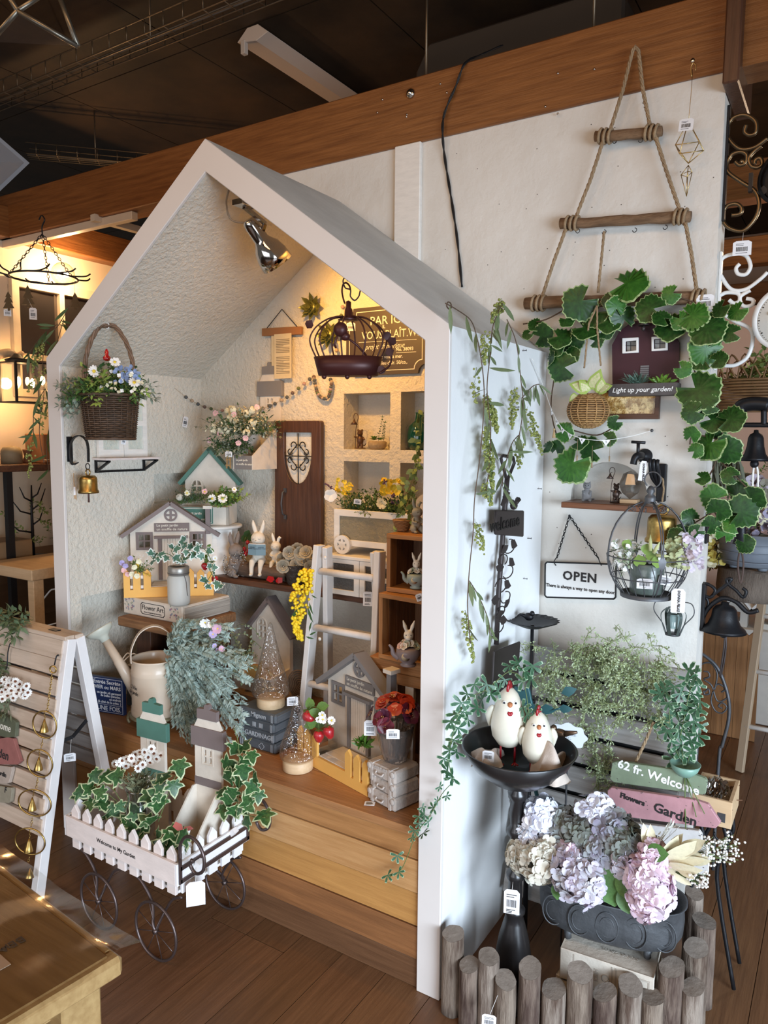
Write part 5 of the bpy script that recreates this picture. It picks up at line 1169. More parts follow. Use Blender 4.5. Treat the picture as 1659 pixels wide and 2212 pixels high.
for (x,y,R,k) in ((443,1345,.020,0),(470,1358,.019,1),(460,1370,.015,2),(463,1395,.009,2),(478,1402,.012,1),(455,1350,.012,0),(470,1405,.01,2)):
    p=at(x,y,y=.06); m=MB(); daisy(m,p,toward(p)+rdir()*.5,R,0,1,9,.16,.25); m.tube([p,p+V((.0,.01,-.05))],.0008,3,2); m.build('star_flower',[[PW_,mat('petal_pink_lilac',(.62,.38,.50),.6),mat('petal_lilac',(.45,.38,.62),.6)][k],PY,STEM],pf,fix=False)
cv=thing('creeping_leaf_plant','fine pale creeping plant with round leaves in front of the taupe-roofed planter','plant',loc=at(520,1430,y=.33)); mb=MB()
for k in range(34):
    a=at(U(480,540),U(1400,1450),y=.34); sprig(mb,a,V((U(-.3,1),-.3,U(-.2,.9))),U(.05,.11),7,.014,.7,.5,0,1)
for pts in ([(490,1375),(515,1350),(540,1352),(560,1375)],[(480,1390),(520,1368),(545,1382),(565,1400)]):
    w=bez([at(x,y,y=.30) for x,y in pts],5); mb.tube(w,.0008,3,1)
    for p in w: mleaf(mb,p,rdir(),rdir(),.012,.7)
mb.build('foliage',[mat('pale_round_leaf',(.32,.36,.22),.6,col2=(.18,.22,.12),vscale=20),STEM],cv,kind='stuff',fix=False)
# blue sign and small box
M=FC(lift(at(232,1541,z=BT),BT+.001),12); bs_=thing('blue_sign','navy blue sign with white French text standing at the left end of the bench','sign',M=M)
M=M@Matrix.Scale(1.12,4); BLU=mat('navy_blue',(.018,.035,.11),.35); MB(M).box(-.075,.068,0,.014,0,.122).build('board',BLU,bs_,bev=.0008)
MB(M).plate(rect(-.071,.064,.004,.118),-.0006,0,[rect(-.070,.063,.005,.117)]).box(-.07,.063,-.0006,0,.029,.030).build('border_line',WPA,bs_)
for i,(s_,z,sz) in enumerate((('Entrée Secrète',.106,.0185),('JANVIER ou MARS',.088,.0175),('un jardin où germent',.070,.0115),('de belles pensées.',.060,.0115),('ce endroit',.049,.0115),('(à côté de la crête. )',.038,.0115),('UNE FOIS.',.0165,.022))):
    text(s_,sz,'lettering',WPA,bs_,M@Matrix.Translation((.058,-.0008,z)),'RIGHT',local=False,bold=.0002)
M=FC((-1.385,.215,BT+.001),18); t=thing('small_box_tall','tall dark printed box with cream top behind the navy sign','box',M=M); MB(M).box(-.09,.06,0,.10,0,.155).build('box',mat('olive_box',(.075,.07,.06),.6),t,bev=.002); MB(M).box(-.089,.059,.001,.099,.155,.158).build('lid',mat('box_lid',(.45,.36,.28),.7),t)
m=MB(M); 
for i,x in enumerate((-.065,-.02,.025)): MB(M).lathe([(.014,0),(.013,.001),(0,.001)],16,M=Matrix.Translation((x,-.0002,.130))@Matrix.Rotation(pi/2,4,'X')).build('round_emblem',[mat('emblem_grey',(.35,.34,.30),.6),mat('emblem_yellow',(.55,.50,.22),.6)][i%2],t)
# ================================================================== CART, A-FRAME BOARD, TABLE
CW=mat('cart_white',(.80,.77,.76),.5,var=.03,vscale=12); X0,X1,Y0,Y1,Z0=-1.160,-.676,-.287,-.012,.213
ct=thing('garden_cart','white picket garden cart with brown wire wheels in front of the step','cart',loc=(-.92,-.15,0))
def picket(mb,c,w,z0,z1,y0,y1,along):
    p=[(c-w/2,z0),(c+w/2,z0),(c+w/2,z1-.022),(c,z1),(c-w/2,z1-.022)]
    mb.plate(p,y0,y1)
SW=Matrix(((0,-1,0,0),(1,0,0,0),(0,0,1,0),(0,0,0,1)))   # plate frame turned: local x -> world y
for (yy,inner) in ((Y0,1),(Y1-.010,0)):
    for i in range(9):
        c=X0+.030+i*.0535; mb=MB(); picket(mb,c,.034,Z0,.355,yy,yy+.010,0); mb.build('picket',WHP if inner else CW,ct,bev=.001)
    MB().box(X0-.004,X1+.002,yy-.010 if inner else yy+.010,yy if inner else yy+.020,.250,.315).build('rail',WHP if inner else CW,ct,bev=.0015)
for (xx,s_) in ((X1,1),(X0,-1)):
    for i in range(5):
        c=Y0+.035+i*.052; mb=MB(SW); picket(mb,c,.034,Z0,.355,-(xx),-(xx-s_*.010),0); mb.build('picket',CW,ct,bev=.001)
    MB().box(xx if s_>0 else xx-.010,xx+.010 if s_>0 else xx,Y0-.010,Y1+.008,.250,.315).build('rail',CW,ct,bev=.0015)
for i in range(7): MB().box(X0+.010,X1-.010,Y0+.012+i*.036,Y0+.046+i*.036,Z0+.001,Z0+.009).build('floor_slat',CW,ct)
text('Welcome to My Garden',.0175,'lettering',INK,ct,Matrix.Translation((X0+.235,Y0-.0105,.283)),local=False,bold=.0002)
TUB=mat('brown_tube',(.115,.085,.08),.35,.7)
for yw in (Y0-.012,-.022):
    for xw in (-1.010,-.757):
        c=V((xw,yw,.088)); w_=MB().tube([c+V((.084*cos(a),0,.084*sin(a))) for a in [2*pi*k/40 for k in range(40)]],.0042,8,closed=True).build('wheel',TUB,ct)
        for k in range(8): a=2*pi*k/8+.3; MB().tube([c,c+V((.083*cos(a),0,.083*sin(a)))],.0013,5).build('spoke',TUB,w_)
        MB().tube([c+V((0,-.007,0)),c+V((0,.007,0))],.007,10).build('hub',TUB,w_)
        yi=yw+.02 if yw<-.1 else yw-.02
        top=V((xw-.11,yi,Z0)); MB().tube(bez([top,V((xw-.075,yi,Z0-.015)),V((xw-.035,yi,.15)),V((xw-.01,yw,.105)),c],6),.0045,8).build('leg_rod',TUB,ct)
        MB().tube(bez([c,V((xw+.01,yi,.13)),V((xw+.05,yi,.19)),V((xw+.09,yi,Z0-.002))],6),.0040,8).build('leg_rod',TUB,ct)
FB_=V((X1+.012,0,0)); HM=MB()
for z in (.262,.300): HM.bar((X1+.013,Y0+.0,z),(X1+.013,Y1-.0,z),.004,.012,up=(0,0,1))
for y in (Y0,Y1-.002): HM.bar((X1+.013,y,.256),(X1+.013,y,.345),.004,.010,up=(0,1,0))
HM.build('handle_frame',TUB,ct)
for y in (Y0+.0,-.018):
    h=X1+.013; MB().tube(bez([V((h,y,.33)),V((h+.003,y,.375)),V((h+.030,y,.405)),V((h+.068,y,.400)),V((h+.092,y,.365)),V((h+.088,y,.325)),V((h+.060,y,.308)),V((h+.040,y,.325)),V((h+.046,y,.343))],6),.0048,8).build('scroll_handle',TUB,ct)
MB().bar((X1+.013,Y0+.06,.286),(X1+.030,Y0+.06,.28),.02,.03,up=(0,0,1)).build('bracket_block',CW,ct)
MB().bar((X1+.013,Y1-.07,.32),(X1+.024,Y1-.07,.31),.018,.022).build('bracket_block',CW,ct)
price_tag(V((X1+.034,Y0+.035,.252)),.052,.072,'plain white card tag hanging from the cart handle',(.75,-.66,0),bar=False,lines=0,string=V((X1+.022,Y0+.05,.285)))
# planters in the cart
bpl=at(460,1595,y=-.072); tower_planter('tower_planter','taupe-banded white tower planter at the right end of the garden cart',Matrix.Translation((bpl.x-.008,-.236,bpl.z-2.5*.128))@Matrix.Rotation(radians(4),4,'Z'),.128,BRNP,ext=.28,fh=.06)
gpl=at(338,1580,y=-.085); tower_planter('tower_planter','green-banded white tower planter in the middle of the garden cart',Matrix.Translation((gpl.x-.010,-.242,gpl.z-2.5*.128))@Matrix.Rotation(radians(5),4,'Z'),.128,GRNP,ext=.06,fh=.06)
p=at(402,1782,y=-.205); p.z=.285; bunny('white_bunny_figurine','little white bunny figurine peeping out of the taupe-banded planter in the cart',Matrix.Translation(p)@Matrix.Rotation(radians(50),4,'Z'),.038,mat('white_porcelain',(.80,.77,.74),.35,coat=.3),'crouch')
rb=at(396,1792,y=-.250); t=thing('red_butterfly','translucent dull red butterfly ornament in front of the white bunny in the cart','ornament',loc=rb)
for s_ in (-1,1): m=MB(); m.add([(0,0,0),(.5,.2,.05),(.7,.8,.1),(.25,1,.1),(-.1,.5,.05)],[(0,1,4),(1,2,3,4)],0,False,lmat(rb,(s_*.7,0,.8),toward(rb),.030,s_)); m.build('wing',mat('dull_red_wing',(.42,.10,.08),.25,coat=.5),t,fix=False)
MB().tube([rb+V((0,0,-.06)),rb+V((0,0,.01))],.0016,5).build('wire',TUB,t)
jc=at(303,1790,y=-.20); jc.z=Z0+.010; dj=thing('ribbed_jar','ribbed clear glass jar holding white daisies at the left of the cart','jar',loc=jc)
zt=at(303,1700,y=-.20).z-jc.z; n=40; prof=[(.034,0),(.040,.006),(.043,zt*.5),(.042,zt*.72),(.034,zt*.80),(.035,zt*.88),(.040,zt*.97),(.042,zt),(.038,zt-.002)]
vs=[];fs=[]
for r,z in prof:
    for j in range(n): a=2*pi*j/n; rr=r*(1+(.03 if j%2 else -.02)*(z<zt*.75)); vs.append(jc+V((rr*cos(a),rr*sin(a),z)))
for i in range(len(prof)-1):
    for j in range(n): fs.append((i*n+j,i*n+(j+1)%n,(i+1)*n+(j+1)%n,(i+1)*n+j))
MB().add(vs,fs,0,True).build('body',thinglass('grey_jar_glass',(.62,.66,.64),.16,0,gloss=.1),dj)
da=thing('daisy_bunch','bunch of small white daisies with brown centres in the ribbed glass jar','flowers',loc=jc+V((0,0,zt*.8)))
DC=mat('daisy_brown_centre',(.16,.05,.02),.8); mb=MB(); c=jc+V((0,0,zt))
for k in range(60): mb.tube([jc+V((U(-.02,.02),U(-.02,.02),.03)),c+V((U(-.02,.02),U(-.02,.02),-.01)),c+V((U(-.05,.06),U(-.04,.04),U(.01,.05)))],.0010,3)
for k in range(130): p=c+V((U(-.035,.035),U(-.035,.035),U(-.01,.03))); mleaf(mb,p,V((U(-1,1),U(-1,1),U(0,1))),rdir(),U(.018,.03),.35,0)
mb.build('stems_and_leaves',mat('dusty_green',(.19,.21,.12),.7,var=.2,vscale=30),da,kind='stuff',fix=False)
for (x,y) in [(246,1650),(256,1648),(270,1655),(262,1643),(282,1638),(290,1630),(300,1640),(306,1652),(310,1625),(318,1636),(322,1648),(330,1628),(336,1640),(300,1625),(272,1640),(288,1650),(325,1618),(345,1632),(313,1645),(296,1660)]:
    p=at(x+2,y,y=-.20+U(-.03,.03)); m=MB(); daisy(m,p,toward(p)*.7+V((0,0,.7))+rdir()*.5,.0135,0,1,12,.36,.3); m.build('daisy',[PW_,DC],da,fix=False)
def ivy_run(name,label,pts,scale,me,y,stems=(),size=(.034,.052),off=(130,1480),cat='plant',tilt=.4,loc=None,k_=3.253):
    P0=[(off[0]+a/k_,off[1]+b/k_) for a,b in pts]
    t=thing(name,label,cat,loc=loc or at(*P0[0],y=y(P0[0]) if callable(y) else y)); prev=None
    for st in stems:
        w=bez([at(off[0]+a/k_,off[1]+b/k_,y=y((off[0]+a/k_,0)) if callable(y) else y) for a,b in st],5); MB().tube(w,.0013,5).build('stem',STEM,t)
    for q in P0:
        yy=y(q) if callable(y) else y; p=at(*q,y=yy+U(-.012,.012)); d=V((U(-1,1),U(-.4,.2),U(-1,.5))); n=toward(p)+V((0,0,.45))+rdir()*tilt
        s_=U(*size)*scale; dn=d.normalized(); leaf(me,t,p-dn*s_*.5,dn,n,s_)
    return t
ivy_run('cart_ivy','variegated cream edged ivy trailing over the left and front pickets of the cart',[(130,800),(190,720),(270,750),(250,650),(310,840),(380,890),(210,850),(350,920),(430,860),(460,940),(520,880),(380,640),(600,1000),(560,1050),(590,940),(150,760),(170,830),(290,810),(330,650),(440,980),(500,990),(640,960)],1.15,ivy_a,lambda q:-.235,[[(140,830),(200,740),(280,700),(360,720),(420,800)],[(330,760),(440,850),(560,960)]])
ivy_run('cart_ivy','variegated ivy climbing in the middle of the cart beside the green-banded planter',[(690,850),(840,590),(800,730),(710,640),(660,760),(730,1080),(790,1110),(700,1120),(850,1080),(860,1130),(800,1050),(680,700),(640,800),(760,1120),(690,1050)],1.3,ivy_a,lambda q:-.25,[[(690,960),(740,820),(800,660),(850,590)]])
ivy_run('cart_ivy','variegated ivy cascading at the right end of the cart beside the taupe-banded planter',[(1230,460),(1300,430),(1350,510),(1230,590),(1290,620),(1170,640),(1340,730),(1210,770),(1150,890),(1330,860),(1395,790),(1440,930),(1300,960),(1250,690),(1310,800),(1190,560),(1290,540),(1180,820),(1230,900),(1280,880),(1360,660),(1160,760)],1.25,ivy_a,lambda q:-.10,[[(1220,300),(1250,400),(1260,600),(1250,800),(1230,960)],[(1280,900),(1380,930),(1440,930)]])
# ------------------------------------------------ A-frame slatted board
AF=mat('aframe_white',(.82,.78,.76),.5,var=.04,vscale=10); AS=wood('aframe_slat',(.62,.49,.385),(.50,.385,.29),0,.55,4,.15); AG=wood('aframe_slat_grey',(.36,.32,.29),(.26,.23,.21),0,.6,4,.15)
af=thing('slatted_display_stand','whitewashed slatted wooden A-frame display stand at the left','display stand',loc=(-1.6,-.17,0))
def aflerp(side,z): 
    f=1-z/.845; return V((-1.258-.014*f, (-.193-.145*f) if side else (-.165+.150*f), z))
for side,y_ in ((1,0),(0,0)):
    a=aflerp(side,.002); b=aflerp(side,.842)
    for dx in (0,-.72): MB().bar(a+V((dx,0,0)),b+V((dx,0,0)),.030,.032,up=(0,1,0)).build('leg',AF,af,bev=.0015)
    n=10
    for i in range(n if side else 8):
        z1=.838-i*.0625; z0=z1-(.0615 if i==0 else .051); p1=aflerp(side,z1); p0=aflerp(side,z0); off=V((0,-.020 if side else .020,0))
        vs=[V((-1.268,p0.y,z0))+off,V((-2.00,p0.y,z0))+off,V((-2.00,p1.y,z1))+off,V((-1.268,p1.y,z1))+off]; o2=V((0,.014 if side else -.014,0))
        vs+= [v+o2 for v in vs]; w_=U(-.003,.003); vs=[v+V((w_ if v.x>-1.5 else 0,0,0)) for v in vs]
        MB().add(vs,[(0,1,2,3),(7,6,5,4),(0,4,5,1),(1,5,6,2),(2,6,7,3),(3,7,4,0)]).build('slat',AS if side else AG,af,bev=.0012)
MB().box(-2.0,-1.250,-.216,-.182,.839,.853).build('top_board',AS,af,bev=.0015); MB().box(-2.0,-1.247,-.180,-.150,.839,.852).build('top_board',AS,af,bev=.0015)
MB().box(-1.375,-1.335,-.192,-.172,.8525,.855).build('hinge',BLK,af); MB().bar(aflerp(1,.50)+V((-.02,.02,0)),V((-1.275,-.185,.505)),.003,.012).bar(V((-1.275,-.185,.505)),aflerp(0,.545)+V((-.01,-.02,0)),.003,.012).build('stay',BLK,af)
price_tag(V((-1.272,-.20,.455)),.036,.028,'white price tag on a string inside the slatted A-frame stand',(.8,-.6,0),string=V((-1.275,-.19,.50)))
def onf(px,py,off=.03):     # point on the sloping front panel, off in front
    n=V((0,-.845,.145)).normalized(); p0=V((0,-.338,0))+n*off; v=RGT*((px-CX)/FPX)+DWN*((py-CY)/FPX)+FWD; t=(p0-CAM).dot(n)/v.dot(n); return CAM+v*t
# bell chime
ch=thing('brass_bell_chime','brass wind chime of four rings with cone bells hanging on the A-frame stand','wind chime',loc=onf(120,1420))
S=lambda x,y: onf(x/3.16,1300+y/3.16,.040)
MB().tube(bez([onf(124,1420,.002),onf(126,1415,.03),S(385,375),S(372,430)],4),.0022,6).build('hook',BLK,ch)
def ringc(c,rx,rz,tr=.0026,M=BRS):
    return MB().tube([c+V((rx*cos(a)*.92,rx*cos(a)*.38,rz*sin(a))) for a in [2*pi*k/36 for k in range(36)]],tr,6,closed=True).build('ring',M,ch)
ringc(S(362,462),.011,.011); links=[]
def chain(par,a,b,s,m,r=.0009,name='chain'):
    a=V(a);b=V(b); L_=(b-a).length; n=max(2,int(L_/(s*1.5))); d=(b-a).normalized(); x=d.orthogonal().normalized(); y=d.cross(x); mb=MB()
    for i in range(n):
        c=a.lerp(b,(i+.5)/n); u=x if i%2 else y; mb.tube([c+d*s*cos(t)+u*s*.55*sin(t) for t in [2*pi*k/8 for k in range(8)]],r,4,closed=True)
    return mb.build(name,m,par,kind='stuff')
chain(ch,S(355,495),S(322,745),.0055,BRS,.0012)
for (cx,cy,rx,ry,bx_,by_,top) in ((305,838,50,98,300,845,745),(272,1102,53,100,262,1105,1000),(237,1372,68,98,217,1380,1275),(205,1635,62,98,195,1660,1540)):
    c=S(cx,cy); rr=(S(cx+rx,cy)-S(cx-rx,cy)).length/2; rz=(S(cx,cy-ry)-S(cx,cy+ry)).length/2
    ringc(c,rr*1.1,rz)
    bt=S(bx_+8,by_-45); bb=S(bx_,by_+45); h=(bt-bb).length
    MB(frame(bb,V((.85,.5,0)),bt-bb)).lathe([(.0135,0),(.014,.002),(.010,h*.4),(.005,h*.75),(.0018,h),(0,h)],16,cap=False).build('cone_bell',BRS,ch); chain(ch,bt,c+V((0,0,rz)),.0035,BRS,.0008)
for a,b in (((292,940),(280,1002)),((258,1202),(247,1272)),((220,1475),(212,1535)),((202,1738),(192,1775))): chain(ch,S(*a),S(*b),.005,BRS,.0012)
bb=S(200,1885); bt=S(195,1790); MB(frame(bb,V((.85,.5,0)),bt-bb)).lathe([(.0135,0),(.014,.002),(.010,.012),(.005,.022),(.0018,.029),(0,.03)],16,cap=False).build('cone_bell',BRS,ch)
# signs on the A-frame
for nm,lab,poly,col,txt,ts,tx in (('hanging_sign','olive green end of a hanging welcome sign on the A-frame stand',[(-30,1600),(-30,1535),(10,1538),(38,1555),(42,1560),(40,1590)],(.11,.12,.075),'Welcome',.034,(-2,1566)),
    ('hanging_sign','dusty red arrow-shaped garden sign below the olive one on the A-frame stand',[(-30,1650),(-30,1575),(8,1588),(36,1594),(51,1643),(44,1650)],(.33,.13,.115),'Garden',.040,(-4,1626)),
    ('hanging_sign','pale weathered small sign under the dusty red one on the A-frame stand',[(-30,1690),(-30,1648),(32,1655),(33,1662),(26,1690),(20,1691)],(.46,.38,.32),'jardin',.020,(5,1672)),
    ('hanging_sign','grey-green weathered lowest sign on the A-frame stand',[(-30,1728),(-30,1690),(32,1700),(33,1705),(30,1730),(26,1733)],(.30,.27,.20),'F',.026,(12,1707))):
    P_=[onf(x,y,.022) for x,y in poly]; c=P_[0]; n_=V((0,-.985,.17)).normalized(); t=thing(nm,lab,'sign',loc=c)
    F=[p+n_*.012 for p in P_]; k=len(P_)
    MB().add(P_+F,[tuple(range(k)),tuple(range(2*k-1,k-1,-1))]+[(i,(i+1)%k,(i+1)%k+k,i+k) for i in range(k)]).build('board',mat('sign_col_%d'%int(poly[1][1]),col,.6,var=.12,vscale=30),t,bev=.001)
    text(txt,ts,'lettering',WINK if nm and txt=='Welcome' else INK,t,frame(onf(*tx,.0350),V((1,0,.0)),V((0,.17,.985))),local=False,bold=.0005)
t=thing('daisy_posy','posy of tiny white daisies hanging at the left edge of the A-frame stand','flowers',loc=onf(15,1500)); mb=MB()
for k in range(70): p=onf(U(-10,24),U(1500,1545),U(.02,.05)); mleaf(mb,p,V((U(-.5,.5),-.3,U(-1,1))),rdir(),.03,.3)
mb.build('leaves',MATS['dusty_green'],t,kind='stuff',fix=False)
for (x,y) in [(2,1475),(10,1468),(18,1480),(26,1470),(34,1482),(42,1478),(50,1490),(57,1482),(60,1496),(48,1500),(36,1498),(24,1492),(12,1490),(4,1495),(16,1503),(28,1508),(40,1490),(54,1503),(5,1510),(20,1470),(33,1472)]:
    p=onf(x,y,.05+U(0,.02)); m=MB(); daisy(m,p,toward(p)+V((0,0,.4))+rdir()*.5,.0135,0,1,11,.36,.3); m.build('daisy',[PW_,DC],t,fix=False)
t=thing('wire_hook','black wire hook over the second slat at the left of the A-frame stand','hook',loc=onf(18,1400)); MB().tube(bez([onf(24,1392,.004),onf(22,1390,.03),onf(17,1410,.03),onf(15,1440,.03),onf(8,1452,.03)],4),.002,6).build('hook',BLK,t)
t=thing('leafy_garland','dull green leafy garland draped over the top left of the A-frame stand','plant',loc=onf(20,1340)); mb=MB()
for k in range(26): a=V((-1.62+U(-.25,.14),-.17+U(-.04,.02),.865)); sprig(mb,a,V((U(-1,1),-.5,U(-.2,.9))),.09,6,.035,.33,.8,0,1)
for k in range(8): a=onf(U(-5,5),U(1370,1480),.03); sprig(mb,a,V((U(-.3,1),-.5,U(-.9,.3))),.06,5,.030,.33,.8,0,1)
mb.build('foliage',[mat('sage_leaf',(.16,.21,.11),.6,col2=(.09,.13,.06),vscale=20),STEM],t,kind='stuff',fix=False)
# ------------------------------------------------ table corner
TBW=wood('honey_oak',(.42,.27,.115),(.33,.20,.08),0,.35,5,.1); TT=wood('table_top_wood',(.27,.155,.06),(.20,.11,.04),0,.3,4,.08)
tb=thing('table','honey-coloured wooden table corner at the bottom left under a clear plastic sheet','table',loc=(-.5,-1.3,0))
cR=at(243,2064,z=.75)
TM=frame(V((cR.x,cR.y,.75)),(.34,-.034,0),(0,0,1))
MB(TM).box(-1.0,0,-.45,0,-.022,0).build('top',TT,tb,bev=.006)
MB(TM).box(-1.0,-.012,-.006,.012,-.034,-.002).box(-.012,.010,-.45,.012,-.034,-.002).build('edge_moulding',TBW,tb,bev=.006)
MB(TM).box(-.96,-.065,-.060,-.045,-.08,-.03).build('apron',TBW,tb,bev=.002); MB(TM).box(-.062,-.045,-.44,-.065,-.08,-.03).build('apron',TBW,tb,bev=.002)
MB(TM).box(-.072,-.012,-.072,-.012,-.749,-.03).build('leg',TBW,tb,bev=.003)
pp=thing('plastic_sheet','clear plastic sheet covering the honey-coloured table','cover',loc=(cR.x,cR.y,.753))
PLS=thinglass('clear_plastic',(.97,.96,.94),.05,0,gloss=.12,hi=.55)
def shf(u,v): 
    x=-1.0+1.02*u; y=.035-.48*v; z=.004+.0022*sin(x*40+y*9)*sin(y*23)+ (.010*max(0,1-abs(y+.01)/.05)*(.5+.5*sin(x*35)))
    return TM@V((x,y,z+(.012*max(0,1-abs(y)/.06)*max(0,1-abs(x)/.10))))
MB().grid(shf,60,40).build('sheet',PLS,pp)
pe=thing('printed_paper','beige printed card with faded lettering under the plastic sheet on the table','paper',loc=TM@V((-.2,.1,.001)))
MB(TM).box(-.80,-.095,-.44,-.10,.0006,.0016).build('card',mat('beige_card',(.58,.43,.32),.7),pe)
a=TM@Matrix.Translation((-.135,-.17,.0019))@Matrix.Rotation(-pi/2,4,'Z')@Matrix.Rotation(-pi/2,4,'X'); text('BEAUTIFUL',.022,'lettering',mat('faded_brown_ink',(.10,.075,.06),.8),pe,a,'RIGHT',local=False,extrude=.0001); a=TM@Matrix.Translation((-.135,-.21,.0019))@Matrix.Rotation(-pi/2,4,'Z')@Matrix.Rotation(-pi/2,4,'X'); text('flower & garden goods',.014,'lettering',MATS['faded_brown_ink'],pe,a,'RIGHT',local=False,extrude=.0001)
# ------------------------------------------------ left background
fw=-3.0
def F(px,py,d=.0): return at(px,py,x=fw+d)
def fbox(t,name,m,px0,py0,px1,py1,d0,d1,bev=.002):
    a=F(px0,py0,d1); b=F(px1,py1,d1); return MB().box(fw+d0,fw+d1,min(a.y,b.y),max(a.y,b.y),min(a.z,b.z),max(a.z,b.z)).build(name,m,t,bev=bev)
w1=bpy.data.objects.new('window_1',None); COL.objects.link(w1); w1['kind']='structure'; WM['window_1']=Matrix.Identity(4)
FRM=mat('old_cream_frame',(.62,.52,.38),.6,var=.08,vscale=14)
ya=F(28,700,.03).y; yb=ya+.62; zb,zt=1.70,F(100,610,.03).z
MB().plate([(0,0)]*0 or [(ya,zb),(yb,zb),(yb,zt),(ya,zt)],0,.03,[[(ya+.04,zb+.04),(ya+.28,zb+.04),(ya+.28,zb+.20),(ya+.04,zb+.20)],[(ya+.31,zb+.04),(yb-.04,zb+.04),(yb-.04,zb+.20),(ya+.31,zb+.20)],[(ya+.04,zb+.23),(ya+.28,zb+.23),(ya+.28,zt-.05),(ya+.04,zt-.05)],[(ya+.31,zb+.23),(yb-.04,zb+.23),(yb-.04,zt-.05),(ya+.31,zt-.05)]],M=Matrix(((0,-1,0,fw+.035),(1,0,0,0),(0,0,1,0),(0,0,0,1)))).build('window_frame',FRM,w1)
MB().box(fw+.006,fw+.009,ya+.03,yb-.03,zb+.03,zt-.03).build('mirror_pane',mat('dim_mirror',(.20,.18,.18),.12,.9),w1)
rk=thing('metal_shelf_rack','black steel shelf rack with brown wooden boards along the left wall','shelf rack',loc=(-2.8,.5,0))
xa,xb=-2.98,-2.60; z1=at(60,1003,x=xb).z; z2=at(100,1205,x=xb).z
for z in (z1,z2,z2-.38): MB().box(xa,xb,.12,1.05,z-.035,z).build('board',DKX if z==z1 else mat('rack_board',(.20,.11,.05),.6,var=.1),rk,bev=.003)
for y in (.42,1.02): MB().box(xb-.03,xb,y,y+.03,.01,z1-.035).build('post',BLK,rk); MB().box(xa,xa+.03,y,y+.03,.01,z1-.035).build('post',BLK,rk)
MB().box(xb-.028,xb-.002,.45,1.02,z2-.075,z2-.036).build('rail',BLK,rk)
ln=thing('glass_lantern_lamp','square glass lantern lamp with glowing filament bulbs above the left shelf','lamp',loc=at(45,870,x=-2.75))
a=at(10,782,x=-2.75); b=at(98,872,x=-2.75); 
m=MB(); xs=(-2.80,-2.66); ys=(a.y,b.y); zs_=(b.z,a.z)
for x in xs:
    for y in ys: m.bar((x,y,zs_[0]),(x,y,zs_[1]),.010,.010)
    for z in zs_: m.bar((x,ys[0],z),(x,ys[1],z),.007,.007)
for y in ys:
    for z in zs_: m.bar((xs[0],y,z),(xs[1],y,z),.007,.007)
m.build('frame',BLK,ln); MB().box(xs[0]+.004,xs[1]-.004,ys[0]+.004,ys[1]-.004,zs_[0]+.004,zs_[1]-.004).build('glass_panes',GLS,ln)
WB=mat('filament_glow',(1,.62,.25),emit=45)
for (px,py) in ((40,824),(70,828),(92,822)): c=at(px,py,x=-2.73); MB().ball(c,(.012,.012,.024),n=10,k=8).build('bulb',WB,ln); MB().box(c.x-.008,c.x+.008,c.y-.008,c.y+.008,c.z+.024,zs_[1]).build('bulb_socket',BLK,ln)
point('lantern_bulbs',at(60,826,x=-2.70),9,(1,.55,.22),.03)
t=thing('wall_lamp_arm','curved pale wooden wall lamp arm above the glass lantern','lamp arm',loc=at(20,770,x=-2.8)); MB().tube(bez([at(-5,768,x=-2.8),at(20,762,x=-2.8),at(35,772,x=-2.8),at(50,766,x=-2.8)],4),.022,8).build('arm',PAL,t); MB().lathe([(.05,0),(.06,.02),(.03,.03),(.015,.05),(0,.05)],14,c=at(38,786,x=-2.74)).build('cap',BLK,t)
# globe bulb + twig hanger
c=at(136,592,x=-2.86); gb_=thing('globe_bulb','round clear glass globe bulb glowing on the far left wall','light bulb',loc=c)
MB().ball(c,.062,n=24,k=16).build('globe',GLS,gb_); MB().ball(c+V((.0,.02,-.0)),.013,n=10,k=8).build('filament',mat('white_glow',(1,.80,.50),emit=160),gb_); point('globe_light',c+V((.03,.02,0)),16,(1,.60,.28),.02)
tc_=at(95,600,z=2.16); tr=thing('twig_ring_hanger','black twig ring hanger on three chains with small tree ornaments','hanger',loc=tc_)
zc=tc_.z; R_=(at(190,600,z=2.16)-at(8,600,z=2.16)).length/2*.82
def tp(a,r=1.0,dz=0): return tc_+V((cos(a)*R_*r*.9,sin(a)*R_*r*.9,dz))
m=MB(); m.tube([tp(a) for a in [2*pi*k/30 for k in range(30)]],.0042,6,closed=True)
for k in range(11): a=2*pi*k/11; m.tube(bez([tp(a-.35),tp(a-.1,1.05,.004),tp(a+.05,1.30,.010),tp(a+.1,1.42,.022)],4),.0034,5); 
m.build('ring',BLK,tr); top=at(93,505,z=2.42); top=V((tc_.x,tc_.y,at(93,505,y=tc_.y).z))
for a in (.3,2.4,4.5): chain(tr,top,tp(a),.009,BLK,.0016)
MB().tube(bez([top,top+V((0,0,.03)),top+V((.02,0,.055)),top+V((0,0,.075)),top+V((-.02,0,.06))],4),.003,6).build('hook',BLK,tr)
for i,(px,py,s_) in enumerate(((18,650,.085),(60,640,.095),(162,650,.07))):
    c=at(px,py,y=tc_.y); t=thing('tree_ornament','small rusty metal fir tree ornament, '+('leftmost','middle','rightmost')[i]+' of three under the twig ring','ornament',loc=c,group='tree ornaments under the twig ring')
    pts=[(0,.5)]; 
    for l,(w_,z) in enumerate(((.16,.2),(.09,.2),(.24,-.08),(.13,-.08),(.30,-.38),(.05,-.38))): pts.append((w_,z))
    pts.append((.05,-.5)); full=pts+[(-x,z) for x,z in reversed(pts[1:])]
    MB(FC(c,32)).plate([(x*s_,z*s_) for x,z in full],0,.003).build('tree',mat('rusty_brown',(.10,.065,.03),.6,.4),t); MB().tube([c+V((0,0,s_*.5)),V((c.x,c.y,zc))],.0006,4).build('string',TWN,t)
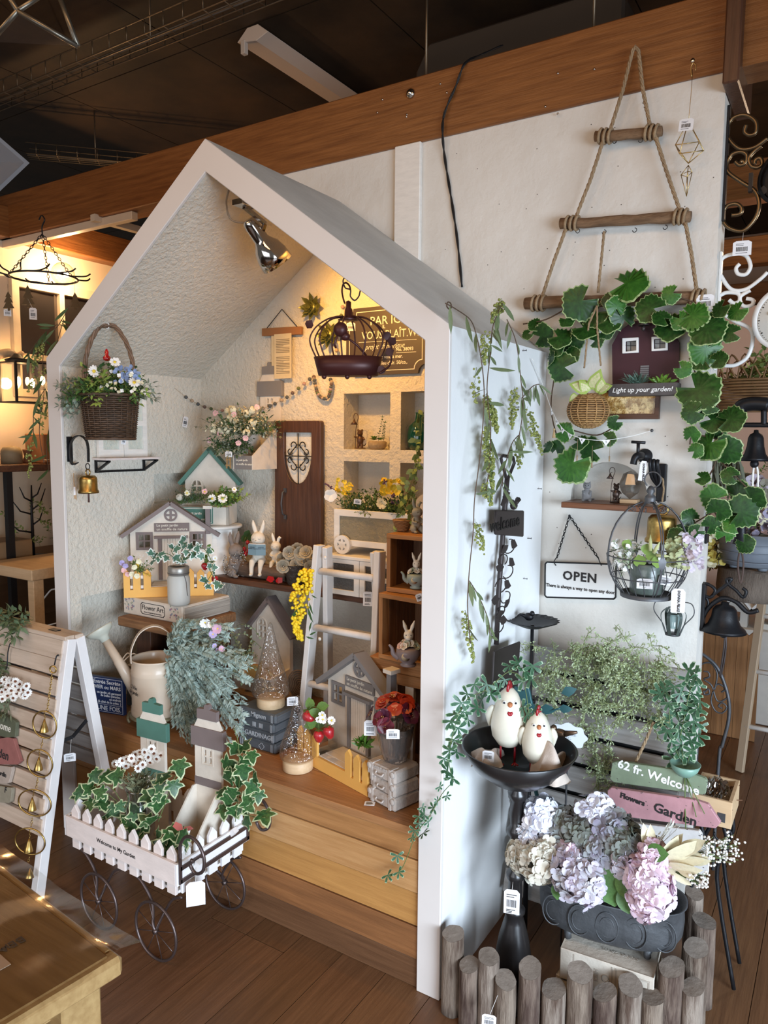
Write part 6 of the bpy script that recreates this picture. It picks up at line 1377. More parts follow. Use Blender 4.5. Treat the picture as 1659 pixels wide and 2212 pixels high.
price_tag(at(16,668,y=tc_.y-.0015),.030,.030,'small brown-printed price tag under the leftmost tree ornament',(.85,-.5,0),string=at(18,652,y=tc_.y)+V((-.0008,.0013,0))); price_tag(at(71,665,y=tc_.y),.030,.050,'swallowtail price tag hanging below the middle tree ornament',(.85,-.5,0),string=at(60,645,y=tc_.y))
# eucalyptus at left pillar
def vine(name,label,paths,y,leafm,n_leaf,berry=None,ls=(.04,.06),bm=None,seed=None,berries=(),ax='y',stemr=.0014,sx=1):
    t=thing(name,label,'plant',loc=at(*paths[0][0],**{ax:y}))
    for P_ in paths:
        w=bez([at(a,b,**{ax:y+U(-.008,.008)}) for a,b in P_],6); MB().tube(w,stemr,5).build('stem',BRSTEM,t)
        for i in range(n_leaf):
            p=w[min(len(w)-1,int((i+.5)/n_leaf*len(w)))]; d=V((U(-1,1),U(-.5,.1),U(-1.1,.1))) if ax=='y' else V((U(-.05,.35),U(-1,1),U(-1.3,0))); leaf(leafm,t,p,d,toward(p)+rdir()*.6,U(*ls),sx)
    for B_ in berries:
        mb=MB(); x0,y0,x1,y1,n=B_
        for k in range(n):
            f=random.random(); wd=(.25+.75*sin(pi*min(1,f+.15))); px=x0+(x1-x0)*f; py=y0+(y1-y0)*f; p=at(px+U(-11,11)*wd,py+U(-9,9),**{ax:y-.01+U(-.012,.012)}); mb.ico(p,U(.0032,.0048)); 
            if k%3==0: mb.tube([p,at(px,py-12,**{ax:y})],.0005,3,1)
        mb.build('berries',[bm or mat('olive_berry',(.30,.31,.08),.4,col2=(.18,.21,.05),vscale=60),STEM],t,kind='stuff',fix=False)
    return t
vine('eucalyptus_vine','eucalyptus vine with green berries hanging behind the left edge of the little house',[[(150,660),(128,700),(100,735),(92,790),(95,850),(85,930),(95,1000)],[(138,690),(118,760),(104,830),(110,900),(100,960),(106,1020)],[(125,700),(100,715),(75,745),(60,770)],[(98,840),(75,880),(72,940)]],.04+0.0,euc_d,11,ls=(.055,.085),berries=((90,745,70,800,60),(100,800,60,840,40),(95,860,90,930,30),(70,955,60,1030,50)))
# twig tree, small things on the left shelf
p=at(72,1192,x=-2.66); p.z=z2; t=thing('twig_tree_stand','black metal twig tree jewellery stand on the lower left shelf','stand',loc=p); m=MB()
h=at(70,1048,x=-2.66).z-z2; m.lathe([(.09,0),(.09,.008),(0,.012)],24,c=p); m.tube([p,p+V((0,0,h*.6)),p+V((0,.004,h))],[.009,.007,.003],6)
for (f,dy,dz) in ((.35,-.12,.04),(.45,.07,.06),(.6,-.10,.05),(.66,.08,.07),(.78,-.06,.05),(.82,.06,.05)): b=p+V((0,0,h*f)); m.tube([b,b+V((0,dy*.6,dz*.4)),b+V((0,dy,dz*1.5))],[.005,.004,.002],5)
m.build('tree',BLK,t)
mb=MB(); tt=thing('shelf_greenery','loose light green leafy sprays beside the black twig tree on the shelf','plant',loc=p)
for k in range(22): a=p+V((U(-.06,.02),U(-.12,.28),U(.0,.30))); sprig(mb,a,rdir()+V((0,0,.4)),.10,6,.022,.6,.4,0,1)
mb.build('foliage',[GR_L,STEM],tt,kind='stuff',fix=False)
for (px,py,w_,h_,nm,lab,cc) in ((25,985,.10,.06,'round_tin','dull round tin with a glass lid on the upper left shelf',(.22,.17,.10)),(105,985,.16,.15,'brown_box','open brown wooden box on the upper left shelf',(.30,.13,.05)),(12,1190,.18,.10,'wooden_trough','pale brown wooden trough on the lower left shelf',(.26,.16,.08)),(60,1000,.05,.07,'candle_holder','turned brown wooden candle holder on the upper left shelf',(.14,.06,.03))):
    zz=z1 if py<1100 else z2; c=at(px,py,x=-2.72); c.z=zz+.001; t=thing(nm,lab,'box' if 'x' in nm or 'g' in nm else 'tin' if 'tin' in nm else 'candle holder',loc=c); mm=mat(nm,cc,.6,var=.1)
    if nm in('round_tin','candle_holder'): MB().lathe([(w_*.5,0),(w_*.5,.01),(w_*.3,h_*.5),(w_*.45,h_*.9),(w_*.45,h_),(0,h_)] if nm!='round_tin' else [(w_*.5,0),(w_*.5,h_),(w_*.4,h_+.02),(0,h_+.03)],18,c=c).build('body',mm,t)
    else: MB().box(c.x-w_/2,c.x+w_/2,c.y-w_/2,c.y+w_/2,c.z,c.z+h_).build('body',mm,t,bev=.004)
tl=thing('light_wood_table','pale wooden bench table under the rack behind the left pillar','table',loc=(-2.4,1.0,0))
a=at(68,1232,x=-2.2); zt_=a.z; MB().box(-2.57,-2.2,a.y,a.y+.9,zt_-.05,zt_).build('top',PAL,tl,bev=.003)
for y in (a.y+.01,a.y+.85): MB().box(-2.25,-2.205,y,y+.05,0.001,zt_-.05).build('leg',PAL,tl,bev=.002)
wt=thing('white_wire_rack','white bent wire rack standing on the floor behind the A-frame stand','rack',loc=at(75,1330,y=.45)); MB().tube(bez([at(70,1345,y=.45),at(72,1325,y=.45),at(105,1280,y=.45),at(115,1273,y=.45),at(130,1272,y=.45)],4),.004,6).tube([at(70,1345,y=.45),lift(at(70,1345,y=.45),.01)],.004,6).tube([at(98,1352,y=.45),at(122,1346,y=.45)],.003,6).build('wire',WPL,wt)
struct(MB().box(-2.98,-2.96,.32,2.0,.0,.80).build('trim_5',mat('lower_panel',(.14,.075,.035),.6,var=.15,vscale=3,stretch=(1,1,8))))
# ------------------------------------------------ ceiling fittings
GAL=mat('galvanised_wire',(.20,.15,.10),.4,.8)
def tray(label,a,b,w,z):
    t=thing('cable_tray',label,'cable tray',loc=a); a=V(a);b=V(b);d=(b-a).normalized(); s_=V((-d.y,d.x,0))
    m=MB()
    for o,dz in ((-w/2,0),(-w/6,-0),(w/6,0),(w/2,0),(-w/2,.055),(w/2,.055)): m.tube([a+s_*o+V((0,0,dz)),b+s_*o+V((0,0,dz))],.003,5)
    m.build('long_wire',GAL,t,kind='stuff'); n=int((b-a).length/.1)
    for i in range(n):
        c=a.lerp(b,(i+.5)/n); MB().tube([c+s_*(-w/2)+V((0,0,.055)),c+s_*(-w/2),c+s_*(w/2),c+s_*(w/2)+V((0,0,.055))],.0028,4).build('cross_wire',GAL,t)
    MB().tube([a+V((0,0,.008)),a.lerp(b,.5)+V((0,0,.012)),b+V((0,0,.008))],.008,6).build('cable',mat('grey_cable',(.12,.11,.10),.6),t)
    for f in (.12,.45,.75): c=a.lerp(b,f); MB().tube([c,V((c.x,c.y,3.25))],.004,5).build('rod',GAL,t)
tray('wire cable tray running under the dark ceiling across the top left corner',(-3.6,.43,3.0),(1.0,.43,3.0),.10,3)
tray('second wire cable tray farther back, left of the house gable',(-2.99,.85,2.98),(-1.0,2.9,2.98),.09,3)
fx=thing('fluorescent_fixture','white triangular fluorescent light fixture without a tube on the ceiling','light fixture',loc=(-1.5,1,3.15))
a=at(512,92,z=3.2); b=at(560,68,z=3.2); M=Matrix.Translation((0,a.y,3.2)); xa,xb=a.x,at(590,75,z=3.2).x; xm=(xa+xb)/2
MB(M).plate([(xa,0),(xm+.02,-.02),(xb,0),(xm+.03,.045),(xm-.03,.045)],0,1.2).build('body',mat('fixture_white',(.62,.52,.44),.5),fx,bev=.002)
for x in (xa+.035,): MB(M).box(x-.012,x+.012,-.004,.02,-.055,-.0).build('lamp_socket',mat('fixture_white2',(.55,.47,.40),.5),fx,bev=.002); MB(M).box(x-.012,x+.012,1.17,1.2,-.055,0).build('lamp_socket',MATS['fixture_white2'],fx)
ac=thing('air_conditioner','dark grey ceiling-hung air conditioner box behind the beam','air conditioner',loc=(-.3,1.4,3.0))
MB().plate([(-.80,2.83),(.06,2.83),(.06,3.08),(.03,3.12),(-.74,3.12),(-.80,3.02)],1.2,1.7).build('body',mat('ac_grey',(.050,.040,.032),.5),ac,bev=.01); MB().box(-.62,-.16,1.196,1.2,2.985,2.989).build('seam_line',mat('ac_line',(.2,.18,.16),.5),ac)
for (px,) in ((921,),(1281,)): c=at(px,90,y=.76); MB().tube([V((c.x,.76,2.72)),V((c.x,.76,3.25))],.0045,6).build('threaded_rod',GAL,bm_)
lt=thing('track_light_rail','white ceiling track rail under the left end of the main beam','light track',loc=(-2.5,.70,2.5)); a=at(0,478,y=.69); b=at(283,410,y=.69); MB().box(-3.2,b.x,.690,.725,2.470,2.5065).build('rail',mat('track_white',(.62,.52,.42),.4),lt,bev=.002)
t=thing('light_tube_track','short pale light track on the second beam left of the gable','light track',loc=(-2.2,1.2,2.45)); MB().bar(at(200,470,z=2.50),at(300,497,z=2.50),.035,.03).build('rail',MATS['track_white'],t)
# black cable on wall
cb_=thing('black_cable','twisted black power cable coming down over the beam and the plaster wall','cable',loc=at(955,290,y=.66))
for o in (-.0025,.0025):
    w=bez([at(1085,98,y=.80),at(1040,118,y=.74),at(1005,136,y=.665),at(985,185,y=.662),at(960,245,y=.660),at(956,290,y=.66),at(962,350,y=.676),at(975,430,y=.677),at(988,520,y=.677),at(998,620,y=.677)],6)
    MB().tube([p+V((o*cos(i*.8),o*.5*sin(i*.8),0)) for i,p in enumerate(w)],.0028,5).build('wire',BLK,cb_)
# glass lantern top left, grey plate
c=at(70,20,z=2.2); gt=thing('geometric_glass_lantern','faceted brass-edged glass lantern hanging in the top left corner','lantern',loc=c)
P_=[at(0,-40,z=2.28),at(38,24,z=2.20),at(120,-30,z=2.27),at(168,100,z=2.16),at(-20,90,z=2.17),at(60,-70,z=2.33)]
m=MB(); E_=[(0,1),(1,2),(1,3),(1,4),(2,3),(0,4),(2,5),(0,5)]
for a,b in E_: m.tube([P_[a],P_[b]],.0045,6)
m.build('metal_edge',mat('dark_pewter',(.16,.14,.11),.35,.8),gt)
for f in ((0,1,4),(1,2,3),(0,1,2),(0,2,5)): 
    m=MB(); m.add([P_[i] for i in f],[(0,1,2)]); m.build('pane',thinglass('lantern_glass_%d'%f[2],(.95,.90,.82),.22,0,gloss=.03),gt,fix=False)
m=MB(); m.add([P_[1],P_[3],P_[4]],[(0,1,2)]); m.build('pane',GLS,gt,fix=False)
gpz=thing('grey_metal_plate','grey metal plate corner with a screw at the left edge, high up','plate',loc=at(30,350,z=2.15)); Q=[at(-10,288,z=2.2),at(64,352,z=2.16),at(-2,415,z=2.08),at(-70,350,z=2.1)]
n_=(Q[1]-Q[0]).cross(Q[2]-Q[0]).normalized()*.006; MB().add(Q+[q+n_ for q in Q],[(0,1,2,3),(7,6,5,4),(0,4,5,1),(1,5,6,2),(2,6,7,3),(3,7,4,0)]).build('plate',mat('plate_grey',(.17,.165,.17),.5),gpz); MB().ball(at(40,357,z=2.165),.005,n=8,k=6).build('screw',BLK,gpz)
# ================================================================== RIGHT SIDE: WALL AND CORNER
WY_=.685
m=MB()
for _ in range(110): m.ball((U(-.45,.47),.6845,U(1.0,2.48)),(.0016,.0008,.0016),0,6,3)
m.build('nail_holes',mat('hole_dark',(.08,.06,.05),.9),wm,kind='stuff')
LOGB=mat('driftwood',(.29,.175,.095),.85,col2=(.14,.08,.042),vscale=7,stretch=(2,8,8),bump=.6,bscale=26)
rl=thing('rope_log_hanger','rustic wall hanger of three logs joined by jute ropes','wall hanging',loc=at(1371,100,y=.65))
rods=[((1286,296),(1430,283),.0150),((1211,484),(1492,467),.0155),((1135,655),(1520,643),.0185)]; RY=.648
for a,b,r in rods:
    A=at(*a,y=RY);B=at(*b,y=RY); MB().tube([A.lerp(B,i/10)+V((0,0,U(-.002,.002))) for i in range(11)],[r*U(.93,1.07) for _ in range(11)],14).build('log',LOGB,rl)
def rope(par,P_,r=.0058,name='rope',y=.64,m=TWN):
    w=[at(*p,y=y) for p in P_]; a=[]
    for p,q in zip(w,w[1:]): n=max(2,int((q-p).length/.006)); a+=[p.lerp(q,i/n) for i in range(n)]
    a.append(w[-1]); mb=MB()
    for s_ in range(3):
        t_=[]
        for i,p in enumerate(a):
            d=(a[min(i+1,len(a)-1)]-a[max(i-1,0)]).normalized(); x=d.cross(V((0,1,0))).normalized(); u=x.cross(d); g=i*.75+s_*2.094; t_.append(p+(x*cos(g)+u*sin(g))*r*.5)
        mb.tube(t_,r*.55,5)
    return mb.build(name,m,par)
rope(rl,[(1318,282),(1345,195),(1366,112),(1372,100),(1379,110),(1388,190),(1404,272)]); rope(rl,[(1304,300),(1275,390),(1243,472)]); rope(rl,[(1414,290),(1440,370),(1470,460)]); rope(rl,[(1222,495),(1198,560),(1170,645)]); rope(rl,[(1480,480),(1494,550),(1507,642)]); rope(rl,[(1305,500),(1299,560),(1292,632)],.0045)
for (x,y,r) in ((1308,294,.0150),(1408,286,.0150),(1236,482,.0155),(1470,468,.0155),(1164,655,.0185),(1508,644,.0185)):
    for k in (-1,0,1): c=at(x+k*9,y,y=RY); m=MB(); m.tube([c+V((.004*sin(a)+.002*k,(r+.004)*cos(a),(r+.004)*sin(a))) for a in [2*pi*i/18 for i in range(18)]],.0048,5,closed=True); m.build('rope_wrap',TWN,rl)
for (x,y) in ((1328,300),(1384,298),(1248,494),(1305,496),(1371,492),(1437,486)): MB().tube(arc(at(x,y+5,y=RY),.006,90,-180,10),.0011,5).build('cup_hook',BLK,rl)
price_tag(at(1524,636,y=.625),.046,.044,'white printed card tag on the right end of the lowest log',(0.1,-1,0),lines=5)
# gold geometric
gg=thing('gold_geometric_mobile','thin gold wire mobile of two open diamonds hanging from the beam','ornament',loc=at(1487,310,y=.64)); gy=.64
def G3_(x,y,d=0): return at(x,y,y=gy+d)
T_=G3_(1487,262);B_=G3_(1487,353); q=[G3_(1459,313,.0),G3_(1468,332,-.03),G3_(1520,325,-.01),G3_(1511,306,.025)]
m=MB()
for i in range(4): m.tube([T_,q[i]],.0014,5).tube([q[i],B_],.0014,5).tube([q[i],q[(i+1)%4]],.0014,5)
T2=G3_(1487,357);B2=G3_(1483,424); q2=[G3_(1471,378),G3_(1484,382,-.012),G3_(1495,372),G3_(1486,370,.012)]
for i in range(4): m.tube([T2,q2[i]],.0011,5).tube([q2[i],B2],.0011,5).tube([q2[i],q2[(i+1)%4]],.0010,5)
m.build('diamond_wires',GLD,gg,kind='stuff'); MB().tube([T_,G3_(1489,245),G3_(1494,190),G3_(1496,150)],.0009,4).tube(bez([G3_(1494,165),G3_(1492,148),G3_(1497,136),G3_(1503,142),G3_(1502,152)],4),.0016,5).build('hanging_wire',GLD,gg)
price_tag(at(1484,256,y=.625),.038,.032,'white barcode tag covering the top of the gold wire mobile',(0,-1,0),roll=-5)
n_=thing('beam_nail','nail head in the beam end holding the gold mobile','nail',loc=at(1496,128,y=.66)); MB().tube([at(1496,130,y=.672),at(1496,131,y=.645)],.0022,8).ball(at(1496,130,y=.645),(.006,.002,.006),n=10,k=6).build('nail',CHR,n_)
# maroon house lamp planter
mh=thing('maroon_house_planter','dark maroon barn-shaped metal wall planter with two white windows and a grey tray','wall planter',loc=at(1393,780,y=.66)); hy=.662
MRN=mat('dark_maroon',(.050,.012,.018),.6,var=.15,vscale=12); H_=lambda x,y:(at(x,y,y=hy).x,at(x,y,y=hy).z)
hl=[H_(1323,832),H_(1466,832),H_(1467,740),H_(1452,712),H_(1430,697),H_(1393,688),H_(1362,697),H_(1338,716),H_(1322,745)]
ws=[[H_(1352,760-0),H_(1375,757),H_(1375,736),H_(1352,738)],[H_(1413,754),H_(1438,752),H_(1438,731),H_(1413,733)]]
MB().plate(hl,hy,hy+.012,ws).build('wall_plate',MRN,mh,bev=.001)
for (x0,y0,x1,y1),w in zip(((1345,729,1380,764),(1408,726,1443,759)),ws):
    MB().plate([H_(x0,y1),H_(x1,y1-2),H_(x1,y0),H_(x0,y0+2)],hy-.006,hy,[w]).build('window_frame',WHP if 0 else WPL,mh,bev=.001); MB().bar(at((x0+x1)/2,y0+8,y=hy-.003),at((x0+x1)/2,y1-6,y=hy-.003),.0015,.002).bar(at(x0+6,(y0+y1)/2,y=hy-.003),at(x1-6,(y0+y1)/2,y=hy-.003),.0015,.002,up=(0,1,0)).build('window_bar',BLK,mh)
a=at(1315,832,y=.60); b=at(1462,836,y=.60); z0=at(1390,854,y=.60).z; z1=at(1390,828,y=.60).z
TR=mat('rusty_grey_tin',(.085,.075,.072),.6,.3,var=.2,vscale=20); m=MB(); m.box(a.x,b.x,.60,.603,z0,z1).box(a.x,b.x,.603,hy-.001,z0,z0+.003).box(a.x,a.x+.003,.603,hy-.001,z0,z1).box(b.x-.003,b.x,.603,hy-.001,z0,z1); m.build('tray',TR,mh)
text('Light up your garden!',.0195,'lettering',WPL,mh,Matrix.Translation(at(1386,842,y=.5995)),local=False,shear=.25,bold=.0002)
m=MB(); 
for i in range(9): z=z1+.002+i*.0062; x0=at(1384,800,y=hy).x; m.box(x0-.001*(9-i)*.3,x0+.024+.0,hy-.003,hy,z,z+.0048)
m.build('shingle_path',mat('slate_path',(.18,.17,.17),.7),mh)
c=at(1390,700,y=.635); MB().lathe([(.0,.018),(.006,.016),(.007,.008),(.017,-.004),(.016,-.005),(.006,.004)],16,c=c,cap=False).ball(c+V((0,0,-.012)),(.006,.006,.009),n=8,k=6).tube([c+V((0,0,.018)),c+V((0,.025,.03))],.002,5).build('tiny_lamp',DKM,mh)
for lab,cx,mm,kk in (('blue-green spiky succulent in the left of the maroon house tray',1375,mat('spiky_blue_green',(.10,.17,.13),.5),0),('fat bright green succulent in the right of the maroon house tray',1432,mat('fat_green',(.16,.30,.05),.4),1)):
    t=thing('tray_succulent',lab,'plant',loc=at(cx,828,y=.63)); m=MB()
    for _ in range(90 if kk==0 else 16): p=at(cx+U(-14,14),828+U(-3,3),y=.62); mleaf(m,p,V((U(-1.2,1.2),-.5,U(.1,1))),rdir(),U(.025,.045) if kk==0 else .032,.10 if kk==0 else .38)
    m.build('leaves',mm,t,kind='stuff',fix=False)
# stained glass opening
sgx=thing('stained_glass_panel','small brown framed amber textured glass panel set in the wall under the maroon house','glass panel',loc=at(1372,880,y=.68)); a=at(1318,906,y=.675); b=at(1426,852,y=.675)
MB().plate(rect(a.x-.04,b.x,a.z,b.z+.02),.667,.686,[rect(a.x-.032,b.x-.012,a.z+.016,b.z+.012)]).build('frame',DKX,sgx,bev=.001)
MB().box(a.x-.03,b.x-.013,.676,.684,a.z+.016,b.z+.012).build('pane',mat('amber_glass',(.9,.62,.25),.2,col2=(.40,.20,.04),vscale=60,bump=1,bscale=90,emit=0,coat=.5,sharp=(.42,.58)),sgx)
# round wicker basket
WK=mat('honey_wicker',(.46,.27,.10),.55,col2=(.28,.14,.05),vscale=50); wb=thing('round_wicker_basket','round honey wicker basket hanging on twine with pink-green caladium','basket',loc=at(1271,885,y=.585)); c=at(1271,887,y=.585); R=.057
m=MB()
for i in range(20):
    th=pi*(.13+.80*i/19); rr=R*sin(th)*1.07; z=-R*.92*cos(th)*-1
    m.tube([c+V(((rr+.0018*cos(14*a+pi*i))*cos(a),(rr+.0018*cos(14*a+pi*i))*sin(a),z)) for a in [2*pi*k/60 for k in range(60)]],.0024,4,closed=True)
for k in range(14): a=2*pi*k/14; m.tube([c+V((R*1.09*sin(t)*cos(a),R*1.09*sin(t)*sin(a),R*.92*cos(t))) for t in [pi*(.1+.82*i/10) for i in range(11)]],.0022,4)
m.build('weave',WK,wb,kind='stuff'); MB().ball(c,(R*.98,R*.98,R*.86),n=20,k=12).build('lining',mat('basket_shadow',(.16,.09,.04),.8),wb)  # dark ball fills the weave, shade between the canes put into its colour
rope(wb,[(1262,795),(1272,700),(1290,660)],.003,'hanging_twine',.585); rope(wb,[(1298,790),(1290,710),(1290,660)],.003,'hanging_twine',.585)
ct_=thing('caladium','pink and cream caladium leaves growing out of the round wicker basket','plant',loc=c+V((0,0,.05)))
for (x,y,dx,dy,s_) in ((1262,832,-50,-8,.058),(1272,835,26,-42,.062),(1285,835,28,0,.045),(1262,840,-10,-16,.04),(1236,846,-8,22,.028),(1290,842,10,-30,.045)):
    a=at(x+8,y+6,y=.555); b=at(x+dx,y+dy,y=.545); leaf(cal_l,ct_,a,b-a,(0.1,-1,.35),s_)
# geranium garland
ger_m=_mk('ger2',gerq(),[mat('geranium_bright',(.05,.17,.02),.4,col2=(.02,.09,.012),vscale=6),GE_M],.91,(0,.40),cup=.22,vein=.10); ge=thing('geranium_garland','lush garland of scalloped cream-edged geranium leaves draped over and beside the log hanger','garland',loc=at(1400,640,y=.62))
GL_=[(765,180,240),(450,310,220),(545,385,170),(640,295,100),(370,420,100),(640,430,150),(735,400,160),(905,340,180),(1035,255,115),(1030,455,190),(1180,390,180),(1270,470,210),(1350,345,110),(1460,360,115),(1420,500,115),(1260,610,190),(1235,670,140),(1340,670,110),(165,445,100),(210,520,160),(325,530,150),(400,560,160),(260,660,95),(335,720,190),(560,550,95),(115,510,75),(1115,735,105),(1215,870,250),(1290,960,115),(1175,1010,135),(1420,1050,165),(1310,1060,150),(1165,1155,105),(1280,1220,190),(1395,1255,175),(1195,1255,95),(1240,1430,90),(1415,1415,105),(1305,1560,160),(1470,1545,170),(1560,1570,150),(1490,1650,190),(1340,1640,140),(395,1350,240),(520,1250,165),(675,1080,95),(640,1180,95),(350,1140,130),(450,1200,115),(300,1240,110),(240,1230,90),(490,470,170),(620,480,120),(690,330,130),(980,400,120),(1100,420,120),(1300,540,120),(1330,1120,120),(1250,990,90),(400,640,110),(300,600,110)]
G3L=[(1180,510,110),(1150,545,105),(1090,620,100),(1215,600,90),(1310,560,110),(1400,610,115),(1515,675,110),(1420,510,120),(1440,550,110)]
L_all=[(1100+x/2.968,550+y/2.968,d/2.968) for x,y,d in GL_]+[(1080+x/2.865,940+y/2.865,d/2.865) for x,y,d in G3L]
for (x,y,d) in L_all:
    yy=.60+U(-.035,.03); p=at(x,y,y=yy); s_=d*.93/1601*2.3; a=U(-2.6,2.6); dr=V((sin(a),U(-.25,.1),cos(a)*.7-.2)).normalized(); leaf(random.choice((ger_l,ger_l,ger_m)),ge,p-dr*s_*.42,dr,V((U(-.6,.8),-1,U(-.3,.8))),s_)
for P_ in ([(1130,700),(1180,690),(1240,660),(1330,640),(1440,640),(1510,660),(1530,720),(1500,800),(1560,900),(1545,1000),(1520,1060),(1560,1130)],[(1180,700),(1200,780),(1190,880),(1210,960),(1240,1000)],[(1560,950),(1500,940),(1490,960)],[(1560,1000),(1620,1060)],[(1240,930),(1290,940),(1330,920)],[(1550,1100),(1500,1130),(1450,1160)]):
    MB().tube(bez([at(a,b,y=.625) for a,b in P_],5),.0022,5).build('vine_stem',BRSTEM,ge)
# flag garland
fg=thing('pennant_string','thin white string of tiny triangular lettered pennants between two nails','garland',loc=at(1290,950,y=.60)); fw_=[at(1150,775,x=.012),at(1174,835,y=.62),at(1192,885,y=.60),at(1215,925,y=.58),at(1250,945,y=.56),at(1300,951,y=.57),at(1360,943,y=.63),at(1408,930,y=.668)]
w=bez(fw_,6); MB().tube(w,.0011,4).build('string',WPL,fg)
for i,k in enumerate((11,14,17,20,24,30)): p=w[k]; q_=w[k+2]; d=(q_-p); m=MB(); m.add([p,q_,p+d*.5+V((0,-.002,-.018))],[(0,1,2)]); o=m.build('pennant',WPA,fg,fix=False); text('THANKS'[i],.009,'lettering',INK,o,frame(p+d*.5+V((0,-.0015,-.006)),d,(0,0,1)),local=False,extrude=0)
MB().ball(w[-1],.005,n=8,k=6).build('nail',IRONG,fg); m=MB(); c=at(1197,925,y=.59); m.ball(c+V((0,0,-.004)),.004,n=8,k=6).lathe([(.002,-.006),(.006,-.030),(0,-.03)],10,c=c); m.build('tassel',mat('tan_tassel',(.45,.30,.15),.8),fg)
for (x,y) in ((1250,960),(1282,975),(1320,960)): a=at(x-2,y-12,y=.56); MB().tube([a,a+V((0,0,-.05))],.0007,4).tube([a+V((0,0,-.05)),a+V((0,0,-.066))],.0025,6).build('hanging_tag',TWN,fg)
# faucet
fa=thing('iron_faucet_ornament','black cast iron faucet-shaped wall hook with a T handle','wall hook',loc=at(1383,985,y=.66)); c=at(1386,985,y=.665)
MB(Matrix.Translation((c.x+.006,.684,c.z))@Matrix.Rotation(pi/2,4,'X')).lathe([(.022,0),(.022,.005),(.014,.010),(.010,.03)],20).build('wall_flange',BLK,fa)
MB().tube(bez([c+V((.004,.0,0)),c+V((.0,-.03,.002)),c+V((-.008,-.045,-.004)),c+V((-.012,-.047,-.024))],5),[.011]*10+[.010]*6,12).tube([c+V((-.004,-.03,.0)),c+V((-.004,-.03,.04))],.005,8).build('spout',BLK,fa)
MB().tube([c+V((-.024,-.03,.042)),c+V((.016,-.03,.040))],.0045,8).build('handle',BLK,fa)
# alcove shelf + figurines
a=at(1212,1084,y=.60); b=at(1425,1097,y=.60); zs2=a.z; sv=thing('alcove_shelf','reddish brown wooden ledge at the foot of the arched wall alcove','shelf',loc=(.3,.64,zs2)); MB().box(a.x,b.x,.60,.742,zs2-.018,zs2).build('plank',wood('red_pine',(.20,.075,.03),(.12,.045,.02),0,.4),sv,bev=.002)
GRS=mat('grey_stone',(.24,.23,.23),.7,bump=.2)
def animal(name,label,c,s,m,rz,cat='figurine'):
    t=thing(name,label,cat,loc=c); sh=[('b',(0,0,.32),(.26,.24,.32)),('b',(0,-.04,.78),(.21,.19,.19)),('b',(0,-.22,.72),(.08,.07,.06))]
    for q in (-1,1): sh+=[('t',[(q*.13,-.02,.90),(q*.16,-.02,1.06)],[.07,.015]),('t',[(q*.16,-.1,.1),(q*.17,-.26,.05)],[.10,.08]),('t',[(q*.20,-.08,.5),(q*.16,-.26,.40)],[.07,.05])]
    sh.append(('t',[(.15,.2,.08),(.32,.14,.08),(.38,0,.12)],[.06,.055,.04])); me=blob('body',sh,.03,m,2); me.transform(Matrix.Translation(V(c))@Matrix.Rotation(radians(rz),4,'Z')@Matrix.Scale(s,4)); link('body',me,t)
    M=Matrix.Translation(V(c))@Matrix.Rotation(radians(rz),4,'Z')
    for q in (-1,1): MB(M).ball((q*.08*s,-.21*s,.82*s),.022*s,n=6,k=4).build('eye',BLK,t)
    return t
animal('cat_figurine','small grey stone cat figurine at the left end of the alcove ledge',at(1267,1082,z=zs2+.001),.060,GRS,15)
lamp_figure('mouse_lamp_figurine','dark bronze mouse figurine with a hanging lamp post in the middle of the alcove ledge',at(1330,1085,z=zs2+.001),.085,mat('dark_bronze',(.075,.05,.04),.35,.6))
c=at(1360,1087,z=zs2+.001); t=thing('glass_polyhedron','clear faceted glass polyhedron on a pale wooden foot on the alcove ledge','ornament',loc=c); MB().box(c.x-.026,c.x+.026,c.y-.018,c.y+.018,c.z,c.z+.012).build('foot',PAL,t,bev=.001)
m=MB(); m.lathe([(0,.012),(.024,.032),(.034,.058),(.022,.090),(0,.100)],7,c=c,sm=False); m.build('faceted_glass',thinglass('smoke_facet',(.60,.58,.56),.10,0,hi=.35),t)
# black hook board + globe cage
hb2=thing('iron_hook_board','black cast iron finger-shaped hook on a black board, holding the wire globe','hook',loc=at(1425,1030,y=.66)); a=at(1418,1083,y=.672); b=at(1441,1002,y=.672); MB().box(a.x,b.x,.660,.684,a.z,b.z).build('board',BLK,hb2,bev=.003)
for k,x in enumerate((1404,1412,1420)): MB().tube(bez([at(1422,1050,y=.655),at(x+4,1030,y=.62),at(x,1005,y=.60),at(x+1,992+k,y=.605)],5),.0055,8).build('finger',BLK,hb2)
rope(hb2,[(1415,1020),(1432,1035),(1434,1060),(1430,1085)],.003,'twine',.65)
gc=thing('wire_globe_planter','grey open wire globe planter with scrollwork top hanging from the black hook','hanging planter',loc=at(1400,1285,y=.50)); gy=.50; C0=at(1400,1190,y=gy); RX=(at(1495,1190,y=gy)-at(1305,1190,y=gy)).length/2*.93; zt=at(1400,1084,y=gy).z; zb=at(1400,1283,y=gy).z; HH=(zt-zb)
def gp(a,t): th=pi*(.06+.74*t); return V((C0.x+RX*sin(th)*cos(a),C0.y+RX*sin(th)*sin(a),zt-HH*(cos(.06*pi)-cos(th))/(cos(.06*pi)-cos(.8*pi))))
for k in range(4):
    for o in (-.05,.05): MB().tube([gp(2*pi*k/4+.55+o*(1-i/12.),i/12.) for i in range(13)],.0021,5).build('rib',IRONG,gc)
for t_ in (.62,.80): MB().tube([gp(a,t_) for a in [2*pi*k/44 for k in range(44)]],.0018,5,closed=True).build('hoop',IRONG,gc)
for k in range(20): a=2*pi*k/20; MB().tube(bez([gp(a,.66),gp(a+.12,.80),gp(a+.15,1.0)],5),.0014,5).build('basket_wire',IRONG,gc)
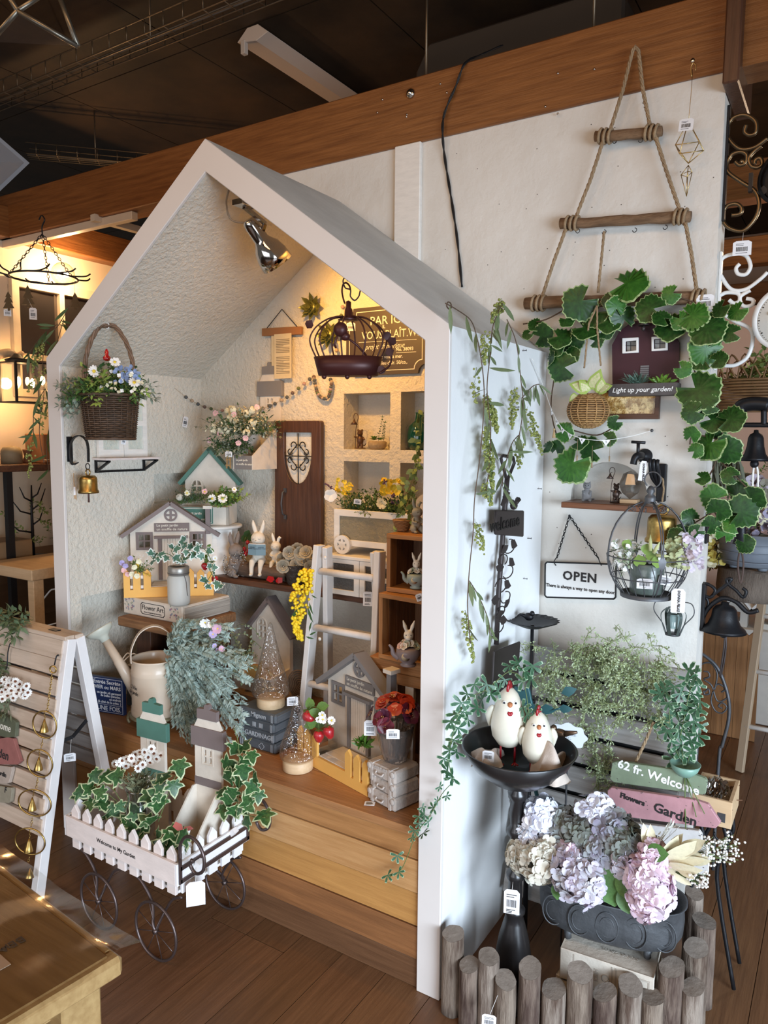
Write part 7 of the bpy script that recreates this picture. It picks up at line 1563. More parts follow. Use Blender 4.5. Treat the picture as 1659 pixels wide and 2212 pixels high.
rb_=RX*sin(.80*pi)*1.08; MB().lathe([(rb_,0),(rb_*1.02,.012),(rb_*.98,.012),(rb_*.96,.002),(0,.002),(0,0)],36,c=(C0.x,C0.y,zb-.008),cap=False).build('base_ring',IRONG,gc)
for k in range(8): 
    a=2*pi*k/8; p=gp(a,.12); MB().tube([p+V((cos(a)*0,0,-.008))+V((cos(a)*.010*cos(u)*(1-u/9),sin(a)*.010*cos(u)*(1-u/9),.010*sin(u)*(1-u/9))) for u in [i*.6 for i in range(11)]],.0013,4).build('scroll',IRONG,gc)
MB().lathe([(.018,0),(.014,.006),(.016,.012),(.014,.020),(.007,.026),(.012,.034),(.009,.042),(.005,.048),(0,.05)],16,c=(C0.x,C0.y,zt-.004)).build('finial',IRONG,gc)
MB().tube(arc((C0.x+.004,C0.y,zt+.062),.022,-100,230,18),.0020,6).build('ring',IRONG,gc)
for k in range(4): a=2*pi*k/4+.55; mleafm=MB(); p=gp(a,.60); mleaf(mleafm,p+V((0,0,.012)),(0,0,-1),(cos(a),sin(a),0),.045,.5); mleafm.build('leaf_clasp',IRONG,gc)
gpo=thing('green_glass_pot','dark green mottled glass pot standing in the wire globe','pot',loc=(C0.x,C0.y,zb+.004)); MB().lathe([(.044,0),(.046,.004),(.046,.080),(.044,.084),(.040,.084),(.040,.01)],28,c=(C0.x,C0.y,zb+.004),cap=False).build('body',mat('mottled_green',(.14,.17,.145),.3,col2=(.08,.10,.09),vscale=40,coat=.3),gpo)
gpl_=thing('globe_flowers','white blossoms, round green leaves and pale lilac hydrangea in the wire globe','flowers',loc=(C0.x,C0.y,zb+.09)); rl_=simple_leaf('leaf',.95,mat('round_leaf_green',(.20,.33,.06),.45))
for (x,y,s_) in ((1393,1185,.03),(1388,1212,.038),(1420,1213,.038),(1402,1190,.03),(1412,1200,.034),(1350,1175,.03)): p=at(x,y,y=gy-.04); leaf(rl_,gpl_,p-V((0,0,s_*.5)),V((U(-.4,.4),0,1)),toward(p)+rdir()*.3,s_)
mb=MB(); 
for (x0,x1,y0,y1,n,mm,r) in ((1325,1370,1165,1230,42,0,.008),(1395,1430,1190,1215,14,0,.006),(1440,1485,1165,1225,60,1,.011),(1475,1515,1150,1230,44,2,.011)):
    for _ in range(n): p=at(U(x0,x1),U(y0,y1),y=gy-.02+U(-.03,.03)); floret(mb,p,toward(p)+rdir()*.9,r,mm,4 if mm else 5)
mb.build('blossoms',[PW_,mat('green_hydrangea',(.40,.42,.22),.6),mat('lilac_petal',(.62,.54,.62),.6)],gpl_,kind='stuff',fix=False)
mb=MB()
for _ in range(20): sprig(mb,at(U(1320,1370),U(1185,1235),y=gy-.02),rdir()+V((-.3,0,.5)),.045,6,.012,.5,.2,0,1)
for (x,y,dx,dy) in ((1405,1190,0,-35),(1412,1195,14,-25),(1418,1200,30,2)): a=at(x,y,y=gy-.05);b=at(x+dx,y+dy,y=gy-.05); mb.tube([a,a.lerp(b,.5),b],[.005,.0055,.001],6,2)
mb.build('foliage',[mat('pale_mint',(.36,.44,.28),.6),STEM,mat('pale_catkin',(.50,.52,.25),.7)],gpl_,kind='stuff',fix=False)
price_tag(at(1393,1250,y=.44),.042,.028,'white barcode tag on the green pot inside the wire globe',(.3,-.9,.1)); price_tag(at(1438,1244,y=.47),.032,.026,'small white tag at the right rim of the wire globe',(.3,-.9,0),roll=-8)
price_tag(at(1466,1272,y=.47),.036,.066,'long white card tag reading vertically below the wire globe',(.2,-1,0),bar=False,lines=0); price_tag(at(1392,996,y=.60),.020,.058,'narrow clear-sleeved tag hanging between the faucet and the black hook',(.2,-1,0),bar=False,lines=0,roll=-6)
for tg_,c_,s_ in ((len([0]),at(1466,1299,y=.4685),.0088),(0,at(1390,1020,y=.5985),.0076)):
    par=[o for o in COL.objects if o.name.startswith('price_tag') and o.get('label','').startswith('long white' if tg_ else 'narrow clear')][0]; text('DONNA FELKE',s_,'lettering',INK,par,frame(c_,V((0,0,-1)),V((1,0,0))),local=False,bold=.0003)
cowbell('brass_bell','aged brass cylinder bell on the main wall behind the wire globe',at(1431,1110,y=.62),1.5)
cl_=thing('wire_lantern','small green-grey strap lantern with bowed wire arms hanging under the wire globe','lantern',loc=at(1453,1372,y=.60)); c=at(1453,1370,y=.60)
for k in range(6): a=2*pi*k/6+.3; K=lambda r,z: c+V((r*cos(a),r*sin(a),z)); m=MB(); w=bez([K(.020,0),K(.030,.03),K(.034,.06),K(.018,.078)],4); [m.bar(w[i],w[i+1],.009,.0015,up=(cos(a),sin(a),0)) for i in range(len(w)-1)]; m.build('strap',mat('green_grey_strap',(.09,.11,.10),.5,.4),cl_)
MB().lathe([(.021,-.002),(.021,.003),(0,.003)],18,c=c).build('base',IRONG,cl_); MB().lathe([(.017,.02),(.018,.055),(.012,.06)],16,c=c,cap=False).build('glass_cup',mat('green_cup',(.28,.36,.34),.15,coat=.4),cl_)
for q in (-1,1): MB().tube(bez([c+V((q*.018,0,0)),c+V((q*.03,0,.03)),c+V((q*.055,0,.065)),c+V((q*.048,0,.095)),c+V((q*.02,0,.098))],5),.0016,5).build('wire_arm',IRONG,cl_)
chain(cl_,c+V((0,0,.078)),c+V((0,-.03,.12)),.005,IRONG,.0012)
# OPEN sign
op=thing('open_sign','white enamel sign reading OPEN with black rim hanging on a black chain','sign',loc=at(1253,1253,y=.66)); oy=.66
Q=[at(1177,1290,y=oy),at(1330,1294,y=oy),at(1331,1219,y=oy),at(1178,1214,y=oy)]; q2=[(p.x,p.z) for p in Q]
def roundp(q,r):
    out=[]; k=len(q)
    for i in range(k):
        p=V(q[i]);a=(V(q[i-1])-p).normalized();b=(V(q[(i+1)%k])-p).normalized()
        for t in (0,.33,.67,1): out.append(tuple((p+a*r*(1-t)+b*r*t)*1.0+ (a+b)*(-r*.0)))
    return out
rq=roundp(q2,.006); MB().plate(rq,oy,oy+.004).build('plate',mat('sign_white',(.76,.75,.72),.35),op); MB().tube([V((x,oy,z)) for x,z in rq],.0028,6,closed=True).build('rim',BLK,op)
text('OPEN',.040,'lettering',INK,op,Matrix.Translation(at(1252,1247,y=oy-.001)),local=False,bold=.0012,sx=1.0,sp=1.1); text('There is always a way to open any door.',.0152,'lettering',INK,op,Matrix.Translation(at(1253,1272,y=oy-.001)),local=False,bold=.0003,sx=.90)
ap=at(1230,1114,y=.67); chain(op,ap,at(1203,1205,y=oy),.006,BLK,.0014); chain(op,ap,at(1292,1205,y=oy),.006,BLK,.0014)
for x in (1199,1297): MB().tube(bez([at(x+(4 if x<1250 else -5),1203,y=oy),at(x-2,1213,y=oy-.004),at(x+2,1222,y=oy-.004)],4),.0016,5).build('hook',BLK,op)
MB().ball(ap,.004,n=8,k=6).build('nail',BLK,op)
for (x,y) in ((1161,1056),(1139,1163),(1130,1250),(1112,880),(1128,758),(1108,856)):
    n_=thing('wall_nail','small bent nail in the white side wall, '+{1056:'right of the welcome plate bird',1163:'level with the welcome plate',1250:'left of the open sign',880:'beside the berry clusters',758:'high near the roof edge',856:'left of the cream tag'}[y],'nail',loc=at(x,y,x=.0),group='nails in the side wall'); p=at(x,y,x=.0); MB().tube([p+V((-.002,0,0)),p+V((.012,0,.001))],.0012,5).ball(p+V((.013,0,.001)),(.001,.003,.003),n=6,k=4).build('nail',IRONG,n_)
# side wall: shovel, vine
sx_=.022; so=thing('garden_spade_ornament','dark brown metal spade ornament with welcome plate, bird and scroll leaves on the side wall','wall ornament',loc=at(1070,1390,x=sx_)); DKS=mat('dark_chocolate_iron',(.045,.035,.033),.5,.4)
X=lambda x,y,d=0: at(x,y,x=sx_+d)
MB().tube([X(1072,1392),X(1077,1280),X(1086,1160),X(1093,1060),X(1096,1030)],.0075,10).build('shaft',DKS,so); MB().tube([X(1093,1032),X(1082,990),X(1086,984),X(1108,988),X(1111,1000),X(1098,1032)],.0048,8,closed=True).build('d_handle',DKS,so)
a=[X(1062,1104),X(1121,1104),X(1120,1157),X(1061,1152)]; yz_=[(p.y,p.z) for p in a]; MYZ=Matrix(((0,-1,0,sx_+.012),(1,0,0,0),(0,0,1,0),(0,0,0,1)))
MB(MYZ).plate([yz_[0],yz_[1],yz_[2],yz_[3]][::-1],-.004,.004).build('plate',DKS,so); MB().tube([p+V((.012,0,0)) for p in a],.003,6,closed=True).build('plate_rim',DKS,so)
c=X(1092,1130,.017); text('welcome',.050,'lettering',mat('iron_lettering',(.006,.005,.005),.5,.4),so,frame(c,(0,1,0),(0,0,1)),local=False,bold=.0006,extrude=.001,sx=1.15)  # near-black iron colour for the raised lettering
P_=[X(1051,1404),X(1108,1383),X(1102,1500),X(1046,1500)]; yz_=[(p.y,p.z) for p in P_]; MB(MYZ).plate(yz_[::-1],-.012,-.006).build('blade',DKS,so,bev=.002)
m=MB(); c=X(1110,1092,.012); m.ball(c,(.010,.017,.012),n=10,k=8).ball(c+V((0,-.014,.011)),.008,n=8,k=6).tube([c+V((0,.01,.002)),c+V((0,.032,.016))],[.006,.009],6).build('bird',DKS,so)
for (x,y,r,a0,a1) in ((1100,1180,.020,90,-170),(1086,1210,.016,-60,200),(1097,1235,.018,90,-150),(1082,1265,.020,-90,170),(1092,1290,.016,90,-170),(1082,1320,.013,-60,200),(1078,1355,.015,100,-170)):
    c=X(x,y,.006); MB().tube([c+V((0,r*2.1*cos(radians(a0+(a1-a0)*i/14)),r*sin(radians(a0+(a1-a0)*i/14)))) for i in range(15)],.0018,5).build('scroll',DKS,so)
for (x,y) in ((1112,1165),(1088,1178),(1108,1205),(1080,1215),(1098,1252),(1070,1285),(1092,1297),(1078,1318),(1088,1328),(1092,1060),(1086,1075)): m=MB(); mleaf(m,X(x,y,.010),V((0,U(-1,1),-1)),(1,-.3,0),.030,1.2); m.build('iron_leaf',DKS,so,fix=False)
vine('berry_vine','long eucalyptus vine with olive berries hanging down the white side wall',[[(962,655),(985,668),(1015,690),(1028,720),(1040,780),(1046,850),(1042,930),(1035,1000),(1025,1080),(1022,1150),(1014,1230),(1010,1310),(1016,1390)],[(1060,745),(1066,700),(1085,655)],[(1060,760),(1052,840),(1060,930),(1055,1020),(1050,1060)],[(1095,690),(1115,740),(1125,820),(1130,880),(1120,950)],[(1014,1255),(1035,1290),(1055,1340),(1058,1375)],[(1120,940),(1105,960),(1090,1010),(1085,1050)],[(1127,860),(1150,835),(1165,830)]],.046,euc_l,10,ls=(.045,.075),ax='x',berries=((1085,655,1062,690,80),(1050,720,1045,780,50),(1050,860,1075,930,190),(1050,930,1065,1060,280),(1045,1050,1062,1085,60),(1112,845,1105,925,80),(1140,890,1170,975,100),(1125,950,1120,1010,30),(1025,1130,1045,1190,50),(1005,1330,1022,1425,70),(1030,800,1025,880,25)))
MB().tube([at(970,660,x=.02)+V((0,.012*cos(a),.008*sin(a))) for a in [2*pi*k/14 for k in range(14)]],.0018,5,closed=True).build('end_loop',BRSTEM,[o for o in COL.objects if o.name.startswith('berry_vine')][0])
price_tag(at(1156,845,x=.03),.024,.026,'small cream barcode tag pinned on the side wall beside the pennant string',(1,-.6,0))
# ================================================================== RIGHT CORNER FLOOR GROUP
bb_=thing('bird_bath_stake','dark iron shell bird bath with a small bird on a stake in the wall corner','bird bath',loc=at(1148,1362,y=.45)); c=at(1150,1350,y=.45)
vs=[];fs=[];n=40
for r,z in ((.012,0),(.03,.004),(.070,.022),(.078,.026),(.06,.020),(.0,.006)):
    for j in range(n): a=2*pi*j/n; k=1+(.06 if j%2 else -.03)*(r>.05); vs.append(c+V((r*k*cos(a),r*k*sin(a),z-.01)))
for i in range(5):
    for j in range(n): fs.append((i*n+j,i*n+(j+1)%n,(i+1)*n+(j+1)%n,(i+1)*n+j))
MB().add(vs,fs,0,True).build('shell_dish',BLK,bb_); MB().tube([c,V((c.x,c.y,.003))],.0055,8).build('stake',BLK,bb_)
c2=c+V((-.012,.0,.024)); MB().ball(c2,(.015,.011,.012),n=10,k=8).ball(c2+V((.012,-.004,.012)),.008,n=8,k=6).tube([c2+V((-.01,0,0)),c2+V((-.03,0,.004))],[.007,.003],6).build('bird',BLK,bb_)
# slatted board leaning on the wall
GW=wood('grey_weathered_slat',(.40,.375,.355),(.26,.24,.22),0,.75,4,.35); GD=wood('dark_grey_post',(.085,.075,.068),(.05,.045,.04),2,.7,4,.3)
cr=thing('weathered_slat_board','large weathered grey slatted wooden board leaning on the main wall','slatted board',loc=(.26,.45,0))
def bl(z): return .34+.25*z/.84
for i in range(9):
    z1=.835-i*.0815; z0=z1-.067; x0=.022+U(-.003,.003); x1=.488+U(-.004,.004); y1=bl(z1);y0=bl(z0)
    MB().add([(x0,y0,z0),(x1,y0,z0),(x1,y1,z1),(x0,y1,z1),(x0,y0+.014,z0),(x1,y0+.014,z0),(x1,y1+.014,z1),(x0,y1+.014,z1)],[(3,2,1,0),(4,5,6,7),(0,1,5,4),(1,2,6,5),(2,3,7,6),(3,0,4,7)]).build('slat',GW,cr,bev=.002)
MB().bar((.25,bl(.10)+.046,.10),(.25,bl(.80)+.046,.80),.40,.004,up=(0,1,0)).build('dark_gap_backing',BLK,cr)  # black sheet added behind the posts so the slat gaps turn dark
for x in (.05,.455): MB().bar((x,bl(0)+.028,.002),(x,bl(.83)+.028,.83),.035,.026,up=(0,1,0)).build('post',GD,cr,bev=.002)
# pale fern
FE=[mat('pale_fern',(.50,.56,.36),.6,col2=(.33,.41,.23),vscale=14),mat('fern_stem',(.28,.33,.14),.7),mat('fern_grey',(.21,.27,.17),.6)]
def fern(name,label,seeds,y,m,k=8,leng=(.05,.09)):
    t=thing(name,label,'plant',loc=at(*seeds[0][:2],y=y)); mb=MB()
    for (x,yy,w,h,n) in seeds:
        for _ in range(int(n*1.3)):
            p=at(x+U(-w,w),yy+U(-h,h),y=y+U(-.035,.02)); d=V((U(-.5,.5),U(-.5,.1),U(-1,.5))).normalized(); side=d.orthogonal(); q=p.copy(); L_=U(*leng); pts=[p]
            for i in range(6):
                q=q+d*(L_/6); d=(d+V((0,0,-.15))+rdir()*.2).normalized(); pts.append(q)
                for s_ in range(3):
                    dd=(d*.5+rdir()).normalized(); e=q+dd*.013; mb.tube([q,e],.0007,3,1,cap=False)
                    for _k in range(3): mleaf(mb,q.lerp(e,U(.4,1)),dd+rdir()*.8,rdir(),.0075,.5,m)
            mb.tube(pts,.0010,3,1,cap=False)
    mb.build('foliage',FE,t,kind='stuff',fix=False); return t
fern('pale_fern','fluffy pale green fern-like foliage trailing over the top of the weathered slat board',[(1190,1430,26,28,16),(1200,1500,20,30,10),(1260,1405,40,12,9),(1310,1410,60,20,28),(1390,1420,42,25,22),(1320,1460,50,30,26),(1395,1480,36,35,18),(1285,1510,20,30,13),(1345,1530,20,26,8),(1415,1530,20,25,7),(1285,1580,12,30,9),(1298,1650,12,40,10),(1310,1700,10,25,6)],.50,0)
def clover(name,label,pts,y,size,stems,me=clov,ax='y',slope=0):
    Yf=lambda a: y-slope*max(0,1090-a)
    t=thing(name,label,'plant',loc=at(*pts[0],**{ax:y}))
    for P_ in stems: MB().tube(bez([at(a,b,**{ax:Yf(a)}) for a,b in P_],5),.0011,4).build('stem',STEM,t)
    for (a,b) in pts: p=at(a,b,**{ax:Yf(a)+U(-.012,.012)}); dr=V((U(-1,1),U(-.4,.2),U(-1,.3))).normalized(); s_=U(*size); leaf(me,t,p-dr*s_*.2,dr,toward(p)+V((0,0,.4))+rdir()*.4,s_)
    return t
clover('variegated_clover_vine','variegated clover-leaved vine trailing from the corner over the black bowl and down the pillar',[(1100,1440),(1118,1432),(1135,1450),(1128,1470),(1150,1440),(1145,1465),(1090,1470),(1075,1490),(1060,1500),(1040,1510),(1050,1480),(1025,1480),(1008,1500),(1030,1530),(1000,1540),(985,1545),(995,1520),(1010,1555),(975,1560),(990,1575),(980,1600),(970,1620),(960,1640),(985,1625),(965,1665),(975,1680),(1140,1545),(1150,1560),(1130,1530),(1155,1535)],.12,(.034,.048),[[(1150,1440),(1100,1450),(1050,1490),(1010,1510),(985,1560),(970,1640),(980,1690)],[(1100,1450),(1130,1470),(1145,1560)]],slope=.0017)
clover('clover_vine_tail','thin tail of the clover vine hanging before the right pillar foot',[(950,1700),(965,1720),(945,1730),(935,1745),(912,1745),(915,1760),(925,1775),(905,1780),(895,1795),(915,1800),(890,1810),(858,1850),(862,1885),(838,1892),(905,1765)],-.025,(.020,.034),[[(978,1690),(955,1715),(930,1760),(900,1800),(880,1850),(865,1880),(840,1895)]])
clover('dark_leaf_plant','green-grey leafy plant with variegated leaves at the right end of the slat board',[(1455,1485),(1470,1500),(1488,1470),(1500,1460),(1505,1480),(1495,1500),(1480,1520),(1462,1530),(1450,1550),(1470,1560),(1490,1540),(1505,1530),(1510,1515),(1500,1560),(1485,1575),(1465,1580),(1450,1600),(1470,1610),(1490,1600),(1505,1590),(1480,1630),(1465,1625),(1495,1620),(1455,1640),(1440,1580),(1445,1520),(1435,1490),(1512,1570),(1490,1450),(1425,1500),(1430,1560)],.44,(.040,.058),[[(1480,1650),(1470,1600),(1480,1540),(1495,1470)],[(1475,1650),(1450,1590),(1445,1500)],[(1485,1650),(1500,1590),(1510,1520)]])
c=at(1480,1652,y=.42); t=thing('green_half_bowl','small sage green half-sphere bowl on thin stems in front of the green sign','bowl',loc=c); MB().lathe([(0,-.034),(.018,-.029),(.033,-.014),(.040,.004),(.038,.004),(.03,-.012),(0,-.028)],24,c=c,cap=False).build('bowl',mat('sage_enamel',(.20,.35,.28),.35),t)
MB().tube([c+V((0,0,-.03)),at(1481,1790,y=.39)],.0016,5).tube([c+V((.004,0,-.03)),at(1504,1765,y=.39)],.0013,5).tube([c+V((.002,0,-.03)),at(1522,1758,y=.39)],.0013,5).build('stems',STEM,t,kind='stuff')
# pedestal bowl
bx_,by_=.157,.125; BLKW=mat('satin_black',(.016,.014,.014),.32,coat=.2); bz=.698
pd=thing('black_pedestal_bowl','large black bowl on a turned black pedestal stand beside the side wall','pedestal bowl',loc=(bx_,by_,0))
pr=[(.075,0.001),(.078,.012),(.072,.02),(.05,.035),(.033,.048),(.036,.06),(.046,.085),(.048,.12),(.040,.17),(.028,.215),(.022,.235),(.028,.242),(.028,.252),(.018,.258),(.020,.29),(.018,.33),(.024,.34),(.024,.352),(.016,.36),(.018,.41),(.016,.45),(.026,.462),(.026,.476),(.017,.485),(.021,.52),(.017,.553),(.024,.560),(.026,.575),(.018,.583),(.022,.598),(.030,.603),(0,.604)]
MB().lathe(pr,32,c=(bx_,by_,0)).build('pedestal',BLKW,pd); br=.150
MB().lathe([(.03,.600),(.075,.612),(.118,.645),(br,bz),(br-.003,bz+.002),(br-.007,bz),(.112,.652),(.07,.622),(0,.612)],56,c=(bx_,by_,0),cap=False).build('bowl',BLKW,pd)
price_tag(at(1106,1922,y=.06),.040,.066,'white barcode card tag hanging on the black pedestal',(.3,-.95,0),lines=5,string=at(1108,1905,y=.08))
EGG=mat('cream_chicken',(.70,.65,.53),.4,var=.05,vscale=20,coat=.2); CRD=mat('chicken_red',(.33,.012,.02),.35); BEAK=mat('beak_orange',(.45,.16,.06),.5)
def chicken(label,c,s,legs,rz=30):
    M=Matrix.Translation(V(c))@Matrix.Rotation(radians(rz),4,'Z')@Matrix.Scale(s,4); t=thing('chicken_figurine',label,'figurine',loc=c)
    L0=legs; MB(M).lathe([(0,L0),(.22,L0+.05),(.36,L0+.25),(.40,L0+.50),(.37,L0+.78),(.29,L0+1.05),(.20,L0+1.24),(.10,L0+1.35),(0,L0+1.38)],32).build('body',EGG,t)
    for q in (-1,1):
        MB(M).tube([(q*.16,-.02,L0+.08),(q*.16,-.02,.04)],.025,6).tube([(q*.16,-.02,.04),(q*.16,-.14,.015)],.02,5).tube([(q*.16,-.02,.04),(q*.09,-.12,.015)],.018,5).tube([(q*.16,-.02,.04),(q*.23,-.12,.015)],.018,5).build('leg',CRD,t)
        MB(M).ball((q*.125,-.235,L0+1.10),(.042,.02,.042),n=12,k=8).build('eye',mat('eye_white',(.8,.8,.78),.3),t); MB(M).ball((q*.128,-.255,L0+1.10),(.026,.012,.026),n=10,k=6).build('pupil',BLK,t)
        m=MB(M); w=[(q*.36,-.02,L0+.95),(q*.43,.06,L0+.70),(q*.42,.10,L0+.42)]; m.tube(bez(w,4),[.03,.06,.08,.09,.09,.07,.05,.03,.015],8).build('wing',EGG,t)
        MB(M).lathe([(0,0),(.04,.03),(.045,.08),(.02,.14),(0,.15)],10,M=Matrix.Translation((q*.05,-.32,L0+.93))@Matrix.Rotation(radians(q*-150),4,'Y')).build('wattle',CRD,t)
    m=MB(M); m.lathe([(.07,0),(.055,.04),(0,.12)],10,M=Matrix.Translation((0,-.25,L0+1.06))@Matrix.Rotation(radians(100),4,'X')); m.build('beak',BEAK,t)
    m=MB(M); m.plate([(-.10,0),(.08,-.02),(.12,.10),(.07,.20),(.02,.26),(-.03,.24),(-.05,.18),(-.09,.16),(-.12,.08)],-.025,.025,M=Matrix.Translation((0,-.04,L0+1.30))@Matrix.Rotation(radians(60),4,'Z')); m.build('comb',CRD,t,bev=.001); return t
chicken('larger cream egg-shaped chicken figurine with long red legs in the black bowl',(.122,.135,.640),.116,.42,28)
chicken('smaller cream egg-shaped chicken figurine with short red legs in the black bowl',(.205,.130,.640),.100,.24,26)
LIN=mat('linen',(.56,.47,.40),.9,var=.05,vscale=60,bump=.2,bscale=300)
def cloth(label,c,w,d,h,rz,peaks):
    M=Matrix.Translation(V(c))@Matrix.Rotation(radians(rz),4,'Z'); t=thing('linen_cloth',label,'cloth',loc=c)
    def f(u,v): x=(u-.5)*w;y=(v-.5)*d; e=sin(pi*u)**.35*sin(pi*v)**.35; z=h*e*(.45+.35*sin(u*peaks+v*4)+.25*cos(v*peaks*1.3-u*3)); return M@V((x+.01*sin(v*9),y+.01*sin(u*8),z))
    MB().grid(f,28,22).build('cloth',LIN,t)
cloth('crumpled beige linen cloth at the left edge of the black bowl',(.075,.10,.650),.075,.10,.06,20,5); cloth('crumpled beige linen cloth peaked on the right side of the black bowl',(.238,.135,.640),.08,.12,.125,25,4)
price_tag(at(1055,1622,y=.06),.030,.028,'white label behind the legs of the larger chicken',(.3,-.9,.1))
c=at(1210,1583,y=.26); t=thing('bronze_bird','small bronze bird figurine perched behind the black bowl rim','figurine',loc=c); MB().ball(c,(.020,.012,.011),n=12,k=8).ball(c+V((-.018,0,.010)),.009,n=8,k=6).tube([c+V((.012,0,0)),c+V((.046,0,.012))],[.010,.004],6).tube([c+V((-.025,0,.01)),c+V((-.034,0,.008))],[.003,.0005],5).build('body',mat('bronze_bird_metal',(.13,.08,.05),.35,.7),t); MB().tube([c+V((0,0,-.008)),c+V((0,.01,-.05))],.003,5).build('post',BLK,t)
c=at(1226,1590,y=.34); t=thing('white_scalloped_plaque','white scalloped enamel plaque behind the black bowl','plaque',loc=c); M=FC(c,10); P_=[(.052*cos(a)*(1+.07*cos(8*a)),.036*sin(a)*(1+.09*cos(8*a))) for a in [2*pi*i/48 for i in range(48)]]; MB(M).plate(P_,0,.003).build('plate',mat('plaque_white',(.70,.74,.76),.35),t); MB().tube([c+V((0,.004,-.03)),V((c.x,c.y+.004,.002))],.003,5).build('stake',IRONG,t); text('PEPINIERE\nETC.',.011,'lettering',mat('pale_grey_ink',(.35,.38,.42),.6),t,M@Matrix.Translation((0,-.001,0)),local=False)
TEAL=mat('teal_iron',(.035,.11,.12),.45,.2); t=thing('teal_watering_can_stake','teal blue metal watering can ornament on a stake behind the chickens','garden stake',loc=at(1135,1510,y=.30)); Y_=.30
MB().tube([at(1100,1475,y=Y_),at(1120,1550,y=Y_),at(1165,1740,y=Y_)],.006,8).build('stake',TEAL,t); P_=[at(x,y,y=Y_-.01) for x,y in ((1112,1482),(1130,1492),(1142,1482),(1150,1520),(1165,1530),(1158,1540),(1125,1538),(1108,1500))]; m=MB(); m.plate([(p.x,p.z) for p in P_],Y_-.014,Y_-.004); m.build('can_silhouette',TEAL,t,bev=.001)
MB().tube(bez([at(1110,1535,y=Y_),at(1130,1530,y=Y_),at(1165,1540,y=Y_),at(1210,1530,y=Y_)],5),.003,6).build('branch',TEAL,t)
for (x,y,dx,dy) in ((1212,1498,28,-8),(1165,1530,30,4),(1205,1530,26,2),(1125,1500,-16,10)): a=at(x,y,y=Y_);b=at(x+dx,y+dy,y=Y_); m=MB(); mleaf(m,a,b-a,(0,-1,.2),(b-a).length*1.2,.6); m.build('metal_leaf',TEAL,t,fix=False)
t=thing('black_scroll_bracket','black iron C-shaped bracket behind the smaller chicken','bracket',loc=at(1135,1540,y=.36)); MB().tube(bez([at(1155,1515,y=.36),at(1130,1515,y=.36),at(1120,1535,y=.36),at(1135,1560,y=.36),at(1155,1565,y=.36)],6),.008,8).tube([at(1146,1565,y=.36),V((at(1146,1565,y=.36).x,.36,.01))],.008,8).build('iron',BLK,t)
# wooden signs
def shop_sign(label,poly,y,col,lines,name='wooden_sign',side=.014,rz=0):
    P_=[at(a,b,y=y) for a,b in poly]; t=thing(name,label,'sign',loc=P_[0]); 
    MB().plate([(p.x,p.z) for p in P_],y,y+side).build('board',mat('sg_'+label[:9].replace(' ','_'),col,.6,var=.10,vscale=26,bump=.1),t,bev=.0015)
    for (s_,x,yy,sz,mm,k) in lines:
        text(s_,sz,'lettering',mm,t,Matrix.Translation(at(x,yy,y=y-.0008))@Matrix.Rotation(radians(k),4,'Y'),local=False,bold=.0009)
    m=MB()
    for _ in range(26):
        a=random.choice(P_); b=random.choice(P_); p=a.lerp(b,U(.02,.98)); m.ball((p.x,y-.0002,p.z),(U(.001,.003),.0004,U(.0006,.0015)),n=6,k=3)
    m.build('chipped_paint',mat('chip_dark',(.12,.10,.09),.8) ,t,kind='stuff'); return t
sg1=shop_sign('sage green wooden plank sign reading 62 fr. Welcome',[(1317,1682),(1322,1648),(1335,1645),(1478,1666),(1524,1682),(1528,1690),(1524,1715),(1518,1717),(1325,1690)],.42,(.20,.25,.165),[('62 fr. Welcome',1420,1679,.034,WPL,6.5)])
sg2=shop_sign('dusty pink arrow-shaped wooden sign reading Flowers Garden',[(1313,1750),(1312,1708),(1320,1702),(1500,1728),(1530,1738),(1557,1778),(1545,1790),(1330,1762)],.40,(.50,.26,.28),[('Flowers',1366,1727,.021,INK,6),('Garden',1458,1760,.037,INK,6.5)])
shop_sign('worn white wooden sign below the dusty pink one',[(1360,1860),(1365,1778),(1510,1795),(1516,1803),(1518,1826),(1532,1830),(1530,1888),(1520,1892)],.41,(.60,.58,.56),[('CAFE',1405,1806,.020,INK,6),('Garden',1425,1832,.026,INK,6)])
rope(sg1,[(1412,1560),(1395,1600),(1372,1650)],.0045,'rope',.45)
# cellophane box
t=thing('wooden_crate_box','open pale wooden box with cellophane-wrapped contents at the right of the signs','box',loc=at(1570,1740,y=.45)); a=at(1522,1762,y=.50); b=at(1582,1782,y=.50); 
M=frame(V((a.x-.03,.47,b.z)),(1,0,0),(0,0,1)); w_=b.x-a.x+.03; h_=.075; m=MB(M)
for (p,q,r_,s_) in ((0,w_,0,.010),(0,w_,.15,.16)): MB(M).box(p,q,r_,s_,0,h_).build('side_board',PAL,t,bev=.001)
for x in (0,w_-.010): MB(M).box(x,x+.010,.010,.15,0,h_).build('end_board',PAL,t,bev=.001)
MB(M).box(.01,w_-.01,.01,.15,0,.006).build('bottom',PAL,t); MB(M).box(w_-.035,w_-.015,-.001,0,.015,.040).build('metal_label',IRONG,t)
cel=thing('cellophane_bundle','crinkled clear cellophane bundle of dark dried stems in the pale wooden box','bundle',loc=M@V((.05,.07,.03)))
def cf(u,v): x=.012+(w_-.024)*u; y=.014+.13*v; return M@V((x,y,.05+.05*sin(pi*u)*sin(pi*v)+.014*mnoise.noise(V((u*6,v*7,3)))*2))
MB().grid(cf,22,22,sm=False).build('cellophane',thinglass('cellophane',(.85,.83,.80),.30,0,gloss=.05),cel); m=MB()
for _ in range(40): p=M@V((U(.02,w_-.02),U(.02,.14),.04)); m.tube([p,p+V((U(-.05,.05),U(-.04,.04),U(.0,.04)))],.0015,4)
m.build('dried_stems',mat('dry_stem',(.17,.08,.04),.7),cel,kind='stuff')
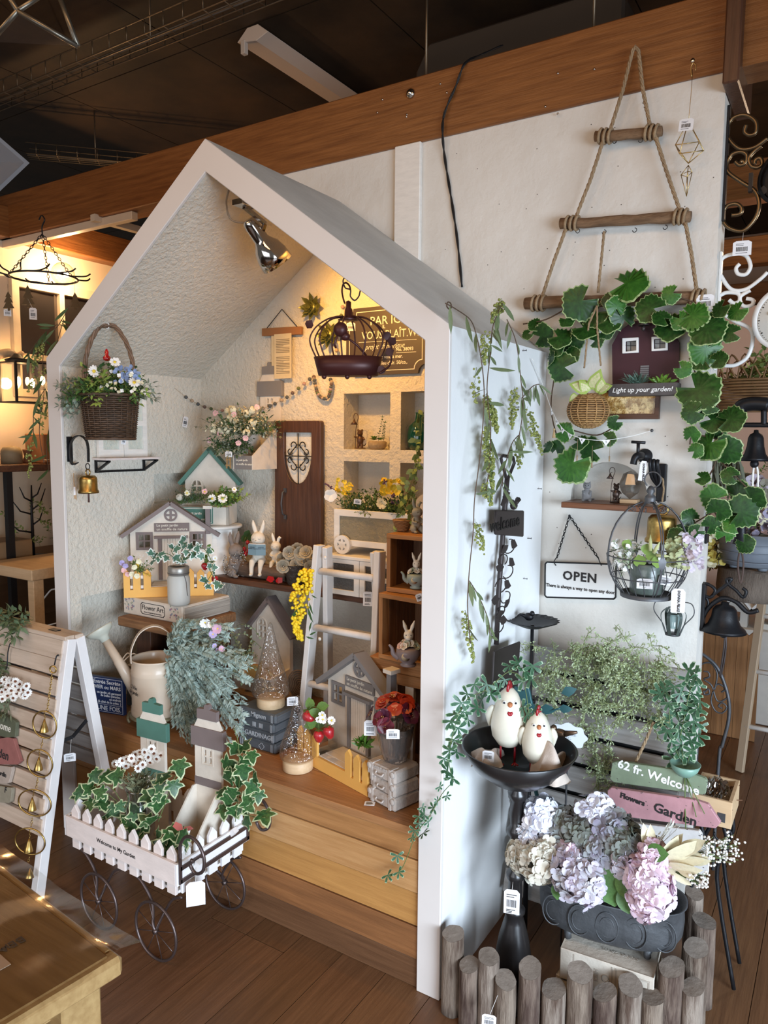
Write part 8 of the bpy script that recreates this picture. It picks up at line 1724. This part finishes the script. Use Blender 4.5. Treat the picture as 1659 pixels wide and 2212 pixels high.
t=thing('iron_scroll_stand','black iron scroll plant stand carrying the pale wooden box','stand',loc=(M@V((w_/2,.08,0)))); c=M@V((0,0,-.004))
m=MB(); m.bar(c+V((0,.02,0)),c+V((w_,.02,0)),.012,.006).bar(c+V((0,.14,0)),c+V((w_,.14,0)),.012,.006).build('top_bars',BLK,t,kind='stuff')
for (x,y) in ((.02,.02),(w_-.02,.02),(.02,.14),(w_-.02,.14)): p=c+V((x,y,-.003)); q=V((p.x+(.05 if x>.03 else -.02),p.y-.02,.004)); MB().tube(bez([p,p+V((.012,0,-.06)),p+V((-.01,0,-.15)),q],5),.006,6).build('leg',BLK,t)
MB().tube(arc(c+V((w_*.8,.015,-.022)),.022,180,420,14),.003,6).build('scroll',BLK,t)
# zinc tub with hydrangeas, books
BKW=mat('ivory_resin_book',(.56,.50,.42),.6,var=.1,vscale=14,bump=.25,bscale=40); BRL=mat('ivory_relief',(.42,.37,.31),.7)
def bigbook(label,M,w,d,h,txt):
    t=thing('resin_book',label,'book ornament',M=M); MB(M).box(0,w,0,.004,0,h).box(0,w,.004,d,h-.008,h).box(0,w,.004,d,0,.008).build('cover',BKW,t,bev=.002); MB(M).box(.006,w-.006,.004,d-.006,.008,h-.008).build('page_block',mat('yellowed_pages',(.42,.33,.23),.8,col2=(.26,.20,.13),vscale=5,stretch=(1,1,40)),t)
    for x in (.035,w*.56,w*.60): MB(M).box(x,x+.003,-.001,.001,.006,h-.006).build('spine_band',BRL,t)
    MB(M).plate(rect(w*.76,w*.96,.012,h-.012),-.0015,0,[rect(w*.76+.004,w*.96-.004,.016,h-.016)]).build('spine_frame',BRL,t); text('S',.026,'lettering',BRL,t,M@Matrix.Translation((w*.86,-.001,h/2)),local=False,bold=.001)
    text(txt[0],.014,'lettering',BRL,t,M@Matrix.Translation((w*.40,-.001,h/2))@Matrix.Rotation(pi/2,4,'Y'),local=False,bold=.0005); text(txt[1],.012,'lettering',BRL,t,M@Matrix.Translation((w*.68,-.001,h/2))@Matrix.Rotation(pi/2,4,'Y'),local=False,bold=.0004)
    MB(M).tube(arc((w*.5,-.001,h/2),.009,0,360,14),.0015,4).build('spine_emblem',BRL,t); text('ANNA DAVIS',.016,'lettering',BRL,t,M@Matrix.Translation((w*.62,.05,h+.0006))@Matrix.Rotation(-pi/2,4,'X')@Matrix.Rotation(pi,4,'Y'),local=False); return t
TBX=.275; bigbook('thick ivory resin book under the zinc tub, upper of two',Matrix.Translation((.275,.155,.082))@Matrix.Rotation(radians(4),4,'Z'),.235,.20,.085,('HEIDI','TABLE')); bigbook('thick ivory resin book on the floor, lower of two under the zinc tub',Matrix.Translation((.262,.165,.001))@Matrix.Rotation(radians(-3),4,'Z'),.24,.20,.080,('SPYRI','BOOK'))
ZN=mat('dark_zinc',(.085,.088,.093),.55,.4,var=.25,vscale=18,bump=.25,bscale=50); zt0=thing('zinc_tub','long dark zinc footed tub with embossed oval panels on the ivory books','tub',loc=(.40,.235,.168)); tc2=V((.372,.262,.190)); ra_,rb2=.185,.090; n=56; vs=[];fs=[]
TRZ=Matrix.Rotation(radians(10),4,'Z')
for (k,z) in ((.70,0),(.90,.016),(.985,.045),(1.0,.08),(.985,.118),(1.03,.124),(1.0,.124),(.95,.11),(.8,.05),(0,.04)):
    for j in range(n): a=2*pi*j/n; cx=cos(a);sy=sin(a); e=2.6; rr=(abs(cx)**e+abs(sy)**e)**(-1/e); vs.append(tc2+TRZ@V((ra_*k*rr*cx,rb2*k*rr*sy,z)))
for i in range(9):
    for j in range(n): fs.append((i*n+j,i*n+(j+1)%n,(i+1)*n+(j+1)%n,(i+1)*n+j))
fs.append(tuple(range(n-1,-1,-1))); MB().add(vs,fs,0,True).build('tub_body',ZN,zt0)
for i in range(5):
    x=-.138+i*.069; yb_=-rb2*1.0*(1-(abs(x)/ra_)**2.6)**(1/2.6)*1.0
    for s_,tr in ((1,.0020),(.66,.0014)): MB().tube([tc2+TRZ@V((x+.028*s_*cos(a),yb_*(.985+.025*sin(a))+.0005,.064+.042*s_*sin(a))) for a in [2*pi*k/22 for k in range(22)]],tr,5,closed=True).build('embossed_oval',ZN,zt0)
for (x,y) in ((-.10,-.045),(.10,-.045),(-.10,.045),(.10,.045)): p=tc2+TRZ@V((x,y,.006)); MB().tube([p,p+V((0,-.006,-.010)),p+V((0,-.002,-.0205))],[.014,.009,.010],8).build('foot',ZN,zt0)
hy_=thing('hydrangea_arrangement','mixed hydrangea heads in white, grey-green, plum, lavender and pink filling the zinc tub','flowers',loc=(.37,.2,.31))
HM_={'w':mat('hy_white',(.84,.85,.87),.6,col2=(.68,.68,.80),vscale=16),'g':mat('hy_grey_green',(.33,.37,.32),.6,col2=(.20,.17,.25),vscale=14),'d':mat('hy_plum',(.13,.11,.13),.6,col2=(.16,.19,.14),vscale=12),'l':mat('hy_lavender',(.56,.58,.59),.6,col2=(.50,.42,.54),vscale=14),'p':mat('hy_pink',(.76,.53,.64),.6,col2=(.76,.66,.74),vscale=12),'c':mat('hy_cream',(.70,.68,.58),.6,col2=(.48,.42,.33),vscale=14)}
for (x,y,r,k,s_,yy) in ((1168,1768,46,'w',.019,.15),(1152,1800,34,'w',.018,.14),(1285,1752,40,'w',.018,.17),(1215,1790,48,'g',.018,.16),(1262,1800,52,'d',.018,.15),(1320,1795,50,'g',.018,.16),(1345,1825,46,'d',.019,.14),(1290,1835,44,'g',.018,.13),(1355,1858,34,'l',.019,.12),(1128,1848,36,'c',.015,.11),(1160,1862,42,'c',.017,.09),(1182,1840,30,'c',.016,.10),(1232,1872,42,'l',.018,.09),(1262,1902,48,'l',.018,.08),(1235,1905,32,'l',.017,.08),(1398,1895,42,'p',.020,.09),(1408,1925,44,'p',.020,.08),(1412,1848,24,'p',.019,.11),(1400,1950,30,'p',.018,.08),(1240,1838,26,'p',.017,.11)):
    c=at(x,y,y=yy); R=r/1601*2.0*.86; m=MB(); N_=int(26+r*1.0)
    for _ in range(N_):
        d=rdir(); d=(d+toward(c)*.55+V((0,0,.3))).normalized(); floret(m,c+V((d.x*R,d.y*R,d.z*R))*U(.88,1.06),d+rdir()*.45,s_*U(.9,1.25),0,4,.3)
    m.build('hydrangea_head',HM_[k],hy_,kind='stuff',fix=False)
hl_=simple_leaf('leaf',.75,mat('hydrangea_leaf',(.09,.20,.045),.45,col2=(.06,.14,.03),vscale=20),n=6)
for (x,y,dx,dy,s_) in ((1310,1870,14,70,.095),(1345,1915,10,45,.06),(1395,1838,46,8,.055),(1330,1890,40,40,.07),(1210,1900,-6,40,.05)): a=at(x,y,y=.09); b=at(x+dx,y+dy,y=.075); leaf(hl_,hy_,a,b-a,toward(a)+V((0,0,.4)),s_)
dr_=thing('dried_white_flowers','cream dried lilies and tiny white gypsophila sticking out at the right of the hydrangeas','flowers',loc=at(1480,1850,y=.14)); CRP=mat('cream_dried_petal',(.68,.62,.42),.6,var=.08,vscale=14); pl_=simple_leaf('petal',.34,CRP,n=5)
for (x,y,dx,dy) in ((1430,1860,70,-30),(1440,1858,80,-5),(1440,1866,70,20),(1435,1870,55,40),(1440,1850,30,-45),(1455,1845,60,-25),(1470,1855,60,10),(1425,1862,40,-45),(1405,1850,2,-62),(1400,1840,-8,-55),(1460,1870,35,25),(1450,1880,40,20)): a=at(x,y,y=.12);b=at(x+dx,y+dy,y=.10+U(-.02,.02)); leaf(pl_,dr_,a,b-a,toward(a)+rdir()*.5,(b-a).length*1.05,name='petal')
m=MB()
for _ in range(26):
    a=at(1470,1852,y=.13); b=at(U(1520,1600),U(1800,1865),y=U(.08,.16)); m.tube([a,a.lerp(b,.5)+rdir()*.006,b],.0007,3,1)
    for k in range(7): p=a.lerp(b,U(.72,1.05))+rdir()*.010; m.ico(p,.0030)
for _ in range(14):
    a=at(1450,1880,y=.12); b=at(U(1490,1530),U(1885,1920),y=.10); m.tube([a,b],.0007,3,1)
    for k in range(5): m.ico(b+rdir()*.008,.0028)
for _ in range(16):
    a=at(1400,1850,y=.14); b=at(U(1370,1480),U(1770,1830),y=U(.1,.16)); m.tube([a,b],.0007,3,2)
    for k in range(3): p=a.lerp(b,U(.5,1)); mleaf(m,p,(b-a).normalized()+rdir()*.5,rdir(),.022,.2,2)
m.build('gypsophila',[PW_,STEM,mat('white_grass',(.62,.62,.55),.6)],dr_,kind='stuff',fix=False)
# log edging
LG=[mat('log_bark_%d'%i,c,.85,col2=d,vscale=4,stretch=(10,10,1.5),sharp=(.38,.60),bump=.7,bscale=22,bstretch=(8,8,1)) for i,(c,d) in enumerate((((.24,.185,.14),(.075,.045,.03)),((.20,.145,.11),(.065,.038,.028)),((.28,.225,.18),(.095,.06,.042))))]; LT=mat('log_end_grain',(.24,.20,.165),.85,col2=(.155,.125,.10),vscale=25,bump=.3)
LP=[(.045,-.012,.218,.0235),(.100,-.03,.166,.022),(.145,-.012,.195,.0235),(.196,-.022,.160,.0235),(.246,.012,.190,.0245),(.300,.036,.142,.0265),(.356,.062,.192,.0255),(.410,.092,.142,.0235),(.462,.130,.158,.026),(.510,.150,.135,.025),(.545,.192,.20,.025),(.594,.205,.160,.024),(.586,.282,.212,.025),(.590,.375,.232,.027),(.548,.470,.245,.022)]
nm_=['leftmost log post beside the pillar foot, tall','second log post from the pillar, short','third log post from the pillar, medium tall','fourth log post from the pillar, short with a dark hole','fifth log post from the pillar, tall and pale','sixth log post from the pillar, low and wide','seventh log post from the pillar, tall with a whorled top','eighth log post, low, in front of the ivory books','ninth log post, brown-capped, in front of the ivory books','tenth log post, lowest, at the bend of the edging','eleventh log post, tall with a rough brown top','twelfth log post, low, at the right bend','log post third from the far right end of the edging','thick tall log post second from the far right end','farthest log post at the right end behind the tub']
for i,(x,y,h,r) in enumerate(LP):
    r*=1.16
    t=thing('log_post',nm_[i],'log post',loc=(x,y,0),group='weathered log edging'); n=18; vs=[];fs=[]; tl=(U(-.25,.25),U(-.35,-.05)); K=8; ph=[U(0,6) for _ in range(3)]
    for k in range(K):
        f=k/(K-1)
        for j in range(n):
            a=2*pi*j/n; rr=r*(1+.05*sin(2*a+ph[0])+.03*sin(5*a+ph[1]+f)+.02*sin(9*f+ph[2])); px,py=rr*cos(a),rr*sin(a); z=.001+(h-.001)*f+(px*tl[0]+py*-tl[1]*1.3)*f; vs.append((x+px,y+py,z))
    for k in range(K-1):
        for j in range(n): fs.append((k*n+j,k*n+(j+1)%n,(k+1)*n+(j+1)%n,(k+1)*n+j))
    fs.append(tuple(range(n-1,-1,-1))); MB().add(vs,fs,0,True).build('trunk',LG[i%3],t,fix=False)
    tp_=vs[-n:]; cc=V((x,y,h+.0005)); m=MB(); m.add([cc]+[tuple(V(p).lerp(cc,.0)+V((0,0,.0004))) for p in tp_],[(0,1+j,1+(j+1)%n) for j in range(n)]); m.build('cut_top',LT,t,fix=False)
price_tag(at(1057,2192,y=-.10),.034,.03,'white price tag on a string at the foot of the log edging',(.3,-.9,.2),string=at(1075,2150,y=-.07))
# ================================================================== RIGHT EDGE AND BACKGROUND
EX=.489; ey=.74
def E_(x,y,d=0): return at(x,y,y=ey+d)
def scroll_bracket(label,m,P_,bar,par=None):
    t=thing('scroll_bracket',label,'bracket',loc=E_(*bar[0])); MB().box(EX+.0005,EX+.007,ey-.012,ey+.012,E_(*bar[1]).z,E_(*bar[0]).z).build('wall_bar',BLK if m is not WPL else m,t,bev=.001)
    for w in P_: MB().tube(bez([E_(*p) for p in w],6),.0055,8).build('scroll',m,t)
    return t
GS=[[(1658,298),(1630,318),(1600,322),(1578,305),(1571,285),(1580,258),(1608,248),(1632,262),(1633,285),(1620,292),(1609,285),(1612,270)],[(1609,354),(1604,347),(1600,351)],[(1588,349),(1598,357),(1610,352),(1613,335),(1600,328),(1580,335),(1570,355),(1573,372),(1600,392),(1630,412),(1640,440),(1632,470),(1610,496),(1590,498),(1568,487),(1560,465),(1570,446),(1590,440),(1602,450),(1598,462),(1580,465)],[(1630,355),(1632,345),(1643,342),(1646,355),(1636,362),(1622,358),(1618,342),(1628,328),(1645,315)]]
scroll_bracket('dull gold iron scroll bracket on the wall end, upper of two',mat('dull_gold_iron',(.16,.11,.06),.3,.85),GS,((1566,232),(1560,480)))
WS=[[(1658,588),(1640,605),(1610,625),(1580,625),(1560,600),(1553,580),(1562,557),(1590,548),(1612,553),(1621,575),(1612,592),(1595,592),(1590,580),(1598,570)],[(1553,640),(1570,632),(1595,635),(1597,650),(1585,655),(1575,648)],[(1621,627),(1600,640),(1600,655),(1610,662),(1625,658),(1626,648),(1612,645)],[(1565,680),(1590,695),(1620,710),(1626,735),(1615,770),(1590,788),(1565,790)]]
scroll_bracket('white iron scroll bracket on the wall end, lower of two',WPL,WS,((1556,545),(1549,800)))
price_tag(at(1604,520,y=.72),.048,.040,'white barcode tag hanging from the dull gold scroll bracket',(.2,-1,0),string=E_(1606,500))
c=E_(1712,690); t=thing('white_station_clock','edge of a white double-sided station clock at the right border of the view','clock',loc=c); M=Matrix.Translation(c)@Matrix.Rotation(radians(-20),4,'Z')@Matrix.Rotation(pi/2,4,'X'); R=(E_(1790,690)-E_(1634,690)).length/2
MB(M).lathe([(R*.86,.045),(R*.97,.055),(R,.04),(R,-.04),(R*.97,-.055),(R*.86,-.045)],44,cap=False).build('rim',WPL,t); MB(M).lathe([(R*.86,.044),(0,.044)],44,cap=False).build('dial',mat('dial_white',(.7,.69,.64),.5),t)
for k in range(60): a=2*pi*k/60; l=.05 if k%5==0 else .02; MB(M).bar((R*(.82-l)*cos(a),R*(.82-l)*sin(a),.045),(R*.82*cos(a),R*.82*sin(a),.045),.003 if k%5==0 else .0015,.001).build('dial_mark',INK,t)
MB(M).bar((0,0,.047),(-R*.5,R*.2,.047),.008,.001).bar((0,0,.048),(.1*R,R*.7,.048),.006,.001).build('hands',BLK,t)
MB().bar(E_(1630,715,0),E_(1640,715,0),.02,.03).build('mount',WPL,t)
c=E_(1712,385); t=thing('black_station_clock','edge of a black double-sided station clock at the right border above the white one','clock',loc=c); R2=(E_(1785,385)-E_(1650,385)).length/2; M=Matrix.Translation(c)@Matrix.Rotation(radians(-20),4,'Z')@Matrix.Rotation(pi/2,4,'X'); MB(M).lathe([(R2*.86,.045),(R2,.04),(R2,-.04),(R2*.86,-.045)],40,cap=False).lathe([(R2*.86,.03),(0,.03)],40,cap=False).build('case',BLK,t); MB().bar(E_(1640,422),E_(1656,408),.02,.02).box(E_(1643,0).x-.004,E_(1643,0).x+.006,ey-.01,ey+.01,E_(1643,412).z,E_(1643,372).z).build('mount',BLK,t)
def iron_bell(label,top,bot,cx,rw,br,cord=None,cm=WPL):
    c=E_(cx,bot); h=(E_(cx,top)-c).length; r=(E_(cx+rw,bot)-E_(cx-rw,bot)).length/2; t=thing('cast_iron_bell',label,'bell',loc=E_(cx,top))
    MB().lathe([(r*.92,.004),(r,0),(r*.93,h*.10),(r*.72,h*.24),(r*.58,h*.5),(r*.52,h*.78),(r*.40,h*.90),(r*.18,h*.96),(r*.16,h*1.05),(0,h*1.06)],36,c=c).build('bell',BLK,t); MB().ball(c+V((0,0,-.008)),.012,n=12,k=8).build('clapper',BLK,t)
    for w,rr in br: MB().tube(bez([E_(*p) for p in w],5),rr,8).build('bracket',BLK,t)
    if cord: MB().tube(bez([E_(*p) for p in cord],5),.003,6).build('cord',cm,t)
iron_bell('black cast iron bell under a bull-shaped bracket, highest at the right edge',932,996,1630,33,[([(1570,920),(1590,918),(1630,918),(1668,918)],.007),([(1596,905),(1600,880),(1625,872),(1660,874)],.020),([(1600,918),(1598,890)],.008),([(1650,918),(1650,885)],.008)],[(1630,998),(1626,1030),(1627,1068),(1636,1060),(1637,1020),(1632,1000)])
iron_bell('small black iron bell half hidden by geranium leaves at the right edge',1118,1175,1600,18,[([(1520,1095),(1560,1100),(1600,1112)],.006)],[(1600,1178),(1594,1220),(1600,1260),(1606,1220),(1600,1180)],mat('brown_cord',(.08,.05,.04),.8))
iron_bell('black cast iron bell on an openwork vine bracket, lowest at the right edge',1303,1364,1563,50,[([(1512,1262),(1530,1262),(1545,1275),(1535,1290),(1520,1285)],.005),([(1512,1350),(1525,1320),(1545,1300),(1565,1292),(1590,1300),(1615,1322),(1638,1318)],.007),([(1540,1285),(1560,1270),(1575,1258),(1580,1250),(1570,1252),(1574,1262),(1590,1275),(1605,1290),(1612,1278),(1604,1270)],.005),([(1520,1330),(1530,1305),(1525,1290)],.004)],[(1566,1370),(1564,1400),(1558,1440),(1555,1462),(1562,1440),(1568,1400),(1568,1372)],DKM)
MB().box(EX+.0005,EX+.010,ey-.02,ey+.02,E_(1510,1360).z,E_(1510,1258).z).build('wall_plate',BLK,[o for o in COL.objects if o.name=='cast_iron_bell.002'][0],bev=.002)
MB().box(EX+.0005,EX+.008,ey-.02,ey+.02,E_(1510,1172).z,E_(1510,1105).z).build('wall_plate',BLK,[o for o in COL.objects if o.name=='cast_iron_bell.001'][0],bev=.002)
# background group beyond the wall
by=1.7
def Bk(x,y,d=0): return at(x,y,y=by+d)
def slab(name,label,cat,x0,y0,x1,y1,d,dep,m,bev=.004): 
    a=Bk(x0,y1,d); b=Bk(x1,y0,d); t=thing(name,label,cat,loc=(a.x,by+d,a.z)); MB().box(a.x,b.x,by+d,by+d+dep,a.z,b.z).build('panel' if cat!='block' else 'block',m,t,bev=bev); return t
PKW=mat('pink_panel_wall',(.60,.42,.33),.7,var=.04); struct(MB().box(.10,3.2,3.4,3.5,0,2.3).build('wall_far_display',PKW))
a=Bk(1572,868); b=Bk(1670,780); t=thing('large_wicker_basket','large openwork brown wicker basket with leafy ivy in the right background','basket',loc=(a.x,by,a.z)); m=MB(); cx_=(a.x+b.x)/2+.02; rr_=.20
for i in range(11): z=a.z-.03+i*.012; m.tube([V((cx_+rr_*cos(u)*(1+.02*cos(16*u+pi*i)),by+.15+.14*sin(u),z)) for u in [2*pi*k/50 for k in range(50)]],.006,4,closed=True)
for k in range(26): u=2*pi*k/26; m.tube(bez([V((cx_+rr_*cos(u),by+.15+.14*sin(u),a.z+.09)),V((cx_+rr_*1.08*cos(u+.15),by+.15+.15*sin(u+.15),a.z+.19)),V((cx_+rr_*1.0*cos(u+.45),by+.15+.14*sin(u+.45),a.z+.10))],5),.004,4)
m.build('weave',mat('brown_cane',(.24,.13,.055),.6,var=.3,vscale=20),t,kind='stuff')
m=MB(); bush(m,(cx_,by+.12,a.z+.12),(.12,.08,.03),26,.16,.035,.6,.6,0,1,.3); tt=thing('background_ivy','green ivy hanging over the large wicker basket in the right background','plant',loc=(cx_,by,a.z+.1)); m.build('foliage',[GR_L,STEM],tt,kind='stuff',fix=False)
st_m=mat('stump_bark',(.24,.19,.15),.9,col2=(.12,.09,.07),vscale=5,stretch=(6,6,1),bump=.6); c=Bk(1625,1290); zt_=Bk(1625,1228).z; t=thing('tree_stump','pale cut tree stump pedestal in the right background','stump',loc=c); MB().lathe([(.135,0),(.14,.04),(.135,zt_-c.z),(0,zt_-c.z)],20,c=c).build('stump',st_m,t)
c=Bk(1628,1226); h=(Bk(1628,1150)-c).z; t=thing('grey_planter_pot','round blue-grey ribbed footed planter on the stump in the right background','pot',loc=c); MB().lathe([(.10,.012),(.125,.02),(.135,h*.5),(.14,h),(.125,h),(.12,h*.6)],30,c=c,cap=False).build('body',mat('blue_grey_glaze',(.20,.225,.26),.5,var=.1),t)
for k in range(4): a_=2*pi*k/4+.5; MB().lathe([(.018,0.001),(.022,.02),(0,.02)],8,c=c+V((.08*cos(a_),.08*sin(a_),0))).build('foot',MATS['blue_grey_glaze'],t)
for z in (.25,.5,.72): MB().tube([c+V((.139*cos(u),.139*sin(u),h*z)) for u in [2*pi*k/36 for k in range(36)]],.003,4,closed=True).build('rib',MATS['blue_grey_glaze'],t)
def bgflowers(name,label,x0,x1,y0,y1,n,cols,d=0,r=.018):
    t=thing(name,label,'flowers',loc=Bk((x0+x1)/2,y1,d)); m=MB()
    for _ in range(n): p=Bk(U(x0,x1),U(y0,y1),d+U(-.06,.06)); floret(m,p,toward(p)+rdir(),r*U(.7,1.2),random.randrange(len(cols)),5)
    for _ in range(n//4): sprig(m,Bk(U(x0,x1),U(y0,y1),d+.05),rdir()+V((0,0,.6)),.09,6,.02,.4,.2,len(cols),len(cols)+1)
    m.build('blossoms',cols+[F1,STEM],t,kind='stuff',fix=False)
bgflowers('potted_flowers','pink, cream and yellow small flowers in the grey planter in the right background',1578,1668,1088,1155,150,[mat('dusty_rose',(.42,.28,.26),.6),PCR,mat('bg_mauve',(.40,.36,.48),.6)])
bgflowers('yellow_bunch','yellow and cream flower bunch in the right background beside the wall end',1524,1562,1150,1222,120,[mat('soft_yellow',(.62,.50,.12),.6),PCR])
bgflowers('lavender_bunch','pale lavender dried flowers hanging in the right background',1590,1665,1030,1085,90,[MATS['lilac_petal'],mat('grey_straw',(.36,.33,.26),.7)],.3,.022)
t=thing('hanging_grass','dark grey-green dried grass bundle behind the geranium leaves at the right','plant',loc=Bk(1560,1010)); m=MB()
for _ in range(140): p=Bk(U(1535,1600),U(960,1010),U(0,.1)); mleaf(m,p,V((U(-.3,.3),0,-1)),rdir(),U(.10,.2),.06)
m.build('blades',mat('dry_grass',(.17,.18,.12),.7),t,kind='stuff',fix=False)
pf_=thing('picket_fence','orange-brown wooden picket fence section on the floor of the right background','fence',loc=at(1560,1440,y=2.6)); FW_=wood('fence_brown',(.32,.15,.055),(.22,.10,.035),2,.6)
a=at(1512,1440,y=2.6); b=at(1612,1465,y=2.6); z0=.002; nP=6
for i in range(nP): x=a.x+(b.x-a.x+.02)*i/(nP-1)*1.0; h_=.55; MB().plate([(x,z0),(x+.055,z0),(x+.055,h_-.02),(x+.0275,h_+.01),(x,h_-.02)],2.35,2.37).build('picket',FW_,pf_,bev=.002)
for z in (.12,.38): MB().box(a.x-.02,b.x+.06,2.37,2.39,z,z+.045).build('rail',FW_,pf_,bev=.002)
for i,(lab,x,z,w_,h_,cc) in enumerate((('white low cabinet behind the picket fence in the right background',.36,0.002,.55,.50,(.60,.56,.50)),('dark shelf unit with boxes in the right background',.30,.96,.9,.02,(.10,.06,.04)))):
    t=thing('background_cabinet' if i==0 else 'background_shelf',lab,'cabinet' if i==0 else 'shelf',loc=(x,2.6,z)); MB().box(x,x+w_,2.62,2.95,z,z+h_).build('body',mat('bgc%d'%i,cc,.6,var=.08),t,bev=.004)
    if i==1: 
        for q in (0,w_-.03): MB().box(x+q,x+q+.03,2.62,2.65,.002,z).build('post',mat('bgc1',cc),t)
for i,(x,z,cc) in enumerate(((.38,.503,(.56,.52,.46)),(.52,.503,(.62,.60,.54)),(.68,.503,(.50,.42,.34)))):
    t=thing('toy_bird_house',['small pale toy house tilted behind the lowest iron bell','small white-roofed toy house beside the leaning ladder','small tan toy house at the right edge behind the ladder'][i],'toy house',loc=(x,2.7,z)); MB().plate([(x-.05,z),(x+.05,z),(x+.05,z+.11),(x,z+.17),(x-.05,z+.11)],2.66,2.76,[rect(x-.015,x+.015,z+.03,z+.08)]).build('house_body',mat('toy%d'%i,cc,.6),t,bev=.001)
    for s_ in (-1,1): MB().bar((x,2.71,z+.185),(x+s_*.075,2.71,z+.095),.14,.012,up=(s_*.6,0,.8)).build('roof_panel',WPL if i<2 else BRNP,t)
ea2=thing('leaning_ladder','pale wooden leaning ladder at the right edge of the background','ladder',loc=at(1600,1460,y=1.95)); a=at(1608,1490,y=1.95); a.z=.003; b=at(1650,1270,y=2.05); MB().bar(a,a+(b-a)*1.4,.035,.02).build('rail',mat('ladder_pale',(.45,.33,.22),.6),ea2,bev=.002); MB().bar(a+V((.35,0,0)),a+V((.35,0,0))+(b-a)*1.4,.035,.02).build('rail',MATS['ladder_pale'],ea2,bev=.002)
for f in (.25,.55,.85,1.15): p=a+(b-a)*f; MB().tube([p,p+V((.35,0,0))],.012,8).build('rung',WPL,ea2)
ch_=thing('wrought_iron_chair_back','rounded wrought iron chair back with scrolls standing behind the wall end','chair back',loc=at(1560,1600,y=1.05)); Wy=1.05; W_=lambda x,y: at(x,y,y=Wy)
bt=W_(1553,1640); bt2=V((bt.x,Wy,.004))
MB().tube(bez([W_(1498,1405),W_(1520,1415),W_(1548,1440),W_(1566,1480),W_(1575,1520),W_(1573,1560),W_(1560,1610),bt,bt2],6),.006,8).build('outer_hoop',IRONG,ch_)
MB().tube(bez([W_(1505,1640),W_(1508,1560),W_(1500,1450)],4),.005,6).tube([W_(1505,1640),V((W_(1505,1640).x,Wy,.004))],.005,6).build('inner_post',IRONG,ch_)
for w in ([(1508,1450),(1515,1435),(1535,1432),(1548,1450),(1548,1470),(1543,1490)],[(1520,1450),(1530,1452),(1532,1462),(1520,1466)],[(1520,1468),(1535,1478),(1541,1490)],[(1522,1495),(1530,1488),(1532,1498),(1522,1500),(1520,1492)],[(1541,1490),(1550,1478),(1562,1482),(1566,1490),(1558,1495)],[(1541,1492),(1548,1512),(1558,1515),(1570,1508)],[(1540,1494),(1536,1515),(1545,1535),(1560,1540),(1570,1528),(1560,1518),(1552,1525),(1560,1530)]): MB().tube(bez([W_(*p) for p in w],5),.003,6).build('scroll',IRONG,ch_)
point('background_lamp',(1.0,2.2,2.3),18,(1,.72,.48),.1)
